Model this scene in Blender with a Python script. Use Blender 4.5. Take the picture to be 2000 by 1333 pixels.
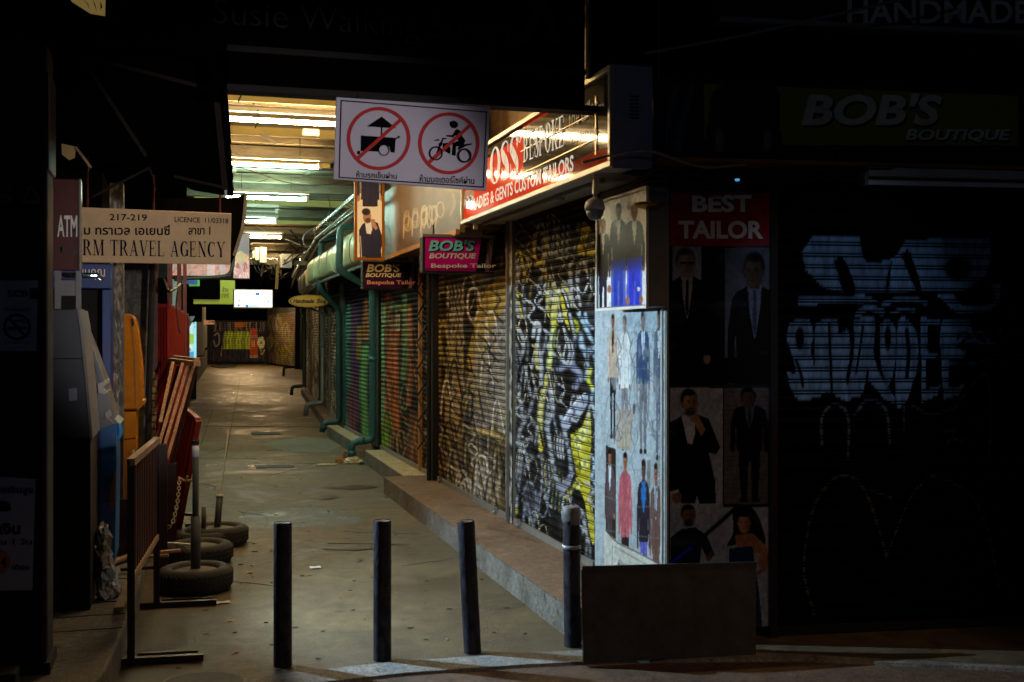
import bpy, math, random
import numpy as np
from mathutils import Vector, Matrix

for _o in list(bpy.data.objects): bpy.data.objects.remove(_o)
SC = bpy.context.scene
COL = SC.collection
R = math.radians

# ------------------------------------------------------------------ camera
F, CX, HY, CZ = 2222.0, 1000.0, 655.0, 1.6
YAW = math.atan(650.0 / F)
SN, CS = math.sin(YAW), math.cos(YAW)
cam_data = bpy.data.cameras.new("camera")
cam_data.sensor_width = 36.0
cam_data.lens = 36.0 * F / 2000.0
cam_data.shift_y = (HY - 666.5) / 2000.0
cam_data.clip_start = 0.05
cam_data.clip_end = 400.0
cam_data.dof.use_dof = True
cam_data.dof.focus_distance = 9.5
cam_data.dof.aperture_fstop = 5.0
cam = bpy.data.objects.new("camera", cam_data)
cam.location = (0, 0, CZ)
cam.rotation_euler = (R(90), 0, -YAW)
COL.objects.link(cam)
SC.camera = cam
SC.render.resolution_x, SC.render.resolution_y = 1024, 682

# ------------------------------------------------------------------ night sky, exposure
world = bpy.data.worlds.new("World")
SC.world = world
world.use_nodes = True
_bg = world.node_tree.nodes["Background"]
_bg.inputs[0].default_value = (0.25, 0.42, 1.0, 1)
_bg.inputs[1].default_value = 0.0022
SC.view_settings.view_transform = 'Standard'
SC.view_settings.look = 'None'
SC.view_settings.exposure = 0.0
SC.view_settings.gamma = 1.0
SC.cycles.use_denoising = True
SC.cycles.max_bounces = 6
SC.cycles.diffuse_bounces = 3
SC.cycles.glossy_bounces = 3
SC.cycles.sample_clamp_indirect = 4.0
SC.cycles.caustics_reflective = False
SC.cycles.caustics_refractive = False

def lamp(name, kind, loc, target, energy, color, **kw):
    d = bpy.data.lights.new(name, kind)
    d.energy = energy; d.color = color
    for k, v in kw.items(): setattr(d, k, v)
    o = bpy.data.objects.new(name, d)
    o.location = loc
    o.rotation_euler = (Vector(target) - Vector(loc)).to_track_quat('-Z', 'Y').to_euler()
    COL.objects.link(o)
    return o

# cold light under the hood of the bank machine on the left
lamp("bank_machine_light", 'SPOT', (-0.50, 6.62, 1.905), (2.45, 6.5, 0.9), 450, (0.62, 0.85, 1.0),
     spot_size=R(104), spot_blend=0.42, shadow_soft_size=0.0015)
# weak blue fill added behind the camera to lift the road front
lamp("blue_front_fill", 'SPOT', (-3.5, -9.0, 4.4), (2.6, 5.6, 1.7), 85, (0.50, 0.68, 1.0),
     spot_size=R(44), spot_blend=0.9, shadow_soft_size=0.25)
# warm fill added behind the camera for signs and machines in the lane mouth
lamp("warm_mouth_fill", 'SPOT', (2.5, -3.6, 1.75), (0.22, 7.2, 2.05), 1150, (1.0, 0.88, 0.82),
     spot_size=R(14.5), spot_blend=0.55, shadow_soft_size=0.12)
# weak orange street lamp low on the near road surface
lamp("road_lamp_light", 'SPOT', (5.5, 1.0, 4.5), (2.2, 4.5, 0.0), 150, (1.0, 0.55, 0.25),
     spot_size=R(46), spot_blend=0.8, shadow_soft_size=0.2)
# narrow blue fill added behind the camera to brighten the painted shutter
lamp("blue_shutter_fill", 'SPOT', (1.2, -6.0, 2.6), (3.42, 5.36, 1.68), 400, (0.58, 0.77, 1.0),
     spot_size=R(7.6), spot_blend=0.55, shadow_soft_size=0.10)

# ------------------------------------------------------------------ pixel <-> world
def ray(px, py):
    xc = (px - CX) / F
    return np.array([xc * CS + SN, -xc * SN + CS, (HY - py) / F])
def onY(px, py, Y):
    r = ray(px, py); t = Y / r[1]; return r * t + np.array([0, 0, CZ])
def onX(px, py, X):
    r = ray(px, py); t = X / r[0]; return r * t + np.array([0, 0, CZ])
def onZ(px, py, Z=0.0):
    r = ray(px, py); t = (Z - CZ) / r[2]; return r * t + np.array([0, 0, CZ])
def proj(P):
    x, y, z = P[..., 0], P[..., 1], P[..., 2]
    d = x * SN + y * CS
    return CX + F * (x * CS - y * SN) / d, HY - F * (z - CZ) / d

class Plane:
    """vertical plane: origin o, horizontal unit u, outward normal n (towards the viewer)"""
    def __init__(s, o, u):
        s.o = np.array([o[0], o[1], 0.0]); u = np.array([u[0], u[1], 0.0]); s.u = u / np.linalg.norm(u)
        s.n = np.array([s.u[1], -s.u[0], 0.0])
        if np.dot(s.n, -(s.o)) < 0: s.n = -s.n
        s.v = np.array([0, 0, 1.0])
    def hit(s, px, py, off=0.0):
        r = ray(px, py); c = np.array([0, 0, CZ])
        t = np.dot(s.o + s.n * off - c, s.n) / np.dot(r, s.n)
        return c + r * t
    def at(s, a, z, off=0.0): return s.o + s.u * a + s.v * z + s.n * off
    def a(s, P): return float(np.dot(P - s.o, s.u))

def Yplane(Y): return Plane((0, Y), (1, 0))
def Xplane(X): return Plane((X, 0), (0, 1))

# ------------------------------------------------------------------ materials
def hexlin(h, k=1.0):
    h = h.lstrip('#')
    c = [int(h[i:i + 2], 16) / 255.0 for i in (0, 2, 4)]
    return np.array([(x / 12.92 if x <= 0.04045 else ((x + 0.055) / 1.055) ** 2.4) * k for x in c])
def _rgba(c): return (float(c[0]), float(c[1]), float(c[2]), 1.0)

def mat(name, col, rough=0.6, metal=0.0, var=0.25, scale=6.0, bump=0.0, bscale=40.0, spec=0.5, col2=None, stretch=None, rvar=0.0):
    """surface with procedural wear; col may be hex or 'VC' for painted vertex colour"""
    m = bpy.data.materials.new(name); m.use_nodes = True
    nt = m.node_tree; N = nt.nodes; L = nt.links
    b = N["Principled BSDF"]
    b.inputs["Metallic"].default_value = metal
    b.inputs["Roughness"].default_value = rough
    b.inputs["Specular IOR Level"].default_value = spec
    tc = N.new("ShaderNodeTexCoord")
    mp = N.new("ShaderNodeMapping"); L.new(tc.outputs["Object"], mp.inputs[0])
    if stretch: mp.inputs["Scale"].default_value = stretch
    nz = N.new("ShaderNodeTexNoise"); nz.inputs["Scale"].default_value = scale
    nz.inputs["Detail"].default_value = 8; nz.inputs["Roughness"].default_value = 0.65
    L.new(mp.outputs[0], nz.inputs["Vector"])
    rp = N.new("ShaderNodeValToRGB")
    rp.color_ramp.elements[0].position = 0.30; rp.color_ramp.elements[1].position = 0.72
    L.new(nz.outputs["Fac"], rp.inputs[0])
    if isinstance(col, str) and col == 'VC':
        at = N.new("ShaderNodeAttribute"); at.attribute_name = "Col"
        rp.color_ramp.elements[0].color = _rgba([1 - var] * 3); rp.color_ramp.elements[1].color = (1, 1, 1, 1)
        mx = N.new("ShaderNodeMix"); mx.data_type = 'RGBA'; mx.blend_type = 'MULTIPLY'; mx.inputs[0].default_value = 1
        L.new(at.outputs["Color"], mx.inputs[6]); L.new(rp.outputs[0], mx.inputs[7])
        L.new(mx.outputs[2], b.inputs["Base Color"])
    else:
        c = hexlin(col) if isinstance(col, str) else np.array(col)
        c2 = hexlin(col2) if col2 else c * (1 - var)
        rp.color_ramp.elements[0].color = _rgba(c2)
        rp.color_ramp.elements[1].color = _rgba(np.minimum(c * (1 + var * 0.4), 1))
        L.new(rp.outputs[0], b.inputs["Base Color"])
    if rvar:
        mr = N.new("ShaderNodeMapRange"); mr.inputs[1].default_value = 0.3; mr.inputs[2].default_value = 0.7
        mr.inputs[3].default_value = max(rough - rvar, 0.05); mr.inputs[4].default_value = min(rough + rvar, 1)
        L.new(nz.outputs["Fac"], mr.inputs[0]); L.new(mr.outputs[0], b.inputs["Roughness"])
    if bump:
        n2 = N.new("ShaderNodeTexNoise"); n2.inputs["Scale"].default_value = bscale; n2.inputs["Detail"].default_value = 5
        L.new(mp.outputs[0], n2.inputs["Vector"])
        bp = N.new("ShaderNodeBump"); bp.inputs["Strength"].default_value = bump; bp.inputs["Distance"].default_value = 0.01
        L.new(n2.outputs["Fac"], bp.inputs["Height"]); L.new(bp.outputs[0], b.inputs["Normal"])
    return m

def emat(name, col, strength):
    m = bpy.data.materials.new(name); m.use_nodes = True
    nt = m.node_tree; b = nt.nodes["Principled BSDF"]
    b.inputs["Emission Strength"].default_value = strength
    b.inputs["Roughness"].default_value = 0.35
    if isinstance(col, str) and col == 'VC':
        at = nt.nodes.new("ShaderNodeAttribute"); at.attribute_name = "Col"
        nt.links.new(at.outputs["Color"], b.inputs["Base Color"]); nt.links.new(at.outputs["Color"], b.inputs["Emission Color"])
    else:
        c = hexlin(col) if isinstance(col, str) else col
        b.inputs["Base Color"].default_value = _rgba(c); b.inputs["Emission Color"].default_value = _rgba(c)
    return m

M = {}
M['paint'] = mat('painted_metal', 'VC', 0.6, 0.0, 0.3, 5.0, 0.15, 60, spec=0.05)
M['paint_flat'] = mat('printed_vinyl', 'VC', 0.4, 0.0, 0.2, 7.0, spec=0.1)
M['print_dull'] = mat('printed_board', 'VC', 0.55, 0.0, 0.2, 7.0)
M['wall'] = mat('old_plaster', '6b655a', 0.85, 0, 0.5, 3.0, 0.4, 30)
M['darkwall'] = mat('sooty_wall', '1d1b19', 0.9, 0, 0.5, 3.0, 0.4, 30)
M['black'] = mat('black_metal', '08080a', 0.8, 0.0, 0.5, 8, 0.1, 80)
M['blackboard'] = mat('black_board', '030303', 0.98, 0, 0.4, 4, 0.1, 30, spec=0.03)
M['ramp'] = mat('ramp_steel', '44484e', 0.7, 0.0, 0.6, 9, 0.25, 60, col2='3a3836', spec=.2)
M['awning'] = mat('dark_awning', '040403', 0.95, 0, 0.4, 3, 0.2, 20, spec=.02)
M['redsteel'] = mat('red_painted_steel', '5a1a12', 0.5, 0.1, 0.55, 9, 0.2, 70, col2='2c100c')
M['brightred'] = mat('red_fence_paint', '8e1f12', 0.55, 0.1, 0.45, 9, 0.2, 70)
M['brownsteel'] = mat('brown_painted_steel', '2c130e', 0.5, 0.1, 0.5, 9, 0.2, 70)
M['wood'] = mat('weathered_wood', 'a07c5e', 0.7, 0, 0.5, 9, 0.3, 60, stretch=(6, 6, 1))
M['orangewood'] = mat('raw_wood', 'b07a3c', 0.7, 0, 0.35, 9, 0.2, 60)
M['plywood'] = mat('plywood', '8a6a42', 0.6, 0, 0.5, 5, 0.2, 60, stretch=(2, 1, 5))
M['teal'] = mat('teal_pipe_paint', '2c6470', 0.45, 0, 0.35, 9, 0.1, 50)
M['tealdark'] = mat('green_pipe_paint', '24484a', 0.5, 0, 0.55, 12, 0.1, 50)
M['grey'] = mat('grey_metal', '8a8a86', 0.5, 0.3, 0.3, 8, 0.1, 60)
M['lightgrey'] = mat('pale_grey_plastic', 'b9b8b2', 0.5, 0, 0.2, 8)
M['white'] = mat('white_paint', 'd8d6d0', 0.45, 0, 0.15, 6)
M['soffit'] = mat('soffit_board', 'a8a49a', 0.7, 0, 0.25, 4)
M['chrome'] = mat('galvanised_steel', 'b8bcbc', 0.25, 0.9, 0.2, 10)
M['rubber'] = mat('tyre_rubber', '22211e', 0.8, 0, 0.4, 12, 0.25, 90, col2='33302a')
M['dustyconcrete'] = mat('dusty_concrete', '6c6355', 0.9, 0, 0.4, 10, 0.4, 60)
M['postgrey'] = mat('grey_post_paint', '4a4d4e', 0.6, 0, 0.35, 14, 0.2, 60)
M['yellow'] = mat('yellow_plastic', 'b06c00', 0.6, 0, 0.25, 9, spec=.15)
M['blue'] = mat('blue_plastic', '2a6fb5', 0.4, 0, 0.2, 6)
M['lightblue'] = mat('light_blue_plastic', '3f9fe0', 0.35, 0, 0.1, 6)
M['navy'] = mat('navy_panel', '1c3c86', 0.4, 0, 0.25, 6)
M['purple'] = mat('deep_purple_panel', '1c1220', 0.7, 0, 0.2, 6)
M['slate'] = mat('slate_grey_panel', '363e4e', 0.4, 0, 0.2, 6)
M['atmgrey'] = mat('grey_machine_plastic', '7d7f84', 0.4, 0, 0.2, 6)
M['bag'] = mat('white_plastic_bag', 'c4c8cc', 0.35, 0, 0.2, 15, 0.4, 25)
M['rope'] = mat('pale_rope', 'b0a48c', 0.8, 0, 0.3, 50)
M['paper'] = mat('white_paper', 'd6d2c8', 0.8, 0, 0.15, 20)
M['leaf'] = mat('dead_leaf', '3a2c1c', 0.8, 0, 0.4, 30)
M['cable'] = mat('black_cable', '15140f', 0.6, 0, 0.3, 20)
M['letter_black'] = mat('black_lettering', '08080c', 0.9, 0, 0.1, 9, spec=.05)
M['letter_navy'] = mat('navy_lettering', '0a0c2a', 0.9, 0, 0.1, 9, spec=.05)
M['letter_white'] = mat('white_lettering', 'e2e2e0', 0.45, 0, 0.1, 9)
M['letter_faint'] = mat('faded_lettering', '1c1d1a', 0.7, 0, 0.1, 9)
M['letter_dim'] = mat('grey_lettering', '3a3b38', 0.6, 0, 0.1, 9)
M['letter_cyan'] = mat('cyan_lettering', '6fd6ee', 0.45, 0, 0.05, 9)
M['letter_cream'] = mat('cream_lettering', 'e8dba0', 0.45, 0, 0.05, 9)
M['letter_orange'] = mat('orange_lettering', 'e89a78', 0.45, 0, 0.05, 9)
M['letter_blue'] = mat('blue_lettering', '1c6fb0', 0.45, 0, 0.05, 9)
M['signred'] = mat('red_sign_paint', 'b00610', 0.7, 0, 0.08, 9)
M['signblack'] = mat('black_sign_paint', '08080e', 0.9, 0, 0.05, 9, spec=.05)

# ------------------------------------------------------------------ mesh building
class MB:
    def __init__(s): s.v = []; s.f = []
    def add(s, vs, fs):
        k = len(s.v); s.v += [tuple(map(float, p)) for p in vs]; s.f += [tuple(k + i for i in q) for q in fs]; return s
    def box(s, x0, x1, y0, y1, z0, z1):
        return s.hexa([(x0, y0, z0), (x1, y0, z0), (x1, y1, z0), (x0, y1, z0), (x0, y0, z1), (x1, y0, z1), (x1, y1, z1), (x0, y1, z1)])
    def hexa(s, p):
        return s.add(p, [(3, 2, 1, 0), (4, 5, 6, 7), (0, 1, 5, 4), (1, 2, 6, 5), (2, 3, 7, 6), (3, 0, 4, 7)])
    def bar(s, a, b, w, h, up=(0, 0, 1)):
        """rectangular bar from a to b"""
        a = np.array(a, float); b = np.array(b, float); d = b - a; d /= np.linalg.norm(d)
        u = np.cross(d, np.array(up, float))
        if np.linalg.norm(u) < 1e-4: u = np.cross(d, np.array([1.0, 0, 0]))
        u /= np.linalg.norm(u); v = np.cross(u, d)
        u = u * w / 2; v = v * h / 2
        return s.hexa([a - u - v, a + u - v, b + u - v, b - u - v, a - u + v, a + u + v, b + u + v, b - u + v])
    def pbox(s, pl, a0, a1, z0, z1, o0, o1):
        """box on a vertical plane between offsets o0 and o1"""
        return s.hexa([pl.at(a0, z0, o0), pl.at(a1, z0, o0), pl.at(a1, z0, o1), pl.at(a0, z0, o1),
                       pl.at(a0, z1, o0), pl.at(a1, z1, o0), pl.at(a1, z1, o1), pl.at(a0, z1, o1)])
    def slab(s, pts, n, t):
        """polygon pts extruded by t along -n"""
        pts = [np.array(p, float) for p in pts]; n = np.array(n, float); k = len(pts)
        back = [p - n * t for p in pts]
        fs = [tuple(range(k)), tuple(reversed(range(k, 2 * k)))]
        for i in range(k):
            j = (i + 1) % k; fs.append((j, i, k + i, k + j))
        return s.add(pts + back, fs)
    def tube(s, pts, r, n=10, cap=True):
        pts = [np.array(p, float) for p in pts]
        rs = r if isinstance(r, (list, tuple)) else [r] * len(pts)
        prev = None; k = len(s.v); m = len(pts)
        for i, p in enumerate(pts):
            d = (pts[min(i + 1, m - 1)] - pts[max(i - 1, 0)]); d /= (np.linalg.norm(d) + 1e-9)
            if prev is None:
                u = np.cross(d, [0, 0, 1.0])
                if np.linalg.norm(u) < 1e-3: u = np.cross(d, [1.0, 0, 0])
            else: u = prev - d * np.dot(prev, d)
            u /= np.linalg.norm(u); prev = u; w = np.cross(d, u)
            for j in range(n):
                a = 2 * math.pi * j / n
                s.v.append(tuple(p + rs[i] * (math.cos(a) * u + math.sin(a) * w)))
        for i in range(m - 1):
            for j in range(n):
                j2 = (j + 1) % n
                s.f.append((k + i * n + j, k + i * n + j2, k + (i + 1) * n + j2, k + (i + 1) * n + j))
        if cap:
            s.f.append(tuple(k + j for j in reversed(range(n)))); s.f.append(tuple(k + (m - 1) * n + j for j in range(n)))
        return s
    def lathe(s, c, prof, n=32, lean=None):
        """prof: list of (radius, z)"""
        k = len(s.v); c = np.array(c, float)
        for (r, z) in prof:
            for j in range(n):
                a = 2 * math.pi * j / n
                s.v.append((c[0] + r * math.cos(a), c[1] + r * math.sin(a), c[2] + z))
        for i in range(len(prof) - 1):
            for j in range(n):
                j2 = (j + 1) % n
                s.f.append((k + i * n + j, k + i * n + j2, k + (i + 1) * n + j2, k + (i + 1) * n + j))
        s.f.append(tuple(k + j for j in reversed(range(n)))); s.f.append(tuple(k + (len(prof) - 1) * n + j for j in range(n)))
        return s
    def mesh(s, name, origin=(0, 0, 0)):
        me = bpy.data.meshes.new(name)
        o = np.array(origin, float)
        me.from_pydata([tuple(np.array(p) - o) for p in s.v], [], s.f)
        me.update()
        return me

def smooth(pts, n=6):
    """Catmull-Rom through points"""
    P = [np.array(p, float) for p in pts]
    if len(P) < 3: return P
    P = [2 * P[0] - P[1]] + P + [2 * P[-1] - P[-2]]; out = []
    for i in range(1, len(P) - 2):
        for k in range(n):
            t = k / n
            out.append(0.5 * (2 * P[i] + (P[i + 1] - P[i - 1]) * t + (2 * P[i - 1] - 5 * P[i] + 4 * P[i + 1] - P[i + 2]) * t * t
                              + (3 * P[i] - P[i - 1] - 3 * P[i + 1] + P[i + 2]) * t ** 3))
    out.append(P[-2]); return out

def put(name, me, m, parent=None, loc=(0, 0, 0), shade=False):
    if m is not None: me.materials.append(m)
    if shade:
        me.polygons.foreach_set("use_smooth", [True] * len(me.polygons))
    o = bpy.data.objects.new(name, me); COL.objects.link(o)
    if parent: o.parent = parent
    else: o.location = loc
    return o

def tag(o, label=None, cat=None, group=None, kind=None):
    if label: o["label"] = label
    if cat: o["category"] = cat
    if group: o["group"] = group
    if kind: o["kind"] = kind
    return o

class Thing:
    """an Empty at the thing's base that parents its parts; meshes are given in world space"""
    def __init__(s, name, label, cat, loc, group=None):
        s.o = bpy.data.objects.new(name, None); COL.objects.link(s.o)
        s.o.empty_display_size = 0.1
        s.loc = np.array(loc, float); s.o.location = tuple(s.loc)
        tag(s.o, label, cat, group)
    def part(s, name, mb, m, parent=None, bevel=0.0, shade=False, label=None):
        me = mb if isinstance(mb, bpy.types.Mesh) else mb.mesh(name, s.loc)
        if me is mb: me.transform(Matrix.Translation(-Vector(s.loc)))
        o = put(name, me, m, parent or s.o, shade=shade)
        if bevel:
            b = o.modifiers.new("bevel", 'BEVEL'); b.width = bevel; b.segments = 2; b.limit_method = 'ANGLE'
        if label: o["label"] = label
        return o

def single(name, mb, m, label, cat, group=None, bevel=0.0, shade=False, kind=None, base=None):
    vs = np.array(mb.v)
    c = base if base is not None else (vs[:, 0].mean(), vs[:, 1].mean(), vs[:, 2].min())
    o = put(name, mb.mesh(name, c), m, None, tuple(map(float, c)), shade)
    if bevel:
        b = o.modifiers.new("bevel", 'BEVEL'); b.width = bevel; b.segments = 2; b.limit_method = 'ANGLE'
    return tag(o, label, cat, group, kind)

def copy_thing(t, dx, label=None):
    r = t.o.copy(); COL.objects.link(r); r.location = tuple(t.loc + np.array(dx))
    if label: r["label"] = label
    for ch in list(t.o.children):
        c = ch.copy(); COL.objects.link(c); c.parent = r
        for g in ch.children:
            d = g.copy(); COL.objects.link(d); d.parent = c
    return r

# ------------------------------------------------------------------ painting as vertex colour
def vnoise(x, y, seed=0):
    xi = np.floor(x).astype(int); yi = np.floor(y).astype(int); fx = x - xi; fy = y - yi
    fx = fx * fx * (3 - 2 * fx); fy = fy * fy * (3 - 2 * fy)
    def h(a, b):
        n = (a * 374761393 + b * 668265263 + seed * 974711) & 0x7fffffff
        n = ((n ^ (n >> 13)) * 1274126177) & 0x7fffffff
        return ((n ^ (n >> 16)) & 0xffff) / 65535.0
    return (h(xi, yi) * (1 - fx) + h(xi + 1, yi) * fx) * (1 - fy) + (h(xi, yi + 1) * (1 - fx) + h(xi + 1, yi + 1) * fx) * fy

class Cv:
    """a picture evaluated at the points (X, Y) of a surface"""
    def __init__(s, X, Y, base='101010'):
        s.X = X; s.Y = Y; s.c = np.tile(hexlin(base), (X.size, 1)); s.view(0, 0, 1)
    def view(s, x0, y0, k): s.x0, s.y0, s.k = x0, y0, k; return s
    def _p(s, pts): return [(s.x0 + p[0] / s.k, s.y0 + p[1] / s.k) for p in pts]
    def mix(s, m, col, a=1.0):
        c = hexlin(col) if isinstance(col, str) else np.array(col)
        m = np.clip(m * a, 0, 1)[:, None]; s.c = s.c * (1 - m) + c * m; return s
    def poly(s, pts, col, a=1.0):
        pts = s._p(pts); ins = np.zeros(s.X.size, bool); n = len(pts)
        for i in range(n):
            x1, y1 = pts[i]; x2, y2 = pts[(i + 1) % n]
            if y1 == y2: continue
            c = ((y1 > s.Y) != (y2 > s.Y)) & (s.X < (x2 - x1) * (s.Y - y1) / (y2 - y1) + x1)
            ins ^= c
        return s.mix(ins.astype(float), col, a)
    def cpoly(s, pts, col, a=1.0): return s.poly(smooth(pts + [pts[0]], 5), col, a)
    def rect(s, x0, y0, x1, y1, col, a=1.0):
        (x0, y0), (x1, y1) = s._p([(x0, y0), (x1, y1)])
        return s.mix(((s.X >= x0) & (s.X <= x1) & (s.Y >= y0) & (s.Y <= y1)).astype(float), col, a)
    def ell(s, cx, cy, rx, ry, col, a=1.0, soft=0.15):
        ((cx, cy),) = s._p([(cx, cy)]); rx /= s.k; ry /= s.k
        d = np.sqrt(((s.X - cx) / rx) ** 2 + ((s.Y - cy) / ry) ** 2)
        return s.mix(np.clip((1 + soft - d) / (2 * soft + 1e-6), 0, 1), col, a)
    def stroke(s, pts, w, col, a=1.0, soft=0.5, curve=True, ax=1.0):
        """ax: horizontal stretch of the pen"""
        pts = s._p(smooth(pts, 5) if curve and len(pts) > 2 else pts); w = w / s.k
        xs = [p[0] for p in pts]; ys = [p[1] for p in pts]
        pad = w * 2
        sel = np.where((s.X > min(xs) - pad) & (s.X < max(xs) + pad) & (s.Y > min(ys) - pad) & (s.Y < max(ys) + pad))[0]
        if sel.size == 0: return s
        X = s.X[sel] / ax; Y = s.Y[sel]; d = np.full(sel.size, 1e9)
        for i in range(len(pts) - 1):
            x1, y1 = pts[i][0] / ax, pts[i][1]; x2, y2 = pts[i + 1][0] / ax, pts[i + 1][1]
            dx, dy = x2 - x1, y2 - y1; q = dx * dx + dy * dy + 1e-9
            t = np.clip(((X - x1) * dx + (Y - y1) * dy) / q, 0, 1)
            d = np.minimum(d, np.hypot(X - x1 - t * dx, Y - y1 - t * dy))
        m = np.zeros(s.X.size); hw = w / 2
        m[sel] = np.clip((hw * (1 + soft) - d) / (2 * hw * soft + 1e-6), 0, 1)
        return s.mix(m, col, a)
    def face(s, cx, cy, rx, ry, skin, hair, beard=False, glasses=False, turn=0.0, long=False):
        sk = hexlin(skin) if isinstance(skin, str) else skin
        s.ell(cx - turn * rx * .3, cy - ry * .32, rx * 1.12, ry * .86, hair)
        s.ell(cx - rx * .98, cy + ry * .05, rx * .14, ry * .16, sk * .7); s.ell(cx + rx * .98, cy + ry * .05, rx * .14, ry * .16, sk * .5)
        s.ell(cx, cy + ry * .06, rx * .9, ry * .94, sk)
        s.ell(cx + rx * .5, cy + ry * .15, rx * .5, ry * .75, sk * .5, .6, .5); s.ell(cx - rx * .3, cy - ry * .3, rx * .4, ry * .25, np.minimum(sk * 1.5, 1), .4, .7)
        s.ell(cx - turn * rx * .2, cy - ry * .82, rx * .82, ry * .24, hair)
        e = cx + turn * rx * .25
        if glasses:
            s.rect(e - rx * .75, cy - ry * .14, e - rx * .08, cy + ry * .08, '040404'); s.rect(e + rx * .08, cy - ry * .14, e + rx * .75, cy + ry * .08, '040404'); s.rect(e - rx * .9, cy - ry * .14, e + rx * .9, cy - ry * .06, '040404')
        else:
            for q in (-1, 1):
                s.ell(e + q * rx * .36, cy - ry * .04, rx * .15, ry * .045, sk * .12); s.stroke([(e + q * rx * .18, cy - ry * .17), (e + q * rx * .55, cy - ry * .19)], ry * .06, hair, .85, curve=False)
        s.stroke([(e + rx * .04, cy), (e + rx * .12, cy + ry * .26), (e - rx * .05, cy + ry * .3)], rx * .1, sk * .5, .7)
        if beard: s.ell(cx, cy + ry * .72, rx * .72, ry * .34, hair, .85, .3); s.stroke([(e - rx * .3, cy + ry * .42), (e + rx * .3, cy + ry * .42)], ry * .09, hair, .8, curve=False)
        s.stroke([(e - rx * .25, cy + ry * .54), (e + rx * .25, cy + ry * .54)], ry * .07, sk * np.array([.75, .35, .35]), .9, curve=False)
        return s
    def speck(s, sx, sy, lo, hi, col, a=1.0, seed=1):
        n = 0.6 * vnoise(s.X / sx, s.Y / sy, seed) + 0.4 * vnoise(s.X / sx * 2.3, s.Y / sy * 2.3, seed + 7)
        return s.mix(np.clip((n - lo) / (hi - lo), 0, 1), col, a)
    def shade(s, sx, sy, amt, seed=3):
        n = 0.6 * vnoise(s.X / sx, s.Y / sy, seed) + 0.4 * vnoise(s.X / sx * 2.7, s.Y / sy * 2.7, seed + 5)
        s.c = s.c * (1 - amt + 2 * amt * n)[:, None]; return s
    def scribble(s, x0, y0, x1, y1, n, cols, w, seed, tall=2.0, a=0.9, soft=0.5, hm=1.0):
        rg = random.Random(seed)
        for _ in range(n):
            x = rg.uniform(x0, x1); y = rg.uniform(y0, y1); h = min(rg.uniform(0.08, 0.22) * (y1 - y0), 26) * hm; ww = h / tall
            k = rg.choice([0, 1, 2])
            if k == 0: pts = [(x - ww, y + h), (x - ww * .6, y - h * .6), (x, y - h), (x + ww * .5, y), (x + ww, y + h)]
            elif k == 1: pts = [(x + ww * math.cos(t) * rg.uniform(.7, 1.1), y + h * math.sin(t)) for t in (0.3, 1.5, 2.7, 4.0, 5.2, 6.3)]
            else: pts = [(x - ww, y - h), (x + ww * .5, y - h * .4), (x - ww * .4, y + h * .3), (x + ww, y + h)]
            s.stroke(pts, w * rg.uniform(.6, 1.5), rg.choice(cols), a, soft)
        return s
    def man(s, cx, top, feet, w, jacket, trousers, shirt='c8d4e0', tie=None, skin='8a5a44', hair='17100c', shoes='1a1210',
            open_=0.2, legs=True, beard=False, glasses=False, arms=True, jl=0.53, coat=False):
        """standing man; w = half shoulder width, heights as fractions of (feet - top)"""
        h = feet - top
        X = lambda u: cx + u * w
        Y = lambda v: top + v * h
        P = lambda q: [(X(a), Y(b)) for a, b in q]
        if legs:
            s.poly(P([(-.62, .46), (.62, .46), (.58, .7), (.46, .95), (.14, .95), (.08, .62), (-.08, .62), (-.14, .95), (-.46, .95), (-.6, .7)]), trousers)
            s.ell(X(-.34), Y(.965), w * .27, h * .02, shoes); s.ell(X(.34), Y(.965), w * .27, h * .02, shoes)
        if arms:
            s.ell(X(-.97), Y(.515), w * .16, h * .028, skin); s.ell(X(.97), Y(.515), w * .16, h * .028, skin)
            for q in (-1, 1):
                s.poly(P([(q * .62, .15), (q * .9, .17), (q * 1.1, .3), (q * 1.12, .5), (q * .85, .5), (q * .8, .32), (q * .66, .24)]), jacket)
        s.poly(P([(-.3, .125), (-.75, .15), (-.95, .18), (-.8, .3), (-.7, .38), (-.76, jl), (.76, jl), (.7, .38), (.8, .3), (.95, .18), (.75, .15), (.3, .125)]), jacket)
        s.poly(P([(-.3, .12), (.3, .12), (.12 + open_ * .6, .22), (.02, .33), (-.02, .33), (-.12 - open_ * .6, .22)]), shirt)
        if tie: s.poly(P([(-.06, .14), (.06, .14), (.09, .28), (0, .32), (-.09, .28)]), tie)
        j = hexlin(jacket) if isinstance(jacket, str) else jacket
        # folds, lapels and seams of the clothes
        dk, lt = j * .45, np.minimum(j * 1.7 + .006, 1)
        for q in (-1, 1):
            s.stroke(P([(q * .26, .15), (q * .4, .22), (q * .06, .33)]), abs(w) * .07, dk, .8, curve=False)
            s.stroke(P([(q * .68, .22), (q * .72, .34), (q * .8, .48)]), abs(w) * .09, dk, .8)
            s.stroke(P([(q * .95, .2), (q * 1.0, .34), (q * .98, .46)]), abs(w) * .1, lt, .45)
            s.stroke(P([(q * .35, .36), (q * .5, .42), (q * .4, .5)]), abs(w) * .1, dk, .5)
            s.stroke(P([(q * .5, .2), (q * .55, .28)]), abs(w) * .16, lt, .35)
        if legs:
            tr = hexlin(trousers) if isinstance(trousers, str) else trousers
            s.stroke(P([(0, .5), (.02, .62)]), abs(w) * .12, tr * .35, .8)
            for q in (-1, 1):
                s.stroke(P([(q * .3, .56), (q * .33, .75), (q * .3, .93)]), abs(w) * .08, np.minimum(tr * 1.6 + .005, 1), .5)
                s.stroke(P([(q * .52, .56), (q * .5, .75), (q * .42, .93)]), abs(w) * .1, tr * .45, .6)
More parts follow.
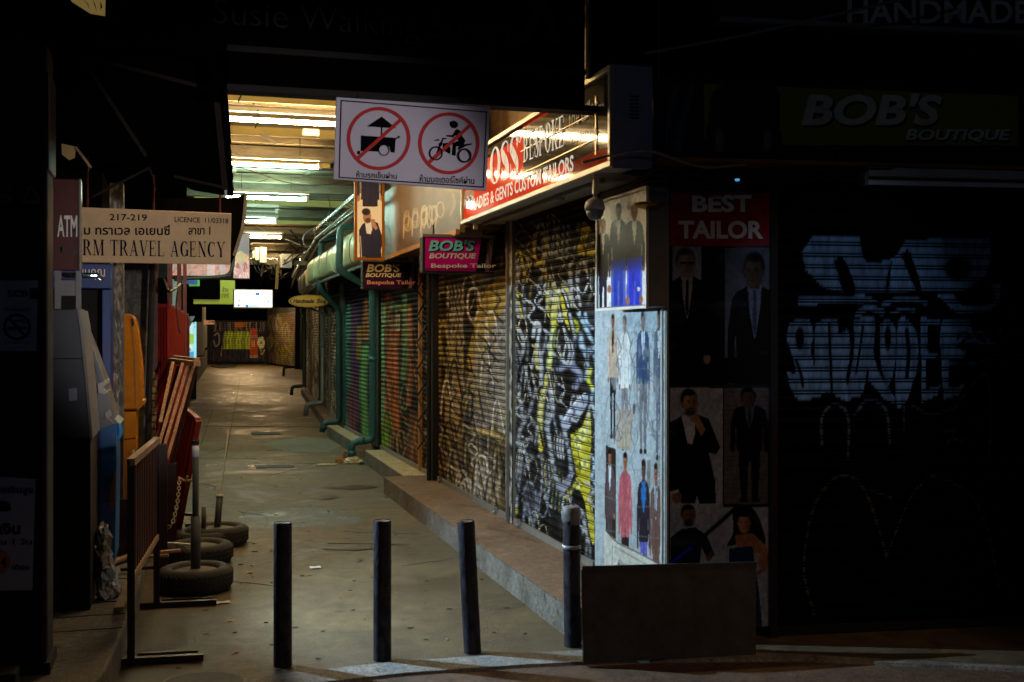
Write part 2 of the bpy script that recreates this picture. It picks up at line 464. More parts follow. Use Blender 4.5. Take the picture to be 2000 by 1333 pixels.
        s.stroke(P([(0, .33), (0.02, jl)]), abs(w) * .06, j * 0.45, .8)
        s.poly(P([(-.16, .09), (.16, .09), (.2, .135), (-.2, .135)]), skin)
        sk = hexlin(skin) if isinstance(skin, str) else skin
        s.ell(X(0.02), Y(.042), w * .37, h * .046, hair)
        s.ell(X(0), Y(.066), w * .31, h * .056, sk); s.ell(X(.16), Y(.07), w * .15, h * .045, sk * .55, .7, .6)
        s.ell(X(-.02), Y(.02), w * .32, h * .02, hair); s.ell(X(-.07), Y(.05), w * .13, h * .012, np.minimum(sk * 1.5, 1), .5, .8)
        s.stroke([(X(.02), Y(.06)), (X(.04), Y(.08))], w * .07, sk * .5, .7, curve=False)
        if beard: s.ell(X(0), Y(.105), w * .26, h * .024, hair, .85)
        if glasses: s.rect(X(-.3), Y(.058), X(.3), Y(.072), '060606')
        else:
            s.ell(X(-.13), Y(.062), w * .06, h * .006, '1a1210'); s.ell(X(.13), Y(.062), w * .06, h * .006, '1a1210')
        s.stroke([(X(-.1), Y(.093)), (X(.1), Y(.093))], h * .006, sk * .5, .8, curve=False)
        return s

def grid_mesh(name, P, colors, origin):
    """P: (rows, cols, 3) world points -> mesh with vertex colours"""
    r, c = P.shape[:2]
    me = bpy.data.meshes.new(name)
    V = P.reshape(-1, 3)          # Thing.part moves it to the thing's own origin
    idx = np.arange(r * c).reshape(r, c)
    Q = np.stack([idx[:-1, :-1], idx[:-1, 1:], idx[1:, 1:], idx[1:, :-1]], -1).reshape(-1, 4)
    me.vertices.add(len(V)); me.vertices.foreach_set("co", V.ravel())
    me.loops.add(Q.size); me.loops.foreach_set("vertex_index", Q.ravel().astype(np.int32))
    me.polygons.add(len(Q)); me.polygons.foreach_set("loop_start", np.arange(0, Q.size, 4, dtype=np.int32))
    me.update(calc_edges=True)
    at = me.color_attributes.new("Col", 'FLOAT_COLOR', 'POINT')
    C4 = np.ones((len(V), 4)); C4[:, :3] = np.clip(colors, 0, 1)
    at.data.foreach_set("color", C4.ravel())
    return me

def panel(name, A, B, C_, paint, origin, n=None, off=0.0, normal=None, local=False, base='d8d8d8'):
    """flat painted sheet: A bottom-left, B bottom-right, C_ top-left; paint(Cv) draws in photo pixels"""
    A, B, C_ = (np.array(q, float) for q in (A, B, C_)); cols, rows = n or (60, 60)
    s, t = np.meshgrid(np.linspace(0, 1, cols), np.linspace(0, 1, rows))
    P = A + s[..., None] * (B - A) + t[..., None] * (C_ - A)
    if local: X, Y = s.ravel(), 1 - t.ravel()
    else:
        X, Y = proj(P); X = X.ravel(); Y = Y.ravel()
    cv = Cv(X, Y, base); paint(cv)
    if off: P = P + np.array(normal) * off
    return grid_mesh(name, P, cv.c, origin)

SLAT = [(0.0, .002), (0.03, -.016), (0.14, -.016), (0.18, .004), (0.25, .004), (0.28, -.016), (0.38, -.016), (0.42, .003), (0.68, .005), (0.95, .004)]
def shutter_mesh(name, pl, a0, a1, z0, z1, pitch, cols, paint, origin, base='141312', off=0.0):
    zs, os_ = [], []
    k = int((z1 - z0) / pitch)
    for i in range(k):
        for f, o in SLAT: zs.append(z0 + (i + f) * pitch); os_.append(o)
    zs.append(z0 + k * pitch); os_.append(0)
    zs = np.array(zs); os_ = np.array(os_); aa = np.linspace(a0, a1, cols)
    S, Z = np.meshgrid(aa, zs); O = np.repeat(os_[:, None], cols, 1) + off
    P = pl.o + S[..., None] * pl.u + Z[..., None] * pl.v + O[..., None] * pl.n
    X, Y = proj(P)
    cv = Cv(X.ravel(), Y.ravel(), base); paint(cv)
    gro = np.clip(1 + np.repeat(os_[:, None], cols, 1).ravel() * 60, 0.10, 1)   # groove shade put into the colour so the slats stand out
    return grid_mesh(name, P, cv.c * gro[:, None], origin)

# ------------------------------------------------------------------ lettering
def text_mb(txt, A, B, C_, bold=0.0, shear=0.0, off=0.003, depth=0.0, spacing=1.0, n=None, mono=False):
    """fit txt into the parallelogram A (bottom-left), B (bottom-right), C_ (top-left)"""
    cu = bpy.data.curves.new("lettering", 'FONT'); cu.body = txt; cu.size = 1; cu.offset = bold; cu.shear = shear
    cu.space_character = spacing; cu.resolution_u = 3
    ob = bpy.data.objects.new("lettering", cu); COL.objects.link(ob)
    dg = bpy.context.evaluated_depsgraph_get(); me = bpy.data.meshes.new_from_object(ob.evaluated_get(dg))
    vs = np.array([v.co[:] for v in me.vertices]); fs = [tuple(p.vertices) for p in me.polygons]
    bpy.data.objects.remove(ob); bpy.data.curves.remove(cu); bpy.data.meshes.remove(me)
    mb = MB()
    if len(vs) == 0: return mb
    lo, hi = vs[:, :2].min(0), vs[:, :2].max(0)
    A, B, C_ = (np.array(q, float) for q in (A, B, C_))
    if n is None: n = np.cross(B - A, C_ - A); n /= np.linalg.norm(n)
    q = (vs[:, :2] - lo) / (hi - lo)
    P = A + q[:, :1] * (B - A) + q[:, 1:] * (C_ - A) + n * off
    mb.add(P, fs); return mb

def box_on(pl, x0, y0, x1, y1, off=0.0, slope=None):
    """three corners on plane pl under photo pixels, for fitting text: bottom-left, bottom-right, top-left"""
    if slope is None: return pl.hit(x0, y1, off), pl.hit(x1, y1, off), pl.hit(x0, y0, off)
    return pl.hit(x0, y1, off), pl.hit(x1, y1 + slope, off), pl.hit(x0, y0, off)

def quads(pl, polys, off, step=0.0003):
    """flat polygons given in photo pixels laid on plane pl, each a hair above the last"""
    mb = MB()
    for i, q in enumerate(polys):
        mb.add([pl.hit(x, y, off + i * step) for x, y in q], [tuple(range(len(q)))])
    return mb

def ring_px(cx, cy, rx, ry, w, n=48, a0=0, a1=360):
    out = []
    for i in range(n):
        a = R(a0 + (a1 - a0) * i / n); b = R(a0 + (a1 - a0) * (i + 1) / n)
        f = lambda t, k: (cx + (rx - k) * math.cos(t), cy + (ry - k) * math.sin(t))
        out.append([f(a, 0), f(b, 0), f(b, w), f(a, w)])
    return out

WT = 1.45   # weight of the thick strokes
# serif capitals built from stems, hairlines and bowls in a unit box
def serif(ch):
    P = []
    def r(x0, y0, x1, y1): P.append([(x0, y0), (x1, y0), (x1, y1), (x0, y1)])
    def stem(x, y0=0, y1=1, w=.17, s=True):
        w = w * WT * .8; r(x - w / 2, y0, x + w / 2, y1)
        if s: r(x - w, 0, x + w, .05); r(x - w, .95, x + w, 1)
    def d(x0, y0, x1, y1, w): P.append([(x0 - w / 2, y0), (x0 + w / 2, y0), (x1 + w / 2, y1), (x1 - w / 2, y1)])
    def bowl(cx, cy, rx, ry, a0, a1, tk=.17, tn=.05, n=14):
        tk = tk * WT
        for i in range(n):
            a = R(a0 + (a1 - a0) * i / n); b = R(a0 + (a1 - a0) * (i + 1) / n)
            f = lambda t, k: (cx + (rx - k * tk) * math.cos(t), cy + (ry - k * tn) * math.sin(t))
            P.append([f(a, 0), f(b, 0), f(b, 1), f(a, 1)])
    if ch == 'R': stem(.18); bowl(.4, .73, .38, .27, -90, 90); r(.18, .46, .42, .51); r(.18, .95, .42, 1); d(.85, 0, .5, .48, .18)
    elif ch == 'P': stem(.18); bowl(.4, .71, .42, .29, -90, 90); r(.18, .42, .42, .47); r(.18, .95, .42, 1)
    elif ch == 'B': stem(.18); bowl(.42, .75, .36, .25, -90, 90); bowl(.42, .26, .44, .26, -90, 90); r(.18, .48, .44, .53); r(.18, .95, .42, 1); r(.18, 0, .42, .05)
    elif ch == 'T': stem(.5, s=False); r(.33, 0, .67, .05); r(.05, .95, .95, 1); r(.05, .75, .1, .95); r(.9, .75, .95, .95)
    elif ch == 'A': d(.12, 0, .5, 1, .06); d(.8, 0, .48, 1, .18); r(.25, .3, .7, .35); r(0, 0, .26, .05); r(.62, 0, 1, .05)
    elif ch == 'V': d(.5, 0, .16, 1, .18); d(.5, 0, .86, 1, .06); r(0, .95, .36, 1); r(.72, .95, 1, 1)
    elif ch == 'E': stem(.2); r(.2, .95, .85, 1); r(.2, 0, .9, .05); r(.2, .48, .65, .53); r(.8, .75, .85, .95); r(.85, .05, .9, .25); r(.6, .38, .65, .63)
    elif ch == 'L': stem(.2); r(.2, 0, .88, .05); r(.83, .05, .88, .28)
    elif ch == 'G': bowl(.52, .5, .48, .5, 50, 310); stem(.84, 0.05, .42, s=False); r(.66, .4, 1, .45); r(.8, .7, .85, .95)
    elif ch == 'C': bowl(.52, .5, .48, .5, 50, 310); r(.82, .7, .87, .95)
    elif ch == 'O': bowl(.5, .5, .5, .5, 0, 360, n=26)
    elif ch == 'N': r(.14, 0, .19, 1); r(.8, 0, .85, 1); d(.85, 0, .2, 1, .2); r(0, .95, .3, 1); r(0, 0, .33, .05); r(.68, .95, 1, 1)
    elif ch == 'M': r(.1, 0, .15, 1); stem(.83, w=.14); d(.48, 0, .18, 1, .15); d(.48, 0, .8, 1, .05); r(0, 0, .26, .05); r(0, .95, .2, 1)
    elif ch == 'Y': stem(.5, 0, .5, s=False); r(.33, 0, .67, .05); d(.48, .45, .15, 1, .18); d(.52, .45, .86, 1, .06); r(0, .95, .34, 1); r(.7, .95, 1, 1)
    elif ch == 'K': stem(.18); d(.3, .4, .8, 1, .06); d(.82, 0, .42, .58, .19); r(.64, .95, .96, 1); r(.64, 0, 1, .05)
    elif ch == 'S':
        sp = smooth([(.86, .74), (.76, .93), (.5, .985), (.22, .9), (.16, .74), (.34, .6), (.64, .43), (.84, .25), (.74, .07), (.48, .02), (.2, .08), (.1, .3)], 4)
        for i in range(len(sp) - 1):
            q = []
            for k, sg_ in ((i, 1), (i + 1, 1), (i + 1, -1), (i, -1)):
                t = k / (len(sp) - 1); w = .025 + .085 * max(0, math.sin(math.pi * min(max((t - .2) / .6, 0), 1))) * WT
                d0 = sp[min(k + 1, len(sp) - 1)] - sp[max(k - 1, 0)]; d0 = d0 / np.linalg.norm(d0)
                q.append((sp[k][0] - d0[1] * w * sg_ * 1.3, sp[k][1] + d0[0] * w * sg_))
            P.append(q)
        r(.82, .68, .87, .97); r(.1, .03, .15, .34)
    return P

def serif_mb(txt, A, B, C_, off=0.003, gap=0.14, space=0.45, wide=None):
    mb = MB(); A, B, C_ = (np.array(q, float) for q in (A, B, C_))
    n = np.cross(B - A, C_ - A); n /= np.linalg.norm(n)
    wd = {'M': 1.25, 'I': .5, 'E': .85, 'L': .85, 'S': .75, 'P': .85}
    tot = sum(space if c == ' ' else wd.get(c, 1) + gap for c in txt) - gap; x = 0; k = 0
    for c in txt:
        if c == ' ': x += space; continue
        w = wd.get(c, 1)
        for q in serif(c):
            k = (k + 1) % 7
            mb.add([A + (B - A) * ((x + p[0] * w) / tot) + (C_ - A) * p[1] + n * (off + k * 0.0004) for p in q], [tuple(range(len(q)))])
        x += w + gap
    return mb

# ================================================================== THE SETTING
def D(px, py, d):
    r = ray(px, py); return r * d + np.array([0, 0, CZ])      # point at camera depth d

def concrete(name, c1, c2, c3, rough, bump, scale=1.2, sp=None):
    m = bpy.data.materials.new(name); m.use_nodes = True
    nt = m.node_tree; N = nt.nodes; L = nt.links; b = N["Principled BSDF"]
    tc = N.new("ShaderNodeTexCoord")
    def noise(sc, det=8, ro=.6, dist=0):
        n = N.new("ShaderNodeTexNoise"); n.inputs["Scale"].default_value = sc; n.inputs["Detail"].default_value = det
        n.inputs["Roughness"].default_value = ro; n.inputs["Distortion"].default_value = dist
        L.new(tc.outputs["Object"], n.inputs["Vector"]); return n
    def ramp(src, stops):
        r = N.new("ShaderNodeValToRGB"); L.new(src, r.inputs[0]); e = r.color_ramp.elements
        e[0].position, e[0].color = stops[0][0], _rgba(stops[0][1]); e[1].position, e[1].color = stops[-1][0], _rgba(stops[-1][1])
        for p, c in stops[1:-1]: q = e.new(p); q.color = _rgba(c)
        return r
    big = noise(scale, 9, .68, .4); mid = noise(scale * 9, 6); fine = noise(120, 3, .75)
    r1 = ramp(big.outputs["Fac"], [(.32, hexlin(c2)), (.5, hexlin(c1)), (.68, hexlin(c3))])
    r2 = ramp(mid.outputs["Fac"], [(.3, [.6] * 3), (.7, [1.15] * 3)])
    r3 = ramp(fine.outputs["Fac"], [(.38, [.5] * 3), (.62, [1.3] * 3)])
    def mul(a, c):
        x = N.new("ShaderNodeMix"); x.data_type = 'RGBA'; x.blend_type = 'MULTIPLY'; x.inputs[0].default_value = 1
        L.new(a, x.inputs[6]); L.new(c, x.inputs[7]); return x.outputs[2]
    # dark blots: chewing gum, oil and old stains
    blot = noise(scale * 3.1, 4, .5, 1.2); r4 = ramp(blot.outputs["Fac"], [(.28, [.45, .42, .4]), (.36, [1, 1, 1])])
    L.new(mul(mul(mul(r1.outputs[0], r2.outputs[0]), r3.outputs[0]), r4.outputs[0]), b.inputs["Base Color"])
    mr = N.new("ShaderNodeMapRange"); mr.inputs[1].default_value = .35; mr.inputs[2].default_value = .5
    mr.inputs[3].default_value = rough - .12; mr.inputs[4].default_value = rough + .2
    L.new(big.outputs["Fac"], mr.inputs[0]); L.new(mr.outputs[0], b.inputs["Roughness"])
    b.inputs['Specular IOR Level'].default_value = .5
    n2 = noise(55, 6, .8); bp = N.new("ShaderNodeBump"); bp.inputs["Strength"].default_value = bump; bp.inputs["Distance"].default_value = .012
    L.new(n2.outputs["Fac"], bp.inputs["Height"]); L.new(bp.outputs[0], b.inputs["Normal"])
    return m

M['floor'] = concrete('alley_concrete', '62573f', '3a3325', '857756', .40, 1.0, .9)
M['asphalt'] = concrete('road_asphalt', '6a5546', '4a3c32', '7c6450', .75, .5, 2.0)
M['kerb'] = concrete('kerb_concrete', '7c7972', '5c5952', '94918a', .8, .4, 3.0)
M['tile_step'] = concrete('brown_step_top', '76604c', '5c4a3a', '8a725c', .6, .2, 3.0)
M['cream_step'] = concrete('cream_step_tile', 'c4b48c', '9c8c68', 'd4c6a0', .5, .15, 4.0)

def sheet(name, pts, z, m, nx=1):
    mb = MB(); mb.add([(x, y, z) for x, y in pts], [tuple(range(len(pts)))])
    return single(name, mb, m, None, None, kind='structure', base=(0, 0, 0))

lip = [(-8, 4.7), (-.6, 5.05), (.25, 5.24), (1.03, 5.31), (1.6, 5.28), (2.06, 5.23), (2.94, 5.0), (3.92, 4.52), (6.5, 3.5), (14, 2.0)]
sheet('road', [(-60, -60), (80, -60), (80, 4), (80, 100), (-60, 100)], -0.012, M['asphalt'])
sheet('alley_pavement', lip + [(14, 95), (-8, 95)], 0.0, M['floor'])
mb = MB()
lw = lambda x: .19 if x < 2.3 else max(.04, .19 - (x - 2.3) * .18)  # pale strip tapers to imitate the streak of light on the kerb
for (x0, y0), (x1, y1) in zip(lip[:-1], lip[1:]):
    mb.hexa([(x0, y0 - .02, -.03), (x1, y1 - .02, -.03), (x1, y1 + lw(x1), -.05), (x0, y0 + lw(x0), -.05), (x0, y0, .003), (x1, y1, .003), (x1, y1 + lw(x1), .005), (x0, y0 + lw(x0), .005)])
M['lip'] = concrete('pale_kerb_lip', '8e9090', '6c6c68', 'a4a6a6', .75, .35, 3.0)
single('kerb_strip', mb, M['lip'], None, None, kind='structure', base=(0, 0, 0))
# floor joints, patched slabs
mb = MB()
def joint(a, b, w=.012): mb.bar((a[0], a[1], .002), (b[0], b[1], .002), w, .003)
joint(onZ(430, 965)[:2], onZ(452, 832)[:2]); joint(onZ(452, 832)[:2], onZ(470, 735)[:2]); joint(onZ(392, 870)[:2], onZ(416, 800)[:2])
for yy, x0, x1 in ((1062, 640, 800), (905, 500, 700), (880, 520, 640), (833, 395, 640), (772, 400, 600), (752, 400, 560)):
    joint(onZ(x0, yy)[:2], onZ(x1, yy + 2)[:2], .014)
single('pavement_joints', mb, M['leaf'], None, None, kind='structure', base=(0, 0, 0))
M['patch'] = concrete('patched_concrete', '7e8274', '63675a', '8e9284', .6, .35, 4.0)
mb = MB(); mb.add([(*onZ(x, y)[:2], .004) for x, y in [(512, 868), (560, 858), (636, 856), (668, 872), (640, 884), (560, 883)]], [(0, 1, 2, 3, 4, 5)])
single('pavement_patch', mb, M['patch'], None, None, kind='structure', base=(0, 0, 0))
M['patch_dark'] = concrete('dark_patched_concrete', '3c382f', '2c2923', '4c473c', .35, .6, 5.0)
for i, (pts, mm) in enumerate([([(400, 905), (470, 900), (560, 905), (640, 912), (560, 920), (420, 916)], 'patch_dark'), ([(480, 1000), (600, 992), (690, 1003), (700, 1022), (560, 1030), (470, 1020)], 'patch_dark'), 
                               ([(420, 770), (520, 766), (600, 775), (560, 790), (430, 788)], 'patch_dark'), ([(430, 735), (560, 730), (570, 748), (440, 752)], 'patch_dark')]):
    mb = MB(); P_ = smooth([(*onZ(x, y)[:2], 0) for x, y in pts + pts[:1]], 5)[:-1]; rgp = random.Random(i)
    mb.add([(p[0] + rgp.uniform(-.02, .02), p[1] + rgp.uniform(-.03, .03), .0011 + .0001 * i) for p in P_], [tuple(range(len(P_)))]); single('pavement_patch', mb, M[mm], None, None, kind='structure', base=(0, 0, 0))
M['stain'] = mat('dark_floor_stain', '4e3a26', .35, 0, .5, 6)
mb = MB()
for pts in ([(622, 1071), (660, 1069), (720, 1070), (734, 1073), (700, 1076), (650, 1075)], [(694, 1094), (704, 1092), (712, 1095), (702, 1098)], [(640, 955), (700, 948), (740, 952), (700, 958)],
            [(600, 972), (640, 967), (668, 971), (632, 977)], [(600, 800), (640, 797), (655, 803), (620, 806)]):
    mb.add([(*onZ(x, y)[:2], .0055) for x, y in pts], [tuple(range(len(pts)))])
single('pavement_stains', mb, M['stain'], None, None, kind='structure', base=(0, 0, 0))
M['crack'] = mat('crack_line', '1a1814', .9, 0, .3, 30)
rgc = random.Random(41); mb = MB()
for k in range(10):
    x, y = rgc.uniform(.0, 1.8), rgc.uniform(7.5, 17); a = rgc.uniform(-.6, .6) + (1.57 if k % 3 == 0 else 0); pts = []
    for j in range(rgc.randint(6, 14)):
        pts.append((x, y)); a += rgc.uniform(-.5, .5); x += math.cos(a) * .07; y += math.sin(a) * .09
        if not -.1 < x < 1.9: break
    for p, q in zip(pts[:-1], pts[1:]): mb.bar((p[0], p[1], .0015), (q[0], q[1], .0015), rgc.uniform(.002, .005), .002)
single('pavement_cracks', mb, M['crack'], None, None, kind='structure', base=(0, 0, 0))
mb = MB()
for k in range(150):
    x, y, r = rgc.uniform(-.1, 1.95), 5.5 + 11 * rgc.random() ** 1.4, rgc.uniform(.006, .022); a0 = rgc.random() * 6
    mb.add([(x + r * rgc.uniform(.7, 1.2) * math.cos(a0 + t * .785), y + r * rgc.uniform(.7, 1.2) * math.sin(a0 + t * .785), .0025 + .00001 * k) for t in range(8)], [tuple(range(8))])
single('gum_spots', mb, M['crack'], None, None, kind='structure', base=(0, 0, 0))
# left pavement with a worn rounded corner
crn = [(-.62, 4.78), (-.5, 4.79), (-.42, 4.84), (-.36, 4.95), (-.31, 5.2), (-.27, 5.8), (-.22, 7.0), (-.2, 9.2)]
pl_ = crn + [(-6, 9.2), (-6, 4.78)]
mb = MB(); mb.slab([(x, y, .15) for x, y in pl_], (0, 0, 1), .2)
single('side_pavement', mb, M['kerb'], None, None, kind='structure', bevel=.012, base=(0, 0, 0))
mb = MB()
for y in (5.95, 6.25, 6.55, 6.85, 7.15): mb.bar((-1.0, y, .152), (-.27, y, .152), .008, .003)
single('side_pavement_joints', mb, M['leaf'], None, None, kind='structure', base=(0, 0, 0))
# steps along the shops
def step(name, pts, z, mtop, mside):
    mb = MB(); mb.slab([(x, y, z - .012) for x, y in pts], (0, 0, 1), z)
    o = single(name, mb, mside, None, None, kind='structure', base=(0, 0, 0))
    mb = MB(); mb.slab([(x, y, z) for x, y in pts], (0, 0, 1), .0115)
    single(name + '_top', mb, mtop, None, None, kind='structure', bevel=.004, base=(0, 0, 0))
step('shop_step', [(1.97, 5.62), (2.50, 5.62), (2.50, 11.4), (1.985, 11.4)], .17, M['tile_step'], M['kerb'])
step('shop_step_tiled', [(2.19, 11.42), (2.50, 11.42), (2.50, 14.1), (2.22, 14.1)], .17, M['cream_step'], M['kerb'])
step('shop_step_tiled', [(2.24, 14.95), (2.50, 14.95), (2.50, 18.1), (2.25, 18.1)], .17, M['cream_step'], M['kerb'])
step('shop_step_far', [(2.36, 19.4), (2.75, 19.4), (3.45, 31), (3.15, 31)], .17, M['tile_step'], M['kerb'])

# ================================================================== RIGHT BUILDING
XS = 2.45
PX_ = Xplane(XS)            # a == Y on this plane
th = R(7.0)
C0 = np.array([2.45, 5.48])
PF_ = Plane((C0[0], C0[1]), (math.cos(th), -math.sin(th)))
rb = Thing('shop_building', 'dark two storey shop building on the right with painted roller shutters', 'building', (3.0, 8.0, 0))
rb_wall = MB()
fx, fy = PF_.u[0], PF_.u[1]
# body behind shutters
f_end = C0 + np.array([fx, fy]) * 7
def wallprism(pts, z0, z1):
    rb_wall.slab([(x, y, z1) for x, y in pts], (0, 0, 1), z1 - z0)
wallprism([(2.56, 5.62), (f_end[0] + .1, f_end[1] + .12), (f_end[0] + .1, 18), (2.56, 18)], 0, 4.8)
wallprism([(2.56, 18.01), (9, 18.01), (9, 31), (3.32, 31)], 0, 4.8)
wallprism([(3.33, 31.01), (9, 31.01), (9, 52), (5.35, 52)], 0, 4.8)
rb.part('wall', rb_wall, M['darkwall'])
# lit plywood wall above the shutters
mb = MB(); mb.box(2.44, 2.56, 5.62, 12.3, 2.96, 4.3)
rb.part('plywood_cladding', mb, M['plywood'])
mb = MB()
for y in np.arange(6.2, 12.2, 1.2): mb.box(2.428, 2.44, y, y + .03, 2.96, 4.3)
mb.box(2.425, 2.44, 5.62, 12.3, 3.42, 3.45)
rb.part('batten', mb, M['wood'])

# --- painting of the shutters
def paint_s1(c):
    W, Gy, Y_, K = 'c9cfda', '6f727c', 'c4ba34', '08080a'
    c.speck(24, 60, .4, .75, '34343a', .9, 11)
    # lower block, seen in an enlarged view
    c.view(980, 760, 3.705)
    c.stroke([(70, 0), (90, 120), (75, 330), (60, 560), (90, 760), (100, 900)], 34, Y_, .85, ax=.8)
    c.stroke([(300, 20), (280, 150), (275, 300), (285, 430)], 36, 'd8d080', .85)
    c.ell(285, 415, 22, 40, Y_, .9)
    for p in ([(110, 0), (140, 110), (150, 200), (190, 190), (215, 110), (250, 0)], [(170, 230), (130, 300), (125, 390), (170, 380), (215, 350), (245, 400), (250, 270), (215, 230)],
              [(80, 370), (70, 480), (90, 620), (130, 590), (140, 500)], [(90, 350), (140, 440), (180, 470), (230, 500), (285, 480)], [(200, 520), (150, 600), (120, 720), (100, 860)],
              [(200, 670), (160, 760), (165, 870), (200, 930)], [(200, 670), (240, 760), (235, 900), (225, 1010)]):
        c.stroke(p, 22, '9a9ca6', .85, .7)
    c.cpoly([(190, 670), (235, 720), (240, 860), (225, 960), (180, 900), (165, 760)], '50505a', .9)
    c.stroke([(350, 0), (370, 160), (330, 260), (345, 380), (365, 520), (390, 640), (430, 740)], 26, 'b4bac8', .9)
    c.stroke([(430, 760), (480, 680), (500, 600), (490, 480), (470, 380), (440, 250), (430, 200)], 24, 'a8aebc', .9)
    c.cpoly([(380, 640), (430, 680), (500, 600), (520, 620), (450, 750), (410, 740)], '8c90a8', .9)
    for x in (405, 425, 445): c.stroke([(x, 340), (x - 5, 420), (x + 4, 500)], 12, 'c8ccd4', .8)
    c.cpoly([(430, 230), (500, 130), (590, 40), (625, 60), (600, 150), (520, 230), (470, 300)], 'a4aac0', .95)
    c.stroke([(440, 240), (520, 110), (600, 30)], 12, 'dfe4f0', .9)
    c.cpoly([(500, 330), (580, 270), (630, 150), (645, 300), (640, 520), (640, 720), (660, 900), (670, 1100), (640, 1080), (600, 820), (560, 720), (530, 560), (505, 440)], Y_, .95)
    for x, y, r in ((540, 380, 22), (585, 330, 30), (560, 430, 18), (600, 540, 26), (545, 690, 24)):
        c.ell(x, y, r, r * 1.7, 'e8e8a0', .9); c.ell(x, y, r * .5, r * .9, '9a9420', .8)
    c.stroke([(470, 780), (540, 680), (560, 600)], 22, Y_, .9)
    c.cpoly([(680, 960), (720, 1000), (745, 1180), (720, 1120), (690, 1060)], Y_, .9)
    for x, y0, y1 in ((600, 900, 1300), (625, 1080, 1280), (585, 940, 1050)): c.stroke([(x, y0), (x + 14, (y0 + y1) / 2), (x, y1)], 16, 'b8bac4', .75)
    for k in range(9):
        x = 285 + k * 26; c.stroke([(x, 500 + k * 22), (x + 8, 620 + k * 20), (x - 4, 760 + k * 26)], 9, '8c8c54' if k % 2 else 'a0a0a8', .7)
    for p in ([(660, 0), (650, 100), (690, 200), (700, 300)], [(740, 20), (700, 120), (720, 260), (745, 420)], [(650, 480), (670, 560), (650, 640), (690, 700), (730, 800)], [(690, 420), (720, 520), (700, 600), (745, 700)]):
        c.stroke(p, 20, 'aec4dc', .85)
    c.ell(695, 830, 12, 36, 'b4c4dc', .8); c.ell(725, 940, 9, 26, 'a8b4c8', .8)
    # upper block
    c.view(980, 420, 3.92)
    c.cpoly([(560, 90), (640, 60), (700, 150), (720, 300), (640, 310), (570, 280), (600, 180)], 'c4b028', .9)
    c.ell(690, 195, 42, 70, '10100a', 1); c.ell(690, 195, 20, 24, '8a8222', 1)
    c.rect(90, 130, 245, 330, '4e4520', .8)
    for r_ in range(4):
        for k in range(6):
            x = 315 + k * 38 - r_ * 4; y = 80 + r_ * 66
            c.stroke([(x, y), (x + 8, y + 24), (x + 2, y + 50)], 15, '9a9ca6', .85); c.stroke([(x + 8, y + 8), (x + 22, y + 40)], 9, '84868e', .8)
    c.stroke([(310, 300), (350, 330), (400, 290), (440, 330), (490, 280), (540, 300), (560, 230)], 14, 'a0a2aa', .8)
    for p, w, q in (([(150, 370), (120, 480), (110, 620), (130, 780)], 26, 'a8a8ac'), ([(200, 350), (170, 460), (165, 640), (180, 780)], 22, '8c8c90'), ([(230, 520), (215, 640), (210, 770)], 16, '70603a'),
                    ([(260, 390), (310, 360), (340, 460), (350, 600), (350, 740)], 24, 'c8bc60'), ([(300, 520), (320, 420), (270, 560)], 20, 'a09a94'),
                    ([(430, 680), (440, 580), (480, 550), (520, 620), (545, 700)], 26, 'd0c888'), ([(540, 700), (530, 520), (520, 400), (560, 330)], 20, 'b8b8c0'),
                    ([(600, 690), (580, 560), (590, 420), (620, 340), (640, 420)], 18, 'b0b0b4'), ([(660, 680), (690, 560), (680, 400)], 16, '66665a'), ([(380, 500), (410, 600), (400, 740)], 22, 'c8b428')):
        c.stroke(p, w, q, .85, .7)
    c.cpoly([(60, 500), (95, 560), (90, 680), (70, 760), (50, 760), (50, 600)], 'd8a818', .95)
    c.stroke([(60, 870), (120, 870), (165, 960), (150, 1080), (95, 1000), (70, 1080)], 24, 'b0b4bc', .85)
    c.cpoly([(60, 1180), (90, 960), (130, 1010), (150, 1130), (120, 1333), (80, 1333)], '7c7e86', .9)
    for p, w, q in (([(240, 930), (260, 820), (290, 860), (275, 1000), (300, 1120), (300, 1300)], 24, 'ccd2da'), ([(260, 1000), (262, 1080), (275, 1180)], 24, 'd6ce3a'), ([(395, 750), (395, 880), (380, 1000), (360, 1160)], 34, 'd4e08c'),
                    ([(450, 800), (440, 760), (470, 760)], 14, W), ([(520, 760), (540, 850), (560, 930)], 18, 'c4ccd6'), ([(560, 800), (580, 860), (565, 910)], 24, 'b4bc3c'),
                    ([(440, 1010), (450, 1080), (490, 1140), (520, 1060), (500, 940), (470, 860)], 16, 'bcc2cc'), ([(590, 760), (640, 860), (690, 960), (740, 1000)], 26, 'b4cfe4'),
                    ([(640, 760), (650, 820), (690, 860), (760, 880)], 20, 'a8c4dc'), ([(600, 920), (620, 1020), (680, 1040), (740, 1010)], 34, 'b8d2ea'), ([(630, 1050), (660, 1150), (640, 1250)], 20, '9cb8d4'),
                    ([(710, 1080), (730, 1180), (760, 1240)], 24, 'a4c0dc'), ([(760, 900), (720, 940), (700, 980)], 14, 'a4c0dc'), ([(560, 960), (540, 1060), (550, 1180)], 30, '7a7c90'), ([(440, 1180), (520, 1150), (600, 1230), (560, 1320)], 40, '9298b4'),
                    ([(680, 1180), (660, 1260), (690, 1320)], 24, 'dcdc40'), ([(340, 1240), (335, 1330)], 22, 'd8d030'), ([(180, 900), (200, 1000), (190, 1140)], 18, '6a6c74'), ([(340, 900), (330, 1000), (300, 1080)], 18, '8a8e98')):
        c.stroke(p, w, q, .9, .6)
    c.view(0, 0, 1)
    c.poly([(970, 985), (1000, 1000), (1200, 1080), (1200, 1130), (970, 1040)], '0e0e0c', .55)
    c.shade(14, 30, .28, 5)
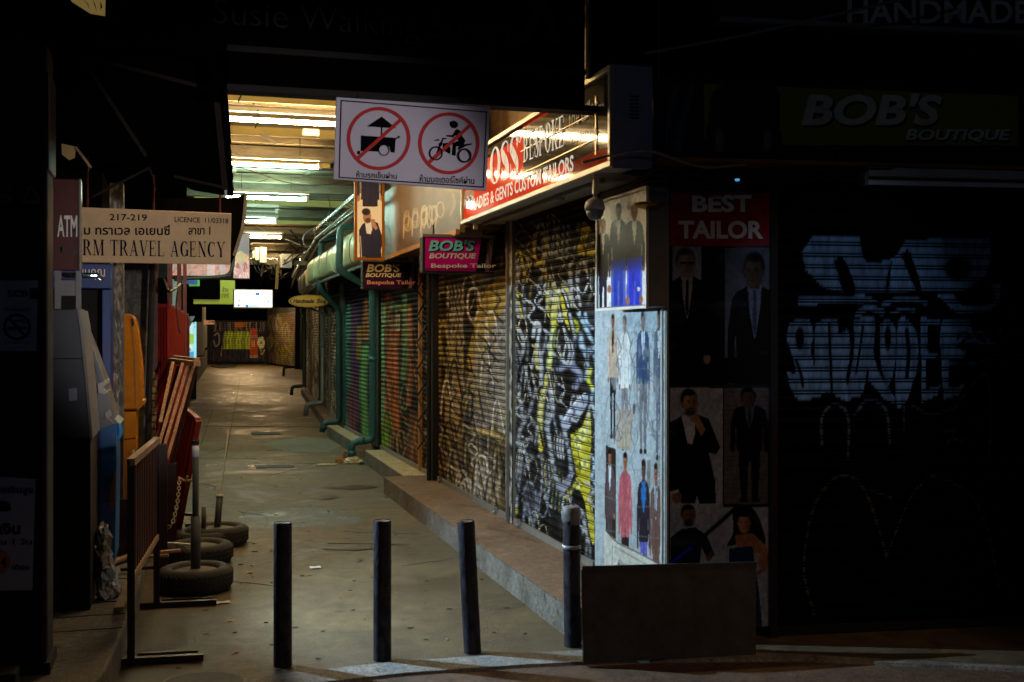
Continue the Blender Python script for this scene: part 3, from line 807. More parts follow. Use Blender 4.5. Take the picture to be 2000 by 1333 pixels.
    c.scribble(1000, 440, 1180, 620, 44, ['d0d0d4', 'a8a8a4', '08080a', '08080a', 'd0c040'], 3.2, 7, 2.2, .85, .35, 1.2)
    c.scribble(995, 430, 1182, 1100, 64, ['d8d4cc', '060608', '060608', 'b0a890', 'd8d0b0'], 1.5, 19, 2.6, .8, .3, 1.0)
    c.scribble(1000, 640, 1180, 1080, 60, ['c0c4cc', '8c90a0', '08080a', '08080a', '08080a'], 3.0, 9, 2.4, .8)

def paint_s2(c):
    c.speck(14, 90, .35, .75, '5c4a30', .9, 3)
    c.mix(np.ones(c.X.size), '2e261e'); c.speck(14, 90, .35, .75, '7c6444', .9, 3)
    c.cpoly([(925, 640), (905, 730), (890, 800), (935, 790), (960, 640), (950, 570)], 'b8983c', .8)
    c.cpoly([(940, 600), (985, 560), (985, 700), (935, 760), (925, 700)], '8a8076', .8)
    c.cpoly([(905, 740), (985, 700), (985, 840), (960, 830), (915, 850)], '8a8278', .8)
    c.cpoly([(870, 720), (905, 715), (910, 800), (900, 860), (868, 830)], 'a68c64', .8)
    c.stroke([(850, 620), (864, 700), (868, 760), (866, 840), (872, 900)], 5, '141210', .9)
    c.stroke([(852, 625), (860, 680), (866, 712)], 8, 'a89a4c', .8)
    c.cpoly([(930, 580), (985, 540), (985, 600), (940, 660)], 'a8801c', .75)
    for k in range(5):
        for j in range(5):
            x = 873 + k * 7.2; y = 560 + j * 32; c.stroke([(x, y), (x + 3, y + 14), (x - 1, y + 28)], 3.2, 'a8a090', .75)
    for k in range(16):
        x = 868 + k * 7.2; c.stroke([(x, 850 + (k % 3) * 14), (x - 3, 900), (x + 4, 950 + k * 2)], 3.4, random.Random(k).choice(['b0a484', '8c7a58', '6c5c48', 'a49676']), .8)
    c.cpoly([(910, 832), (965, 842), (970, 856), (912, 846)], 'b89c60', .85)
    c.rect(932, 850, 952, 885, '2c3038', .8); c.stroke([(938, 850), (938, 980)], 4, 'b09c70', .8)
    for a, b_ in (((915, 940), (930, 1000)), ((960, 930), (945, 1000)), ((978, 925), (962, 990))): c.stroke([a, b_], 6, 'a89a80', .8)
    c.cpoly([(905, 700), (916, 720), (915, 830), (906, 830)], '14120e', .7)
    c.speck(5, 60, .5, .8, '14110d', .7, 8); c.shade(6, 50, .35, 4)
    c.scribble(855, 560, 980, 980, 70, ['d8d0c0', 'a8a098', '0c0b0a', '0c0b0a', '0c0b0a', 'a89858'], 3.0, 122, 2.6, .85, .35, 1.3)
    c.c *= 1.25

def paint_door(c):
    c.speck(8, 60, .35, .7, '40342a', .9, 31)
    c.scribble(826, 600, 850, 930, 26, ['8a7a64', '5c4c3c', '120f0c', 'a09070'], 3, 3, 2.5, .7)
    c.shade(4, 40, .4, 6)

def paint_s3(c):
    c.speck(8, 50, .3, .7, '3a2e24', .9, 41)
    c.stroke([(748, 600), (744, 700), (746, 800), (740, 880)], 15, '8fd0a0', .85)
    c.stroke([(758, 580), (760, 700), (756, 820)], 12, 'b0603a', .85); c.stroke([(772, 620), (770, 740), (774, 850)], 14, 'c06a40', .85)
    c.stroke([(790, 580), (792, 680), (788, 740)], 10, '6f9c70', .85); c.stroke([(800, 600), (802, 700), (798, 790)], 9, 'b4683c', .8)
    c.stroke([(762, 600), (778, 600), (796, 605)], 10, '9aa860', .7)
    c.cpoly([(740, 840), (760, 800), (766, 860), (752, 930), (738, 905)], '84a848', .9)
    c.cpoly([(758, 840), (800, 850), (800, 960), (765, 930)], '33363c', .75)
    c.stroke([(790, 800), (782, 870), (776, 930), (800, 930)], 3, '100c0a', .9)
    c.cpoly([(800, 800), (822, 820), (824, 920), (805, 950), (790, 930)], '7c5040', .6)
    c.speck(4, 60, .5, .85, '1c1814', .6, 44); c.shade(5, 40, .35, 14); c.c *= 1.35
    c.scribble(742, 600, 818, 900, 30, ['d0a070', '7cb08c', '2a2020', '2a2020', 'c08050'], 2.2, 51, 3, .6)
    for j in range(3):
        for k in range(9): c.rect(744 + k * 8.5, 571 + j * 9, 747 + k * 8.5, 574 + j * 9, '050505', .9)
    c.rect(773, 614, 781, 647, 'c8b088', 1); c.stroke([(777, 620), (777, 640)], 2, '6a5a40', .7)

def paint_s4(c):
    c.rect(660, 560, 735, 880, '3c3040')
    c.stroke([(680, 600), (678, 700), (682, 800), (676, 850)], 12, '5c9c84', .85)
    c.stroke([(694, 600), (692, 700), (694, 820)], 15, '6c4468', .9); c.stroke([(702, 640), (700, 700)], 8, 'b09040', .8)
    c.stroke([(716, 590), (714, 660)], 12, 'b4703c', .9); c.stroke([(713, 680), (709, 760), (714, 850)], 13, '7cae68', .9)
    c.cpoly([(678, 780), (690, 740), (696, 850), (690, 870), (680, 850)], '8a4c58', .85)
    c.speck(4, 40, .5, .85, '1c1820', .5, 61); c.shade(4, 40, .3, 15); c.c *= 1.35
    for j in range(3):
        for k in range(7): c.rect(676 + k * 7, 580 + j * 8, 678.5 + k * 7, 583 + j * 8, '050505', .8)

def mk_far(seed, cols, base):
    def f(c):
        c.mix(np.ones(c.X.size), base)
        x0, x1, y0, y1 = c.X.min(), c.X.max(), c.Y.min(), c.Y.max()
        c.speck(3, 30, .3, .7, cols[0], .8, seed); c.speck(2.5, 22, .45, .7, cols[1], .8, seed + 1)
        c.scribble(x0, y0, x1, y1, 60, cols + ['101010', 'c8c0b0'], 1.6, seed, 5, .8); c.shade(2.5, 20, .4, seed + 3); c.c *= 1.4
    return f

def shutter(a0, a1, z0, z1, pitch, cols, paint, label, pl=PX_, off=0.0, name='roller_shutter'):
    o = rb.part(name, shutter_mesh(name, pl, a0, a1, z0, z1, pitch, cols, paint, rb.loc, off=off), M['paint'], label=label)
    mb = MB(); mb.pbox(pl, a0 + .01, a1 - .01, z0 - .045, z0 - .001, -.012, .022)
    rb.part('bottom_rail', mb, M['grey'], parent=o)
    return o
def post(a0, a1, z0, z1, m, name='shutter_post', o0=-.08, o1=.03, pl=PX_, label=None):
    mb = MB(); mb.pbox(pl, a0, a1, z0, z1, o0, o1); return rb.part(name, mb, m, bevel=.004, label=label)

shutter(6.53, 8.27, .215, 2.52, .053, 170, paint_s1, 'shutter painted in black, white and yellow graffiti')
shutter(8.47, 10.93, .215, 2.44, .053, 150, paint_s2, 'shutter with faded brown and grey graffiti')
shutter(11.06, 11.72, .215, 2.44, .053, 46, paint_door, 'narrow dirty brown shutter')
shutter(11.83, 14.25, .215, 2.40, .056, 110, paint_s3, 'shutter with green and orange streaks')
shutter(14.9, 17.45, .215, 2.40, .056, 76, paint_s4, 'shutter with purple and green paint')
# painted posts between shutters
def paint_post(c):
    c.shade(8, 30, .3, 2); c.speck(5, 14, .5, .65, '3a2c22', .8, 3)
    c.rect(970, 400, 985, 600, '6a4a2c', .7); c.rect(972, 612, 980, 662, 'b01c18', 1)
    c.rect(981, 480, 990, 600, 'a8842c', .8); c.rect(981, 665, 990, 735, '1e1c1c', .9); c.rect(982, 755, 991, 860, 'c8c040', .8)
    c.speck(3, 22, .55, .65, '241a14', .9, 21)
rb.part('shutter_post', panel('shutter_post', PX_.at(8.28, .17, .028), PX_.at(8.46, .17, .028), PX_.at(8.28, 2.5, .028), paint_post, rb.loc, (14, 200), base='b4b0a8'), M['print_dull'], label='narrow post daubed white, red and yellow')
mb = MB(); mb.pbox(PX_, 8.285, 8.455, .17, 2.5, -.05, .026); mb.pbox(PX_, 8.35, 8.375, .17, 2.5, .03, .05); rb.part('post_core', mb, M['wall'])
post(10.95, 11.04, .17, 2.44, M['black'], 'gate_post', o1=.06)
mb = MB(); mb.tube([(2.36, 10.98, .17), (2.36, 10.98, 2.44)], .022, 10); rb.part('gate_bar', mb, M['black'])
post(11.74, 11.81, .17, 2.44, M['orangewood'], 'door_frame')
post(14.3, 14.86, .17, 2.4, M['darkwall'], 'pier')
post(17.5, 17.95, .17, 2.4, M['tealdark'], 'pier')
mb = MB(); mb.pbox(PX_, 6.5, 14.3, 2.42, 2.60, -.08, .0); rb.part('lintel', mb, M['black'])
for i, (y, x) in enumerate([(12.2, 0), (12.9, .01), (11.6, -.01)]): pass
# fold-out scissor gate bars on the narrow doorway
mb = MB()
for k in range(7):
    z = .4 + k * .28; mb.bar((2.405, 11.05, z), (2.405, 11.74, z + .26), .012, .012); mb.bar((2.398, 11.05, z + .26), (2.398, 11.74, z), .012, .012)
rb.part('scissor_gate', mb, M['black'])
# far shops where the lane bends
far_specs = [((2.50, 18.1), (2.62, 20.6)), ((2.64, 20.9), (2.80, 23.6)), ((2.82, 24.0), (3.0, 27.0)), ((3.03, 27.4), (3.26, 30.8))]
far_cols = [['6c5560', '94a08c'], ['7c4c60', 'a09870'], ['8c8470', 'a8a890'], ['a09060', '5c6c5c']]
for i, ((xa, ya), (xb, yb)) in enumerate(far_specs):
    pl = Plane((xa, ya), (xb - xa, yb - ya)); Lh = math.hypot(xb - xa, yb - ya)
    shutter(0, Lh, .2, 2.35, .06, 34, mk_far(70 + i, far_cols[i], '383330'), ['far shutter with pale grey scrawl', 'far shutter with pink and olive scrawl', 'far shutter with grey scrawl', 'farthest shutter before the bend'][i], pl=pl)
    mb = MB(); mb.pbox(pl, Lh + .02, Lh + .26, .0, 2.5, -.1, .03); rb.part('pier', mb, M['darkwall'] if i % 2 else M['wall'])
for y in (6.75, 8.05, 8.7, 10.7):
    mb = MB(); mb.box(2.415, 2.43, y, y + .07, .19, .235); mb.tube([(2.405, y + .035, .2), (2.405, y + .035, .17)], .012, 8); rb.part('lock', mb, M['chrome'], bevel=.003)
# soffit slab under the long sign
mb = MB(); mb.box(2.12, 2.56, 5.75, 8.6, 2.47, 2.53); rb.part('soffit', mb, M['soffit'])
mb = MB(); mb.box(2.24, 2.262, 5.9, 8.5, 2.445, 2.468); mb.box(2.235, 2.27, 6.6, 6.66, 2.43, 2.468); rb.part('soffit_conduit', mb, M['grey'])
# brown fascia hanging above the second and third shutter
def paint_fascia(c):
    c.speck(30, 40, .3, .8, '5a4430', .9, 12); c.speck(8, 60, .5, .8, '4a3826', .6, 13)
    for k in range(3):
        for q in range(3):
            x = 788 + k * 17; y = 440 + q * 5 - k * 5
            c.stroke([(x, y + 16), (x + 2, y - 22), (x + 10, y - 26), (x + 9, y - 4), (x + 3, y)], 2.2, 'd8c090', .7)
    for x, y in ((796, 437), (812, 430), (829, 424), (845, 418), (860, 410)): c.stroke([(x + 7 * math.cos(t), y + 15 * math.sin(t)) for t in np.linspace(0, 6.3, 9)], 2.2, 'd8c090', .7)
    for x in (826, 836, 846): c.stroke([(x, 440), (x - 3, 415), (x + 4, 402), (x + 8, 420), (x + 2, 446), (x - 3, 430)], 2.2, 'd8c090', .75)
    c.stroke([(885, 380), (888, 400), (880, 420)], 4, 'c8b080', .4)
    c.shade(12, 12, .2, 3)
PB = Xplane(2.1)
rb.part('fascia_board', panel('fascia_board', (2.098, 8.62, 2.42), (2.098, 12.1, 2.40), (2.098, 8.62, 3.4), paint_fascia, rb.loc, (150, 90), base='7d6040'), M['print_dull'])
mb = MB(); mb.box(2.1, 2.14, 8.62, 12.1, 2.40, 3.4); mb.box(2.14, 2.44, 8.62, 12.1, 2.44, 2.5); rb.part('fascia_back', mb, M['plywood'])
mb = MB(); mb.box(2.065, 2.097, 8.62, 12.1, 2.385, 2.425); rb.part('edge_trim', mb, M['orangewood'])

# --- facade towards the road
fa = PF_.a
def fx_(px): return PF_.a(PF_.hit(px, 800))
a_l, a_r = fx_(1518), fx_(2060)
def paint_front(c):
    S, B = '8fb4e0', '030304'
    c.mix(np.ones(c.X.size), B)
    V = lambda: c.view(1500, 380, 2.564)
    V()
    for p in ([(220, 215), (460, 215), (470, 290), (490, 340), (600, 330), (650, 300), (690, 230), (1110, 215), (1120, 330), (1080, 420), (1020, 480), (780, 490), (600, 490), (370, 490), (280, 470), (190, 380), (170, 290)],
              [(150, 515), (480, 505), (540, 530), (560, 545), (150, 548)], [(850, 508), (930, 508), (980, 560), (1090, 565), (1150, 520), (1120, 470), (1130, 440), (1165, 455), (1160, 530), (1110, 590), (950, 598)]):
        c.poly(p, S)
    c.ell(950, 370, 66, 62, B); c.cpoly([(665, 300), (710, 290), (770, 470), (740, 480)], B); c.cpoly([(330, 330), (380, 320), (440, 480), (380, 490)], B)
    c.cpoly([(470, 280), (590, 300), (640, 250), (640, 300), (560, 340), (500, 340)], B); c.cpoly([(590, 440), (620, 330), (600, 500)], B); c.cpoly([(1060, 430), (1110, 400), (1110, 520), (1040, 560), (980, 500)], B)
    c.stroke([(580, 545), (680, 525), (790, 540)], 22, S, 1, .15); c.stroke([(450, 600), (500, 570), (570, 590)], 30, S, 1, .2); c.stroke([(620, 595), (680, 578), (730, 585)], 16, S, 1, .2)
    # block letters
    c.cpoly([(110, 640), (200, 625), (225, 700), (215, 800), (260, 900), (290, 990), (150, 1025), (95, 890), (140, 900), (120, 800), (95, 720)], S)
    c.ell(160, 720, 22, 60, B); c.stroke([(140, 830), (165, 900), (175, 960)], 16, B, 1, .2)
    c.cpoly([(240, 640), (340, 625), (355, 700), (400, 680), (410, 800), (390, 930), (420, 1000), (400, 1040), (330, 1000), (240, 960), (225, 820)], S)
    c.stroke([(306, 650), (312, 800), (320, 990)], 14, B, 1, .2); c.stroke([(230, 700), (232, 860)], 8, B, 1, .2)
    c.cpoly([(430, 630), (530, 620), (530, 800), (560, 900), (640, 1030), (590, 1030), (500, 930), (470, 1000), (400, 1000), (430, 800)], S)
    c.stroke([(475, 660), (460, 780), (440, 900)], 12, B, 1, .2); c.stroke([(500, 880), (490, 1000)], 14, B, 1, .2)
    c.cpoly([(560, 650), (600, 630), (640, 680), (635, 850), (600, 960), (565, 840)], S); c.ell(600, 720, 16, 66, B)
    c.cpoly([(650, 630), (690, 620), (745, 700), (750, 850), (720, 960), (690, 1040), (640, 1030)], S); c.stroke([(695, 680), (705, 800), (695, 920)], 20, B, 1, .2)
    c.poly([(765, 620), (860, 625), (860, 650), (800, 660), (795, 790), (850, 800), (840, 820), (790, 830), (790, 980), (860, 960), (850, 1000), (770, 1050)], S)
    c.poly([(875, 625), (1010, 625), (1020, 680), (950, 690), (940, 760), (990, 790), (980, 820), (905, 830), (905, 970), (985, 955), (960, 1000), (880, 1035), (860, 700)], S)
    c.stroke([(940, 750), (1010, 690), (1050, 740), (1130, 750)], 18, S, .9, .3); c.stroke([(960, 690), (1010, 740), (1060, 690), (1110, 740)], 12, S, .7, .3)
    c.stroke([(910, 850), (1020, 850), (1160, 800), (1280, 800)], 10, S, .5, .4); c.stroke([(1130, 690), (1170, 680), (1160, 720), (1240, 690), (1280, 690)], 10, S, .3, .4)
    for x in (330, 480): pass
    D_ = '6c7888'
    c.stroke([(270, 1250), (270, 1120), (330, 1050), (400, 1110), (400, 1330)], 12, D_, .8, .3); c.stroke([(430, 1110), (500, 1030), (590, 1080), (610, 1250)], 12, D_, .8, .3)
    c.stroke([(720, 1050), (800, 1100), (930, 1070), (1000, 980), (1080, 900), (1110, 980), (1110, 1330)], 12, D_, .8, .3); c.stroke([(680, 1050), (680, 1200)], 8, D_, .7, .3)
    c.stroke([(880, 1190), (940, 1190), (900, 1240), (980, 1210), (960, 1260)], 8, D_, .8, .3); c.stroke([(530, 1280), (690, 1280)], 8, D_, .7)
    c.view(0, 0, 1)
    c.stroke([(1590, 1200), (1570, 1110), (1590, 990), (1640, 930), (1690, 960), (1730, 1080)], 5, '7c7c7c', .6, .3)
    c.stroke([(1820, 930), (1890, 960), (1930, 1040), (1950, 1150)], 5, '7c7c7c', .55, .3); c.stroke([(1700, 960), (1740, 970)], 4, D_, .8)
    c.stroke([(1730, 1090), (1780, 970), (1820, 930)], 3, D_, .7, .3)
    c.rect(1500, 380, 1500 + 1, 381, B)
    c.c *= (1 - .75 * np.clip(.6 * vnoise(c.X / 7, c.Y / 40, 5) + .4 * vnoise(c.X / 2.5, c.Y / 12, 8), 0, 1))[:, None]
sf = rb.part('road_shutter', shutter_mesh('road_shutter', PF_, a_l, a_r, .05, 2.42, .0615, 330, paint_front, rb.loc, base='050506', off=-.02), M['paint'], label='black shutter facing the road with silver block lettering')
mb = MB(); mb.pbox(PF_, a_l, a_r, 0.003, .05, -.03, .0); rb.part('bottom_rail', mb, M['black'], parent=sf)
mb = MB(); mb.pbox(PF_, a_l - .05, a_l - .008, 0, 2.45, -.14, .03); rb.part('door_frame', mb, M['black'])
mb = MB(); mb.pbox(PF_, 0.02, a_l - .055, 0, 2.45, -.14, -.02); mb.pbox(PF_, 0.0, 6.8, 2.43, 2.6, -.14, .0); rb.part('pier', mb, M['darkwall'])
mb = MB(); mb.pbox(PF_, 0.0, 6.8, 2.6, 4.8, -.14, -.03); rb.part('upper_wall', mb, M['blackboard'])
mb = MB(); mb.box(2.46, 2.56, 5.5, 6.52, 0, 2.46); rb.part('corner_pier', mb, M['wall'])

# ================================================================== FAR END BUILDING
E0, E1 = onZ(395, 712), onZ(521, 712); E2 = onZ(582, 722)
PE = Plane(E0[:2], (E1 - E0)[:2]); LE = PE.a(E1)
PG = Plane(E1[:2], (E2 - E1)[:2]); LG = PG.a(E2)
fb = Thing('end_building', 'dark building closing the far end of the lane with graffiti shutters', 'building', tuple((E0 + E1) / 2 + np.array([0, 1, 0])))
mb = MB(); mb.pbox(PE, -3, LE, 0, 5, -3, -.1); mb.pbox(PG, 0, LG + .3, 0, 5, -3, -.1); fb.part('wall', mb, M['darkwall'])
def paint_end(c):
    c.mix(np.ones(c.X.size), '26262e'); c.view(340, 540, 5.554)
    c.speck(4, 8, .35, .7, '3a3444', .8, 5)
    for k in range(26):
        rg = random.Random(k); x = 440 + k * 22; c.stroke([(x, 480), (x + rg.uniform(-20, 20), 530), (x, 600)], 8, rg.choice(['5c5a78', '8a7c74', '6c5c90', 'b8a860']), .7)
    c.poly([(650, 470), (775, 470), (775, 550), (690, 560), (660, 540)], 'b86a30', .9)
    for k in range(9):
        x = 545 + k * 34; c.stroke([(x, 780), (x - 4, 690), (x + 14, 610), (x + 26, 690), (x + 22, 770)], 26, 'b4c84c' if k % 3 else '8ca840', .95, .3)
        c.stroke([(x - 10, 780), (x - 14, 690), (x + 4, 600)], 5, '181c10', .9)
    c.stroke([(440, 640), (480, 620), (490, 720), (450, 760), (430, 700)], 14, '9890a0', .8); c.stroke([(520, 760), (510, 860)], 10, 'a0a0a8', .7)
    c.poly([(820, 640), (830, 580), (860, 555), (890, 580), (905, 640)], 'c05038', .95); c.rect(820, 640, 905, 668, '8c8890'); c.poly([(825, 668), (905, 668), (905, 870), (820, 870)], 'b45028')
    c.stroke([(845, 700), (845, 760)], 10, 'e0c8b0', .8); c.stroke([(868, 700), (868, 760)], 10, 'e0c8b0', .8); c.rect(820, 862, 905, 884, 'a8a098')
    for a in range(6): c.ell(945 + 26 * math.cos(a), 720 + 40 * math.sin(a), 18, 28, 'd0dca8', .9)
    c.stroke([(940, 790), (950, 850), (980, 800)], 14, 'c0b040', .8)
    for k in range(20):
        rg = random.Random(k + 50); x = 430 + k * 28; c.stroke([(x, 800), (x + rg.uniform(-20, 20), 850), (x, 910)], 7, rg.choice(['50485c', '6c5048', '3c4458']), .7)
    c.view(0, 0, 1); c.shade(3, 5, .3, 4); c.c *= 1.5
def paint_end2(c):
    c.mix(np.ones(c.X.size), '3a2c2c'); c.speck(3, 14, .35, .7, '6c5c54', .9, 8)
    c.ell(562, 665, 16, 36, '9a9430', .7, 1); c.ell(572, 650, 8, 30, 'b06a30', .6, 1); c.scribble(524, 622, 580, 705, 50, ['b0a8a0', '6c4c5c', 'a09c40', '1c1818'], 1.6, 4, 2.4, .7)
o = fb.part('roller_shutter', shutter_mesh('roller_shutter', PE, PE.a(PE.hit(410, 700)), LE, .1, 2.4, .1, 130, paint_end, fb.loc), M['paint'], label='wide shutter with yellow green graffiti and a red spray can')
o = fb.part('roller_shutter', shutter_mesh('roller_shutter', PG, .1, LG - .4, .1, 2.7, .1, 70, paint_end2, fb.loc), M['paint'], label='angled shutter with yellow and grey graffiti')
mb = MB(); mb.pbox(PE, .2, LE - .1, 2.45, 3.5, -.1, .25); fb.part('signboard', mb, M['black'])
mb = MB(); mb.pbox(PG, -.05, .08, 0, 3.2, -.1, .1); mb.pbox(PG, LG - .4, LG - .2, 0, 3.2, -.1, .1); fb.part('pier', mb, M['black'])

# ================================================================== LEFT BUILDING
lb = Thing('market_building', 'dark market building along the left of the lane behind the cash machines', 'building', (-1.6, 12, 0))
mb = MB()
mb.slab([(x, y, 3.6) for x, y in [(-1.12, 5.9), (-1.12, 8.9), (-.55, 9.0), (-.42, 18), (.22, 31), (1.35, 59), (-4, 59), (-4, 5.9)]], (0, 0, 1), 3.6)
lb.part('wall', mb, M['darkwall'])
for i, (x, y) in enumerate([(-.5, 12.0), (-.46, 15.5), (-.3, 20.0), (-.05, 25.0)]):
    mb = MB(); mb.box(x, x + .16, y, y + .16, 0, 3.3); lb.part('post', mb, M['redsteel'] if i < 2 else M['black'])
mb = MB(); mb.box(-.7, .35, 18.7, 18.75, 1.9, 2.5); lb.part('shop_board', mb, M['blackboard'])
mb = MB(); mb.box(-.3, .5, 27, 27.1, 1.9, 3.2); lb.part('shop_board', mb, M['blackboard'])

# ================================================================== ROOF OVER THE LANE
rf = Thing('lane_roof', 'corrugated lane roof on steel cross beams with dusty yellow and grey boards', 'roof', (1, 12, 3.3))
mb = MB()
n = 0; ys = np.arange(6.4, 60, .16)
for i, y in enumerate(ys[:-1]):
    z0, z1 = (3.62, 3.66) if i % 2 else (3.66, 3.62)
    mb.add([(-4, y, z0), (9, y, z0), (9, y + .16, z1), (-4, y + .16, z1)], [(3, 2, 1, 0)])
    mb.add([(-4, y, z0 + .02), (9, y, z0 + .02), (9, y + .16, z1 + .02), (-4, y + .16, z1 + .02)], [(0, 1, 2, 3)])
M['roofsheet'] = mat('roof_sheet', '7a7258', .6, .1, .55, 2.2, .1, 30, col2='4a4434')
M['beam'] = mat('painted_roof_beam', '665e48', .6, .1, .6, 3, .15, 30, col2='3a3426', stretch=(1, 4, 4))
M['yellowboard'] = mat('yellow_fascia_board', 'a09050', .6, 0, .4, 3, .1, 30, col2='8a7c40', stretch=(1, 4, 4))
rf.part('roof_sheet', mb, M['roofsheet'])
rgb = random.Random(4)
for y in [6.75, 7.45, 7.95, 8.6, 9.35, 9.85, 10.4, 10.95, 11.7, 12.3, 12.9, 13.5, 14.5, 15.2, 15.9, 16.6, 17.6, 18.4, 19.2, 20.4, 21.4, 22.5, 24, 26, 28, 31, 34, 38]:
    h = rgb.choice([.06, .09, .12, .14]); mb = MB(); x1 = 2.42 if y < 18 else 3.3
    mb.box(-1.2, x1, y, y + .012, 3.60 - h, 3.60); mb.box(-1.2, x1, y + .012, y + .09, 3.60 - h, 3.60 - h + .012)
    rf.part('cross_beam', mb, M['beam'])
for y, z0, z1, xa, xb in ((8.98, 3.40, 3.47, -1, 1.6), (12.6, 3.44, 3.52, -1, 1.6), (16.1, 3.40, 3.5, .2, 2.4), (18.7, 3.40, 3.46, .2, 2.4), (6.5, 3.38, 3.5, -.5, 1.7), (10.6, 3.42, 3.5, -1, 2.05)):
    mb = MB(); mb.box(xa, xb, y, y + .02, z0, z1); rf.part('fascia_strip', mb, M['yellowboard'])
for x in (-.35, .62, 1.5):
    mb = MB(); mb.box(x, x + .05, 6.5, 40, 3.605, 3.618); rf.part('purlin', mb, M['beam'])
# fluorescent fittings
M['tube_warm'] = emat('warm_tube_glow', np.array([1.0, .68, .34]), 205)
M['tube_far'] = emat('far_tube_glow', np.array([1.0, .66, .32]), 700)
M['tube_cold'] = emat('cold_tube_glow', np.array([.60, 1.0, .80]), 230)
M['fit'] = mat('lamp_fitting', 'c8c8b8', .5, 0, .2, 8)
def tube(x0, x1, Y, z, warm, label, r=.014, off=False, far=False):
    t = Thing('fluorescent_light', label, 'ceiling light', ((x0 + x1) / 2, Y, z), 'fluorescent lights under the lane roof')
    mb = MB(); mb.tube([(x0 + .02, Y, z), (x1 - .02, Y, z)], r, 12); t.part('glowing_tube', mb, (M['fit'] if off else M['tube_far'] if far else (M['tube_warm'] if warm else M['tube_cold'])), shade=False)
    mb = MB(); mb.box(x0 - .02, x0 + .018, Y - .018, Y + .018, z - .022, z + .04); mb.box(x1 - .018, x1 + .02, Y - .018, Y + .018, z - .022, z + .04); t.part('end_cap', mb, M['fit'], bevel=.003)
    mb = MB(); mb.box(x0 - .03, x1 + .03, Y - .014, Y + .014, z + .06, z + .10); t.part('housing', mb, M['fit'], bevel=.004)
    mb = MB(); mb.tube([(x0 + .2, Y, z + .085), (x0 + .2, Y, 3.6)], .004, 5); mb.tube([(x1 - .2, Y, z + .1), (x1 - .2, Y, 3.6)], .004, 5); t.part('hanger', mb, M['cable'])
def tube_px(px0, px1, py, z, warm, label, **k):
    a = onZ(px1, py, z); b = onZ(px0, py - (px1 - px0) * .05, z); return tube(b[0], a[0], a[1], z, warm, label, **k)
tube(.36, 1.56, onZ(655, 243, 3.3)[1], 3.3, True, 'nearest warm yellow fluorescent tube, cut off by the hanging prohibition sign', r=.018)
tube(-.1, 1.1, 7.25, 3.42, True, 'warm tube hidden from the road behind the entrance board', r=.018)
tube_px(380, 625, 327, 3.3, True, 'second warm fluorescent tube, ending left of the prohibition sign', r=.018)
tube_px(440, 600, 390, 3.3, False, 'first of the cold white tubes, above the curled sheet edge', r=.02)
tube_px(470, 540, 414, 3.3, False, 'short cold tube right behind the first cold one', r=.01, off=True)
tube_px(440, 540, 434, 3.3, False, 'cold white tube in the middle of the three cold ones', r=.02)
tube_px(478, 550, 464, 3.3, True, 'warm short tube just before the meter boxes', r=.022)
tube_px(490, 543, 511, 3.25, True, 'farthest lit warm tube, right behind the meter boxes', r=.022)
for i, (x, y) in enumerate([(2.4, 36.0), (3.3, 46.0), (3.0, 57.6)]):  # unseen tubes added to light the far end of the lane
    tube(x - .9, x + .9, y, 3.2, True, ['unseen warm tube added far down the lane above the hostel sign', 'unseen warm tube added deep in the lane before the end shutters', 'unseen warm tube added to light the end shutters'][i], r=.02, far=i == 2)

mb = MB(); q0, q1, q2, q3 = onY(380, 600, 33), onY(612, 600, 33), onY(402, 626, 32.9), onY(522, 575, 32.9)
mb.box(q0[0], q1[0], 33, 33.05, q0[2], 3.6); rf.part('tube_hiding_screen', mb, M['blackboard'])  # dark board added to keep the far tubes out of view
mb = MB(); mb.box(q2[0], q3[0], 32.9, 32.98, q2[2], q0[2] + .2); rf.part('hanging_board', mb, M['blackboard'])

mb = MB(); p = [onY(510, 261, 9.9), onY(540, 282, 9.7)]; mb.bar(p[0], p[1], .03, .012); rf.part('broken_bracket', mb, M['grey'])
mb = MB(); a, b = onY(590, 267, 9.85), onY(623, 254, 9.85); mb.box(a[0], b[0], 9.8, 9.85, a[2], b[2]); rf.part('plastic_cover', mb, M['fit'], bevel=.01)
for (x0, y0, x1, y1, Y) in ((498, 250, 503, 215, 9.0), (528, 345, 505, 356, 12.5), (470, 160, 465, 200, 6.8), (640, 380, 640, 440, 14.5)):
    mb = MB(); mb.tube(smooth([onY(x0, y0, Y), onY((x0 + x1) / 2 + 5, (y0 + y1) / 2, Y), onY(x1, y1, Y)], 4), .005, 5); rf.part('loose_wire', mb, M['cable'])

# ================================================================== SIGNS
def board(t, name, pl, x0, x1, z0, z1, o0, o1, m, bevel=.003):
    mb = MB(); mb.pbox(pl, x0, x1, z0, z1, o0, o1); return t.part(name, mb, m, bevel=bevel)
def strips(pl, a0, a1, z0, z1, w, o0, o1):
    mb = MB()
    mb.pbox(pl, a0, a1, z0, z0 + w, o0, o1); mb.pbox(pl, a0, a1, z1 - w, z1, o0, o1)
    mb.pbox(pl, a0, a0 + w, z0 + w, z1 - w, o0, o1); mb.pbox(pl, a1 - w, a1, z0 + w, z1 - w, o0, o1); return mb
def face(t, name, pl, a0, a1, z0, z1, off, paint, n, m, local=False, base='d8d8d8', label=None):
    A, B, C_ = pl.at(a0, z0, off), pl.at(a1, z0, off), pl.at(a0, z1, off)
    if proj(A)[0] > proj(B)[0]: A, B, C_ = B, A, pl.at(a1, z1, off)
    return t.part(name, panel(name, A, B, C_, paint, t.loc, n, local=local, base=base), m, label=label)

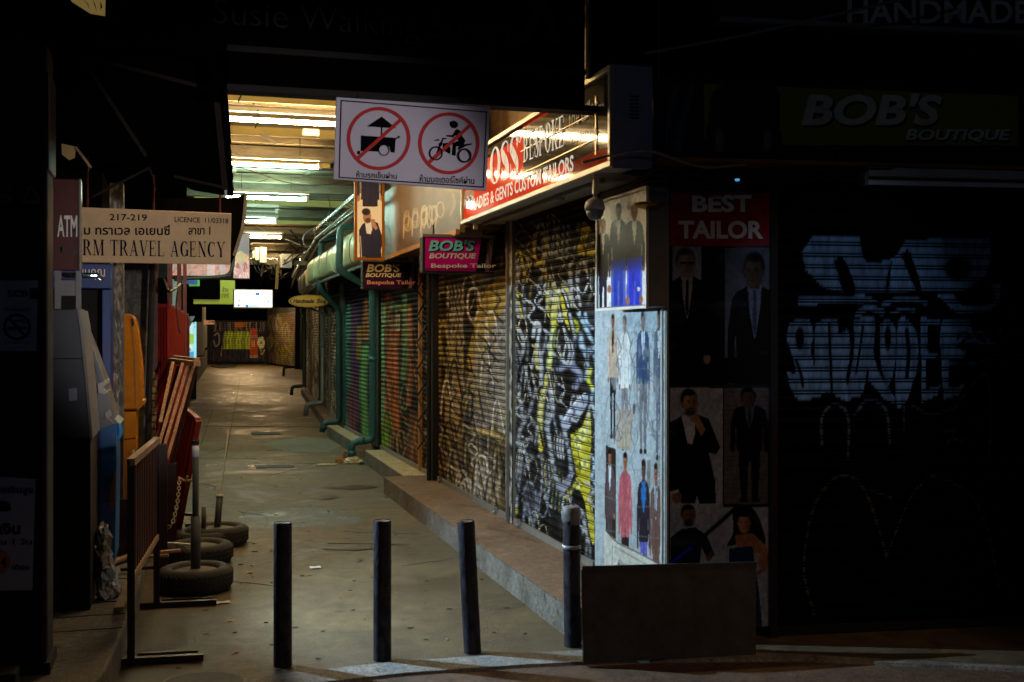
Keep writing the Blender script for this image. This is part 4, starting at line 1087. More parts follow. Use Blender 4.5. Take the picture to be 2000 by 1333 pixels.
# --- board over the entrance with thin lettering, a gap beside it, and the dark panel to its right
PB1 = Yplane(5.62)
sg = Thing('entrance_signboard', 'long black board over the lane entrance reading Susie Walking Street with a walking figure', 'signboard', (1.0, 5.66, 2.8))
zb = 2.80
L0 = PB1.hit(443, 160)[0]; L00 = PB1.hit(-250, 100)[0]; zc = PB1.hit(410, 94)[2]; L1 = PB1.hit(1142, 150)[0]
mb = MB(); mb.box(L0, L1, 5.62, 5.70, zb, zc); mb.box(L00, L1, 5.62, 5.70, zc + .0005, 4.9); sg.part('board', mb, M['blackboard'])
mb = MB(); mb.box(L0, L1 + .1, 5.59, 5.70, zb - .03, zb); mb.box(L0, L1, 5.60, 5.62, zb + .16, zb + .19); sg.part('edge_beam', mb, M['black'])
A, B, C_ = PB1.hit(417, 62, .004), PB1.hit(1003, 100, .004), PB1.hit(417, -2, .004)
mbx = text_mb("Susie Walking Street", A, B, C_, bold=-.012, n=PB1.n)
sg.part('lettering', mbx, M['letter_faint'])
sg.part('walking_figure', quads(PB1, [[(1046, 0), (1066, 0), (1074, 18), (1060, 34), (1026, 88), (1006, 84), (1040, 24)], [(1066, 18), (1080, 26), (1098, 84), (1080, 86), (1062, 36)], [(1030, 2), (1046, -8), (1064, -14), (1060, 4)]],   .004), M['letter_faint'])
sd = MB(); sd.box(PB1.hit(1152, 150)[0], PB1.hit(1285, 150)[0], 5.62, 5.68, 2.96, 4.9)
sd = single('upper_panel', sd, M['blackboard'], 'plain black upper panel just right of the entrance board, a slit between them', 'panel')
rope = MB(); rope.tube([(L1 + .012 + .004 * math.sin(k), 5.68, 3.05 + k * .03) for k in range(11)], [.003 + .002 * (k % 3) for k in range(11)], 6)  # strand stands in for light showing through the slit
single('slit_light_strand', rope, M['rope'], 'pale strand put in for the light through the slit beside the entrance board', 'rope')

# --- prohibition sign
PS = Yplane(5.56)
ps = Thing('prohibition_sign', 'white hanging sign forbidding food carts and motorcycles with two red circles', 'sign', (1.05, 5.57, 2.3))
ps.part('board', MB().slab([PS.hit(657, 190), PS.hit(652, 350), PS.hit(950, 373), PS.hit(957, 210)][::-1], PS.n, .02), mat('violet_white_board', 'b0acc4', .5, 0, .1, 6), bevel=.002)
Z = lambda q: [(420 + x / 3.7037, 140 + y / 3.7037) for x, y in q]
O = [(908, 205), (1968, 290), (1945, 842), (893, 770)]; I = [(917, 215), (1960, 297), (1936, 832), (902, 762)]
ps.part('border', quads(PS, [Z([O[i], O[(i + 1) % 4], I[(i + 1) % 4], I[i]]) for i in range(4)], .002), M['signblack'])
cart = [[(1055, 463), (1308, 480), (1300, 588), (1270, 585), (1262, 545), (1225, 528), (1190, 545), (1180, 580), (1053, 576)], [(1098, 398), (1205, 326), (1312, 412)], [(1201, 400), (1211, 401), (1209, 475), (1199, 474)],
        [(1304, 484), (1326, 470), (1330, 478), (1306, 494)], [(1028, 576), (1050, 574), (1048, 600), (1028, 598)]]
bike_w = lambda cx, cy, r: [Z(q) for q in ring_px(cx, cy, r, r * 1.04, 11, 30)]
cartring = [Z(q) for q in ring_px(1222, 568, 41, 42, 7, 26)]
knob = lambda cx, cy, r: Z([(cx + r * math.cos(R(a)), cy + r * math.sin(R(a))) for a in range(0, 360, 30)])
ps.part('cart_pictogram', quads(PS, [Z(q) for q in cart] + cartring + [knob(1330, 474, 8)], .002), M['signblack'])
rider = [[(1752, 415), (1775, 430), (1790, 470), (1812, 500), (1800, 530), (1770, 545), (1745, 540), (1742, 600), (1738, 610), (1712, 605), (1718, 520), (1760, 500), (1735, 460), (1725, 478), (1672, 470), (1674, 460), (1716, 460), (1738, 425)],
         [(1700, 362), (1730, 355), (1757, 370), (1760, 395), (1740, 412), (1712, 408), (1702, 395), (1696, 380)],
         [(1645, 520), (1690, 515), (1705, 560), (1700, 600), (1650, 570)], [(1600, 590), (1645, 480), (1675, 482), (1675, 490), (1652, 492), (1612, 600)], [(1580, 498), (1620, 488), (1625, 500), (1585, 502)],
         [(1755, 550), (1810, 525), (1858, 520), (1860, 528), (1815, 540), (1760, 570)], [(1620, 520), (1650, 500), (1640, 540), (1615, 536)]]
ps.part('motorcycle_pictogram', quads(PS, [Z(q) for q in rider] + bike_w(1598, 592, 50) + bike_w(1806, 608, 50), .002), M['signblack'])
for cx, cy, a0 in ((1184, 485, (1020, 622, 1336, 340)), (1692, 520, (1536, 652, 1840, 378))):
    rr = [Z(q) for q in ring_px(cx, cy, 230 if cx < 1300 else 222, 229 if cx < 1300 else 225, 25, 56)]
    x0, y0, x1, y1 = a0
    ps.part('red_circle', quads(PS, rr + [Z([(x0, y0), (x0 + 20, y0 + 18), (x1 + 18, y1 + 16), (x1, y1)])], .006, .00001), M['signred'])
def tbox(x0, y0, x1, y1, dy=0): # zoomed px, baseline slope dy
    q = Z([(x0, y1), (x1, y1 + dy), (x0, y0)]); return [PS.hit(*p, .002) for p in q]
ps.part('lettering', text_mb("ห้ามรถเข็นผ่าน", *tbox(1022, 718, 1314, 765, 14), bold=.012, n=PS.n), M['signblack'])
ps.part('lettering', text_mb("ห้ามมอเตอร์ไซค์ผ่าน", *tbox(1480, 744, 1875, 800, 16), bold=.012, n=PS.n), M['signblack'])
mb = MB()
for px in (700, 905): p = PS.hit(px, 200, -.01); mb.tube([p, (p[0], p[1] + .03, 2.80)], .004, 6)
ps.part('wire', mb, M['cable'])

# --- long light box of the tailor, its face towards the lane
bx = Thing('tailor_signboard', 'long red and dark lightbox over the first shutter reading OSS BESPOKE', 'signboard', (2.2, 7, 2.5))
PT = Xplane(2.10); y0, y1 = 5.38, 8.56; z0, z1 = 2.475, 2.95
mb = MB(); mb.box(2.115, 2.30, y0 + .02, y1, z0, z1 - .01); bx.part('case', mb, M['white'], bevel=.004)
gl_face = emat('glow_boosted_face', 'VC', .26); gl_face.node_tree.nodes['Principled BSDF'].inputs['Roughness'].default_value = .07; gl_face.node_tree.nodes['Principled BSDF'].inputs['Specular IOR Level'].default_value = .08  # glow added to brighten a face that is lit from the front
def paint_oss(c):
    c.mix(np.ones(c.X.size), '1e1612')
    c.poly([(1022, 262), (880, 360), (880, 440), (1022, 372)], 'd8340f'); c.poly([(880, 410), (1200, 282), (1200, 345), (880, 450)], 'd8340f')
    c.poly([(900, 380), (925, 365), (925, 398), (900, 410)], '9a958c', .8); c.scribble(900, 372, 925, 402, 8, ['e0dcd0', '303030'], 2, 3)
    c.poly([(1087, 205), (1087, 212), (1022, 252), (1022, 245)], 'a02010'); c.poly([(1110, 140), (1210, 140), (1210, 360), (1110, 360)], '120c08', .75)  # right end darkened: shadow of the board overhead painted in
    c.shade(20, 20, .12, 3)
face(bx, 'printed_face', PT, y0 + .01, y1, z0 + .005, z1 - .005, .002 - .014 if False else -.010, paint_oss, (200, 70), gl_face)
mb = strips(PT, y0, y1, z0 - .02, z1 + .02, .03, -.02, .012); bx.part('frame', mb, mat('cream_frame', 'c4b490', .4, .2, .2, 8), bevel=.003)
mb = MB(); mb.box(2.11, 2.32, y0 - .004, y0 + .018, z0 - .03, z1 + .02); bx.part('end_panel', mb, mat('bluish_white_panel', '9a9cb0', .5, 0, .15, 5))
mb = MB()
for k in range(7): mb.box(2.195, 2.245, y0 - .008, y0 - .004, 2.70 + k * .018, 2.708 + k * .018)
bx.part('vent', mb, M['black'])
def pt3(pts, off=.004): return [PT.hit(x, y, off - .010) for x, y in pts]
WL = emat('glow_boosted_letters', np.array([.85, .85, .82]), .3); WL.node_tree.nodes['Principled BSDF'].inputs['Roughness'].default_value = .8; WL.node_tree.nodes['Principled BSDF'].inputs['Specular IOR Level'].default_value = .1  # letters get an added glow as well
bx.part('lettering', serif_mb("OSS", *pt3([(958, 364), (1014, 340), (958, 292)]), gap=.05), WL)
bx.part('lettering', serif_mb("BESPOKE", *pt3([(1023, 318), (1103, 286), (1023, 263)]), gap=.12), WL)
bx.part('lettering', text_mb("LADIES & GENTS CUSTOM TAILORS", *pt3([(926, 412), (1121, 334), (926, 388)]), bold=.025), WL)
bx.part('lettering', text_mb("fine tailor", *pt3([(1112, 252), (1168, 222), (1112, 218)]), bold=.0), M['letter_dim'])
bx.part('lettering', text_mb("The best suits", *pt3([(1112, 282), (1166, 262), (1112, 264)]), bold=.0), M['letter_dim'])
bx.part('lettering', text_mb("30", *pt3([(1009, 284), (1018, 278), (1009, 265)]), bold=.0), WL)
mb = MB(); mb.pbox(PT, 5.62, 5.634, 2.55, 2.86, -.006, -.003); mb.pbox(PT, 5.62, 7.0, 2.63, 2.637, -.006, -.003); mb.pbox(PT, 5.62, 7.0, 2.775, 2.78, -.006, -.003); bx.part('divider', mb, mat('thin_gold_line', 'b89a60', .4, .4, .1, 8))
mb = MB(); mb.box(2.13, 2.16, 5.72, 5.75, 2.36, 2.46); mb.box(2.13, 2.16, 8.3, 8.33, 2.40, 2.46); bx.part('bracket', mb, mat('cream_bracket', 'c4b490', .5, 0, .2, 8))

# --- two projecting boutique signs and the tall poster box
def boutique(label, Y, x0, x1, z0, z1, bgc, cols, fade, px):
    t = Thing('projecting_sign', label, 'sign', ((x0 + x1) / 2, Y, z0), 'projecting boutique signs on the right')
    pl = Yplane(Y)
    mb = MB(); mb.box(x0, x1, Y + .002, Y + .12, z0, z1); t.part('case', mb, M['black'], bevel=.006)
    def pf(c):
        xs, ys = c.X, c.Y; c.mix(np.ones(xs.size), bgc)
        X0, Y0, X1, Y1 = px; w = X1 - X0; h = Y1 - Y0
        c.poly([(X0 + w * .72, Y1), (X0 + w * .8, Y0), (X1, Y0), (X1, Y1)], '15131a'); c.poly([(X0 + w * .84, Y1), (X0 + w * .9, Y0 + 4), (X0 + w * .97, Y0 + 4), (X0 + w * .9, Y1)], '8a8a92', .7)
        c.stroke([(X0 + w * .88, Y0 + h * .2), (X0 + w * .92, Y0 + h * .9)], 4, '701c2c', .9)
        c.rect(X0, Y1 - h * .1, X1, Y1, '0a0a10', .55 if bgc == 'd01496' else .2)
    face(t, 'printed_face', pl, x0 + .02, x1 - .004, z0 + .015, z1 - .012, .0035, pf, (90, 46), M['paint_flat'])
    mb = MB(); mb.box(x0 + .0, x1, Y - .006, Y + .10, z1 - .004, z1 + .02); t.part('top_rail', mb, M['grey'])
    mb = MB(); mb.tube([(x0 + .1, Y + .06, z1), (x0 + .1, Y + .06, z1 + .1)], .008, 6); mb.tube([(x1 - .08, Y + .06, z1), (x1 - .08, Y + .06, z1 + .1)], .008, 6); t.part('hanger', mb, M['black'])
    for k, (txt, bxx, mm, kw) in enumerate(cols):
        a, b, c_ = box_on(pl, *bxx, off=.006 + .0015 * k); t.part('lettering', text_mb(txt, a, b, c_, n=pl.n, off=.0, **kw), mm)
    return t
boutique('pink projecting sign with cyan letters', 8.75, 1.83, 2.42, 2.09, 2.375, 'd01496',
         [("BOB'S", (839, 471, 930, 493), M['letter_black'], dict(bold=.05, shear=.2)), ("BOB'S", (837, 469, 928, 491), M['letter_cyan'], dict(bold=.03, shear=.2)),
          ("BOUTIQUE", (838, 495, 930, 507), M['letter_white'], dict(bold=.03, shear=.2)), ("Bespoke Tailor", (842, 515, 969, 526), M['letter_white'], dict(bold=.02))], 0, (825, 462, 970, 531))
boutique('dark purple projecting sign with cream letters', 11.9, 1.845, 2.42, 2.08, 2.375, '3a1440',
         [("BOB'S", (716, 516, 782, 532), M['letter_cream'], dict(bold=.03, shear=.2)), ("BOUTIQUE", (714, 534, 784, 543), M['letter_cream'], dict(bold=.03, shear=.2)),
          ("Bespoke Tailor", (717, 548, 812, 558), M['letter_orange'], dict(bold=.02))], 0, (707, 510, 815, 563))
# tall poster box
tp = Thing('poster_box', 'tall yellow framed light box with a bearded man in a navy suit', 'poster', (1.87, 11.6, 2.37))
PQ = Yplane(11.6); xa, xb = PQ.hit(694, 400)[0], PQ.hit(749, 400)[0]; zt = 3.45
mb = MB(); mb.box(xa, xb, 11.602, 11.72, 2.375, zt); tp.part('case', mb, M['black'])
def paint_tall(c):
    c.mix(np.ones(c.X.size), 'e8cfa0')
    c.man(723, 245, 520, 24, '1a1830', '17162a', shirt='e8d8b0', legs=True, open_=.2, skin='b07c58')
    c.rect(690, 404, 752, 408, 'e8cfa0'); c.rect(690, 408, 752, 515, 'e8cfa0')
    # thinker pose
    c.poly([(708, 438), (724, 430), (738, 436), (749, 470), (744, 488), (746, 508), (703, 508), (702, 470), (701, 450)], '16152c'); c.poly([(713, 434), (724, 432), (727, 448), (724, 458), (716, 456)], 'e4d4b4')
    c.poly([(724, 432), (733, 436), (738, 446), (734, 450), (726, 442)], 'b07c58'); c.ell(717, 424, 8, 13, 'a87450'); c.ell(715, 414, 8.5, 7, '22140e'); c.ell(719, 431, 6, 5, '2a1a12', .85); c.ell(728, 432, 5, 4, 'b07c58')
    c.stroke([(726, 458), (727, 506)], 1.5, '05050c'); c.stroke([(704, 462), (706, 504)], 1.6, 'e8cfa0', .6); c.ell(710, 506, 5, 4, 'b07c58')
    c.shade(20, 30, .06)
face(tp, 'printed_face', PQ, xa + .012, xb - .012, 2.395, zt - .02, .004, paint_tall, (90, 260), emat('dim_lit_print', 'VC', .4))
mb = strips(PQ, xa - .01, xb + .01, 2.365, zt + .01, .028, -.02, .012); tp.part('frame', mb, M['yellow'], bevel=.003)

# --- hanging poster box at the corner
hb = Thing('poster_box', 'white hanging poster box at the corner with three men in blue and black suits', 'poster', (2.33, 5.7, 1.75))
PH = Xplane(2.28); ya, yb = 5.36, 6.09; zlo, zhi = 1.745, 2.36
mb = MB(); mb.box(2.292, 2.40, ya + .005, yb, zlo, zhi); hb.part('case', mb, mat('grey_box_side', '6e7074', .5, 0, .3, 5), bevel=.004)
def paint_three(c):
    c.mix(np.ones(c.X.size), 'd8dcdc')
    c.man(1178, 428, 640, 13, '0a0c14', '10142c', skin='6a4434', open_=.12); c.man(1208, 398, 640, 16, '0c1020', '1c3a9c', skin='7a4c38', open_=.12); c.man(1239, 400, 640, 18, '0a0c1a', '1c34b0', skin='7a4c38', open_=.12)
    c.poly([(1193, 510), (1222, 504), (1222, 600), (1193, 600)], '1436a8', .9); c.poly([(1226, 505), (1254, 500), (1254, 600), (1222, 600)], '1430c8', .9)
    for x, y in ((1190, 565), (1226, 588), (1252, 585)): c.ell(x, y, 4, 8, '9a6448')
    c.ell(1247, 565, 3, 4, 'd8d8d8'); c.stroke([(1238, 520), (1238, 560), (1246, 566)], 2, '0c0c14', .8); c.shade(3, 7, .35, 12)
face(hb, 'printed_face', PH, ya + .01, yb - .01, zlo + .012, zhi, -.009, paint_three, (80, 150), M['paint_flat'])
mb = strips(PH, ya, yb, zlo - .008, zhi, .014, -.012, .002); hb.part('frame', mb, M['white'])

# --- poster wall on the corner pier, towards the lane
def pw(c):
    c.mix(np.ones(c.X.size), 'a6b6c0')
    c.man(1197, 614, 862, 9, 'b8a898', '15151c', shirt='2a1c18', skin='8a5440', jl=.5); c.man(1220, 616, 885, 10, 'd0dade', '7c7a80', shirt='d0dade', skin='8a5440')
    c.man(1256, 609, 892, 12, '2c4872', '6c6e78', tie='6c8cb0', skin='8a5a44', jl=.5); c.man(1287, 604, 905, 10, '4c5e78', '50607c', skin='6a4434')
    c.poly([(1205, 800), (1236, 800), (1233, 884), (1204, 874)], 'a89a86', .8)
    for p in ([(1206, 660), (1214, 680), (1206, 700), (1212, 740)], [(1236, 662), (1230, 690), (1240, 720), (1232, 760), (1228, 790)], [(1242, 690), (1234, 712), (1244, 716), (1248, 690)], [(1204, 790), (1212, 812), (1204, 840), (1200, 868)],
              [(1235, 820), (1232, 850), (1240, 870), (1246, 850), (1240, 835)], [(1238, 880), (1232, 900), (1240, 925)], [(1225, 780), (1232, 800), (1222, 820)], [(1268, 760), (1262, 800), (1280, 860), (1272, 820)], [(1278, 760), (1290, 830), (1276, 845), (1272, 850), (1290, 852)],
              [(1244, 770), (1248, 800), (1262, 835), (1268, 770)]):
        c.stroke(p, 1.8, '50565e', .8, .6)
    for p in ([(1246, 740), (1244, 775), (1248, 840)], [(1290, 740), (1278, 800), (1288, 830), (1276, 848)]): c.stroke(p, 4, '8c9098', .6, .6)
    c.rect(1236, 789, 1241, 809, '3a4048')
    c.scribble(1190, 640, 1295, 860, 26, ['4c545c', '5c646c', '3c4048'], 1.3, 77, 1.6, .7, .5, .5)
    c.speck(10, 30, .55, .8, '8c98a0', .6, 13)
    # second row
    c.poly([(1183, 870), (1203, 878), (1203, 1062), (1183, 1036)], '2c2420')
    c.man(1191, 878, 1130, 9, '55484c', '4c4246', skin='9a6850'); c.man(1221, 884, 1180, 12, 'b8606c', '2c2026', shirt='a85864', skin='a06850', jl=.56)
    c.man(1257, 898, 1220, 12, '26222e', '5a60b8', shirt='2c70b8', skin='5a3c30', open_=.6, jl=.5); c.man(1281, 905, 1240, 11, '6a504a', '70524c', shirt='a8c4d8', skin='9a6048', tie='50606c')
    c.poly([(1264, 900), (1270, 898), (1270, 955), (1264, 945)], '5c544e', .7); c.scribble(1285, 880, 1297, 960, 8, ['3c4850'], 1.2, 5, 1.4, .8)
    # torn lower edge shows the pale boards below
    c.poly([(1180, 1036), (1207, 1058), (1250, 1080), (1299, 1108), (1299, 1130), (1180, 1130)], 'c4c8c2')
    c.stroke([(1183, 1036), (1206, 1060), (1250, 1082), (1299, 1108)], 3, '5a4630', .9); c.stroke([(1200, 1068), (1296, 1122)], 2.4, '7c7e78', .8); c.stroke([(1196, 1066), (1196, 1124)], 2, '8c8e88', .8); c.poly([(1206, 1092), (1240, 1112), (1206, 1120)], 'a4a69e')
    c.poly([(1208, 1098), (1216, 1112), (1208, 1116)], '24262a'); c.rect(1296, 480, 1302, 1110, 'e4f2f6', .7)
    c.shade(16, 40, .1, 2); c.shade(3, 7, .3, 12); c.shade(1.6, 3, .2, 13)
    for k in range(7): c.stroke([(1183, 640 + k * 66), (1240, 650 + k * 66 + (k % 3) * 5), (1299, 646 + k * 68)], 1.6, '7c8890', .45)
wp = Thing('wall_poster', 'pale torn poster of eight men in two rows covered in scribbles, on the corner pier', 'poster', (2.44, 6.0, .17))
wp.part('printed_sheet', panel('printed_sheet', (2.436, 6.525, .12), (2.436, 5.485, .12), (2.436, 6.525, 2.0), pw, wp.loc, (110, 330)), M['paint_flat'])
mb = MB(); mb.box(2.438, 2.458, 5.487, 6.524, .12, 2.0); wp.part('backing_board', mb, M['white'])
mb = MB(); mb.box(2.425, 2.434, 5.50, 5.512, .2, 2.2); wp.part('corner_strip', mb, M['white'])

# --- BEST TAILOR poster board facing the road
bt = Thing('tailor_poster_board', 'dark poster board facing the road reading BEST TAILOR over photographs of suited men', 'poster', (2.8, 5.4, .1))
a0, a1 = fx_(1304), fx_(1511)
zT = PF_.hit(1400, 374)[2]; zB = PF_.hit(1400, 1228)[2]
mb = MB(); mb.pbox(PF_, a0, a1, zB, zT, -.015, .014); bt.part('board', mb, M['black'])
def paint_bt(c):
    c.mix(np.ones(c.X.size), '06060a'); c.rect(1300, 360, 1515, 481, '9c1218')
    G = '8a98b0'
    c.rect(1314, 482, 1370, 560, G); c.rect(1416, 484, 1512, 700, '5c6478')
    c.rect(1303, 758, 1412, 990, G); c.rect(1414, 758, 1512, 985, '5a5a60'); c.rect(1303, 990, 1512, 1240, G)
    for k in range(26): c.rect(1414, 765 + k * 9, 1512, 766.5 + k * 9, '3a3a40', .7)
    c.poly([(1432, 930), (1502, 920), (1510, 980), (1425, 982)], '8a8c98', .5)
    c.man(1342, 488, 900, 40, '05050a', '05050a', shirt='9aa4b8', tie='050508', skin='8a8078', hair='5a5248', glasses=True, legs=False, open_=.15, jl=.66)
    c.man(1474, 496, 1000, 48, '05050a', '05050a', shirt='6a7894', tie='3c4660', skin='4a382e', hair='08080a', legs=False, open_=.15, jl=.5)
    c.face(1340, 515, 17, 27, '8a8078', '4a443c', glasses=True, turn=.4); c.face(1471, 531, 19, 32, '5a463a', '08080a', turn=-.3)
    c.rect(1303, 752, 1512, 759, '22242c'); c.rect(1303, 758, 1412, 990, G); c.rect(1414, 758, 1512, 800, '5a5a60'); c.rect(1414, 800, 1512, 985, '54545c')
    for k in range(26): c.rect(1414, 765 + k * 9, 1512, 766.5 + k * 9, '3a3a40', .7)
    # thinking man
    c.poly([(1304, 828), (1332, 812), (1364, 810), (1384, 818), (1407, 875), (1398, 888), (1384, 884), (1397, 940), (1398, 984), (1366, 984), (1361, 968), (1358, 984), (1330, 984), (1324, 960), (1308, 962), (1302, 900)], '06060c')
    c.poly([(1331, 812), (1358, 812), (1357, 850), (1352, 868), (1343, 866)], 'a4b0c4'); c.face(1348, 788, 15, 25, '8a6a58', '0c0a0a', beard=True, turn=.7); c.poly([(1352, 814), (1364, 812), (1378, 840), (1370, 852), (1360, 836)], '8a6a58'); c.ell(1356, 818, 9, 7, '8a6a58')
    c.ell(1322, 972, 9, 12, '6c5448'); c.poly([(1310, 960), (1325, 956), (1326, 962), (1311, 966)], 'a8a8b0')
    c.man(1464, 764, 985, 34, '0a0a1e', '08081a', shirt='44506c', tie='20283c', skin='14100e', hair='06060a')
    c.face(1461, 778, 12, 19, '4a382e', '06060a', turn=.3)
    # seated man and woman
    c.poly([(1310, 1050), (1330, 1034), (1358, 1030), (1380, 1046), (1396, 1084), (1384, 1096), (1370, 1070), (1366, 1110), (1366, 1240), (1310, 1240)], '121c34'); c.face(1345, 1008, 13, 20, '6a5648', '0c0a0a', beard=True, turn=.3)
    c.stroke([(1384, 1092), (1390, 1080)], 8, '5a4638'); c.stroke([(1302, 1106), (1370, 1052), (1440, 990)], 9, '0c1230'); c.stroke([(1302, 1107), (1350, 1070)], 5, '1428e0', 1, .2, curve=False)  # brighter near end of the blue line is light painted in
    c.cpoly([(1430, 1000), (1452, 986), (1476, 1000), (1492, 1040), (1494, 1070), (1470, 1060), (1440, 1064), (1420, 1066), (1432, 1040)], '06060a'); c.face(1453, 1022, 12, 20, '9a7460', '08080a', turn=-.4); c.poly([(1436, 1046), (1470, 1042), (1496, 1066), (1504, 1090), (1490, 1112), (1480, 1100), (1484, 1084), (1476, 1080), (1440, 1080)], '8a6450')
    c.poly([(1424, 1072), (1470, 1066), (1474, 1100), (1482, 1150), (1490, 1235), (1470, 1240), (1424, 1130)], '16285c'); c.stroke([(1500, 1085), (1494, 1110), (1480, 1120)], 7, '7a5a48')
    c.shade(30, 60, .15, 3); c.shade(5, 9, .35, 5); c.shade(2, 4, .25, 6); c.speck(60, 24, .6, .9, '8090a8', .12, 9)
face(bt, 'printed_face', PF_, a0 + .008, a1 - .008, zB + .005, zT - .005, .0165, paint_bt, (150, 520), M['paint_flat'])
for txt, b in (("BEST", (1352, 381, 1468, 415)), ("TAILOR", (1325, 431, 1491, 467))):
    A, B, C_ = box_on(PF_, *b, off=.02); bt.part('lettering', text_mb(txt, A, B, C_, bold=.035, off=0, n=PF_.n), M['letter_white'])
mb = MB(); mb.pbox(PF_, a0 - .012, a0, zB, zT, -.015, .022); mb.pbox(PF_, a1, a1 + .012, zB, zT, -.015, .022); bt.part('frame', mb, M['grey'])

# --- boutique fascia sign over the road shutter
bs = Thing('boutique_signboard', "wide yellow shop sign over the black shutter reading BOB'S BOUTIQUE", 'signboard', (4.5, 5.1, 2.6))
s0, s1 = fx_(1275), fx_(2090)
zt_, zb_ = PF_.hit(1500, 172)[2], PF_.hit(1500, 322)[2]
mb = MB(); mb.pbox(PF_, s0, s1, zb_, zt_, .005, .16); bs.part('case', mb, M['black'], bevel=.004)
def paint_bs(c):
    c.mix(np.ones(c.X.size), '8a8410'); c.rect(1270, 284, 2100, 330, '0a0a10'); c.rect(1278, 150, 1376, 330, '08080c')
    c.poly([(1318, 168), (1360, 160), (1336, 250), (1326, 318), (1290, 318), (1300, 240)], '50586c', .8); c.poly([(1330, 160), (1350, 160), (1322, 250), (1314, 318), (1300, 318), (1310, 230)], '14141c')
    c.cpoly([(1390, 180), (1420, 164), (1490, 164), (1520, 176), (1523, 240), (1520, 330), (1380, 330), (1384, 230)], '050508'); c.ell(1405, 275, 8, 26, '8a8c70', .8); c.ell(1498, 275, 7, 22, '8a8c70', .8)
    c.rect(1376, 165, 1381, 270, 'a09a14'); c.rect(1990, 170, 2100, 330, '101018')
face(bs, 'printed_face', PF_, s0 + .02, s1, zb_ + .03, zt_ - .03, .164, paint_bs, (240, 60), M['print_dull'])
PFo = Plane(PF_.at(0, 0, .17)[:2], PF_.u[:2])
for txt, b, sh in (("BOB'S", (1565, 182, 1840, 246), .2), ("BOUTIQUE", (1768, 252, 1974, 278), .2)):
    A, B, C_ = box_on(PFo, b[0] + 3, b[1] + 4, b[2] + 3, b[3] + 4, off=-.0015); bs.part('lettering_shadow', text_mb(txt, A, B, C_, bold=.045, shear=sh, off=0, n=PF_.n), M['letter_black'])
    A, B, C_ = box_on(PFo, *b, off=.0015); bs.part('lettering', text_mb(txt, A, B, C_, bold=.035, shear=sh, off=0, n=PF_.n), mat('dulled_lettering', 'd8d6c4', .7, 0, .3, 9))
A, B, C_ = box_on(PFo, 1567, 288, 1955, 306, off=.0015); bs.part('lettering', text_mb("BESPOKE    TAILOR", A, B, C_, bold=.01, off=0, n=PF_.n, spacing=1.6), M['letter_dim'])
mb = MB(); mb.pbox(PF_, s0, s1, zb_ - .02, zb_, .0, .175); bs.part('edge_trim', mb, M['yellow'])
# handmade sign higher up
hs = Thing('handmade_signboard', 'black board high above the yellow shop sign reading HANDMADE', 'signboard', (4.8, 5.1, 3.3))
zh = PF_.hit(1700, 58)[2]
mb = MB(); mb.pbox(PF_, fx_(1390), fx_(2090), zh, zh + .6, .0, .1); hs.part('board', mb, M['black'])
PFh = Plane(PF_.at(0, 0, .105)[:2], PF_.u[:2])
A, B, C_ = box_on(PFh, 1655, 0, 2010, 46); hs.part('lettering', text_mb("HANDMADE", A, B, C_, bold=.02, off=0, n=PF_.n), mat('handmade_lettering', 'c8c8c0', .8, 0, .2, 9))
mb = MB(); mb.pbox(PF_, fx_(1390), fx_(2090), zh - .03, zh - .005, -.01, .13); hs.part('rail', mb, M['grey'])
mb = MB(); mb.tube([PF_.hit(1262, 104, .3), PF_.hit(1450, 70, .35), PF_.hit(1760, 0, .45), PF_.hit(1900, -40, .5)], .008, 8)
single('steel_pole', mb, M['grey'], 'thin slanting steel pole crossing below the handmade board', 'pole')
# unlit tube fitting
uf = Thing('fluorescent_fitting', 'unlit fluorescent fitting under the yellow shop sign', 'ceiling light', PF_.at(fx_(1830), 2.38, .2))
q0, q1 = fx_(1655), fx_(2060)
mb = MB(); mb.pbox(PF_, q0 + .02, q1, 2.43, 2.475, .14, .20); uf.part('housing', mb, M['lightgrey'], bevel=.004)
mb = MB(); mb.tube([PF_.at(q0 + .02, 2.40, .17), PF_.at(q1, 2.40, .17)], .014, 12); uf.part('glass_tube', mb, mat('glass_tube_off', 'd8e0e4', .15, 0, .05, 5))
mb = MB(); mb.pbox(PF_, q0, q0 + .02, 2.38, 2.45, .14, .20); uf.part('end_cap', mb, M['grey'])
# cables, camera dome, gold lamp at the corner
mb = MB()
rg = random.Random(9)
for k in range(7):
    z = 2.42 + rg.uniform(-.04, .05); o = rg.uniform(.05, .3)
    mb.tube(smooth([PF_.at(-.22, z - .03 + rg.uniform(-.04, .02), o), PF_.at(-.08, z, o + .05), PF_.at(.2, z - rg.uniform(0, .07), o), PF_.at(.6, z + .02, o), PF_.at(1.4 + k * .2, z + .05, .08)], 5), .006, 6)
single('cable_bundle', mb, M['cable'], 'tangled cables sagging along the corner under the shop sign', 'cables')
mb = MB(); mb.tube(smooth([PF_.at(-.5, 2.46, .2), PF_.at(-.2, 2.52, .25), PF_.at(.1, 2.45, .22), PF_.at(.35, 2.47, .2)], 5), .007, 6); single('pale_cable', mb, M['rope'], 'pale cable looping over the corner above the poster box', 'cable')
ds = Thing('dome_camera', 'grey dome security camera under the sign end, left of the poster box', 'camera', onX(1162, 415, 2.2))
p = ds.loc; mb = MB(); mb.lathe(p - np.array([0, 0, .0]), [(.005, -.045), (.03, -.038), (.045, -.015), (.05, .01)], 24); ds.part('dome', mb, M['atmgrey'], shade=True)
mb = MB(); mb.lathe(p, [(.055, .011), (.058, .03), (.05, .06), (.02, .08)], 24); mb.tube([p + [0, 0, .07], p + [0, 0, .14]], .012, 8); ds.part('mount', mb, M['lightgrey'], shade=True)
gl = Thing('lamp_bowl', 'small brass lamp bowl hanging right of the poster box', 'lamp', PF_.hit(1268, 398, .12))
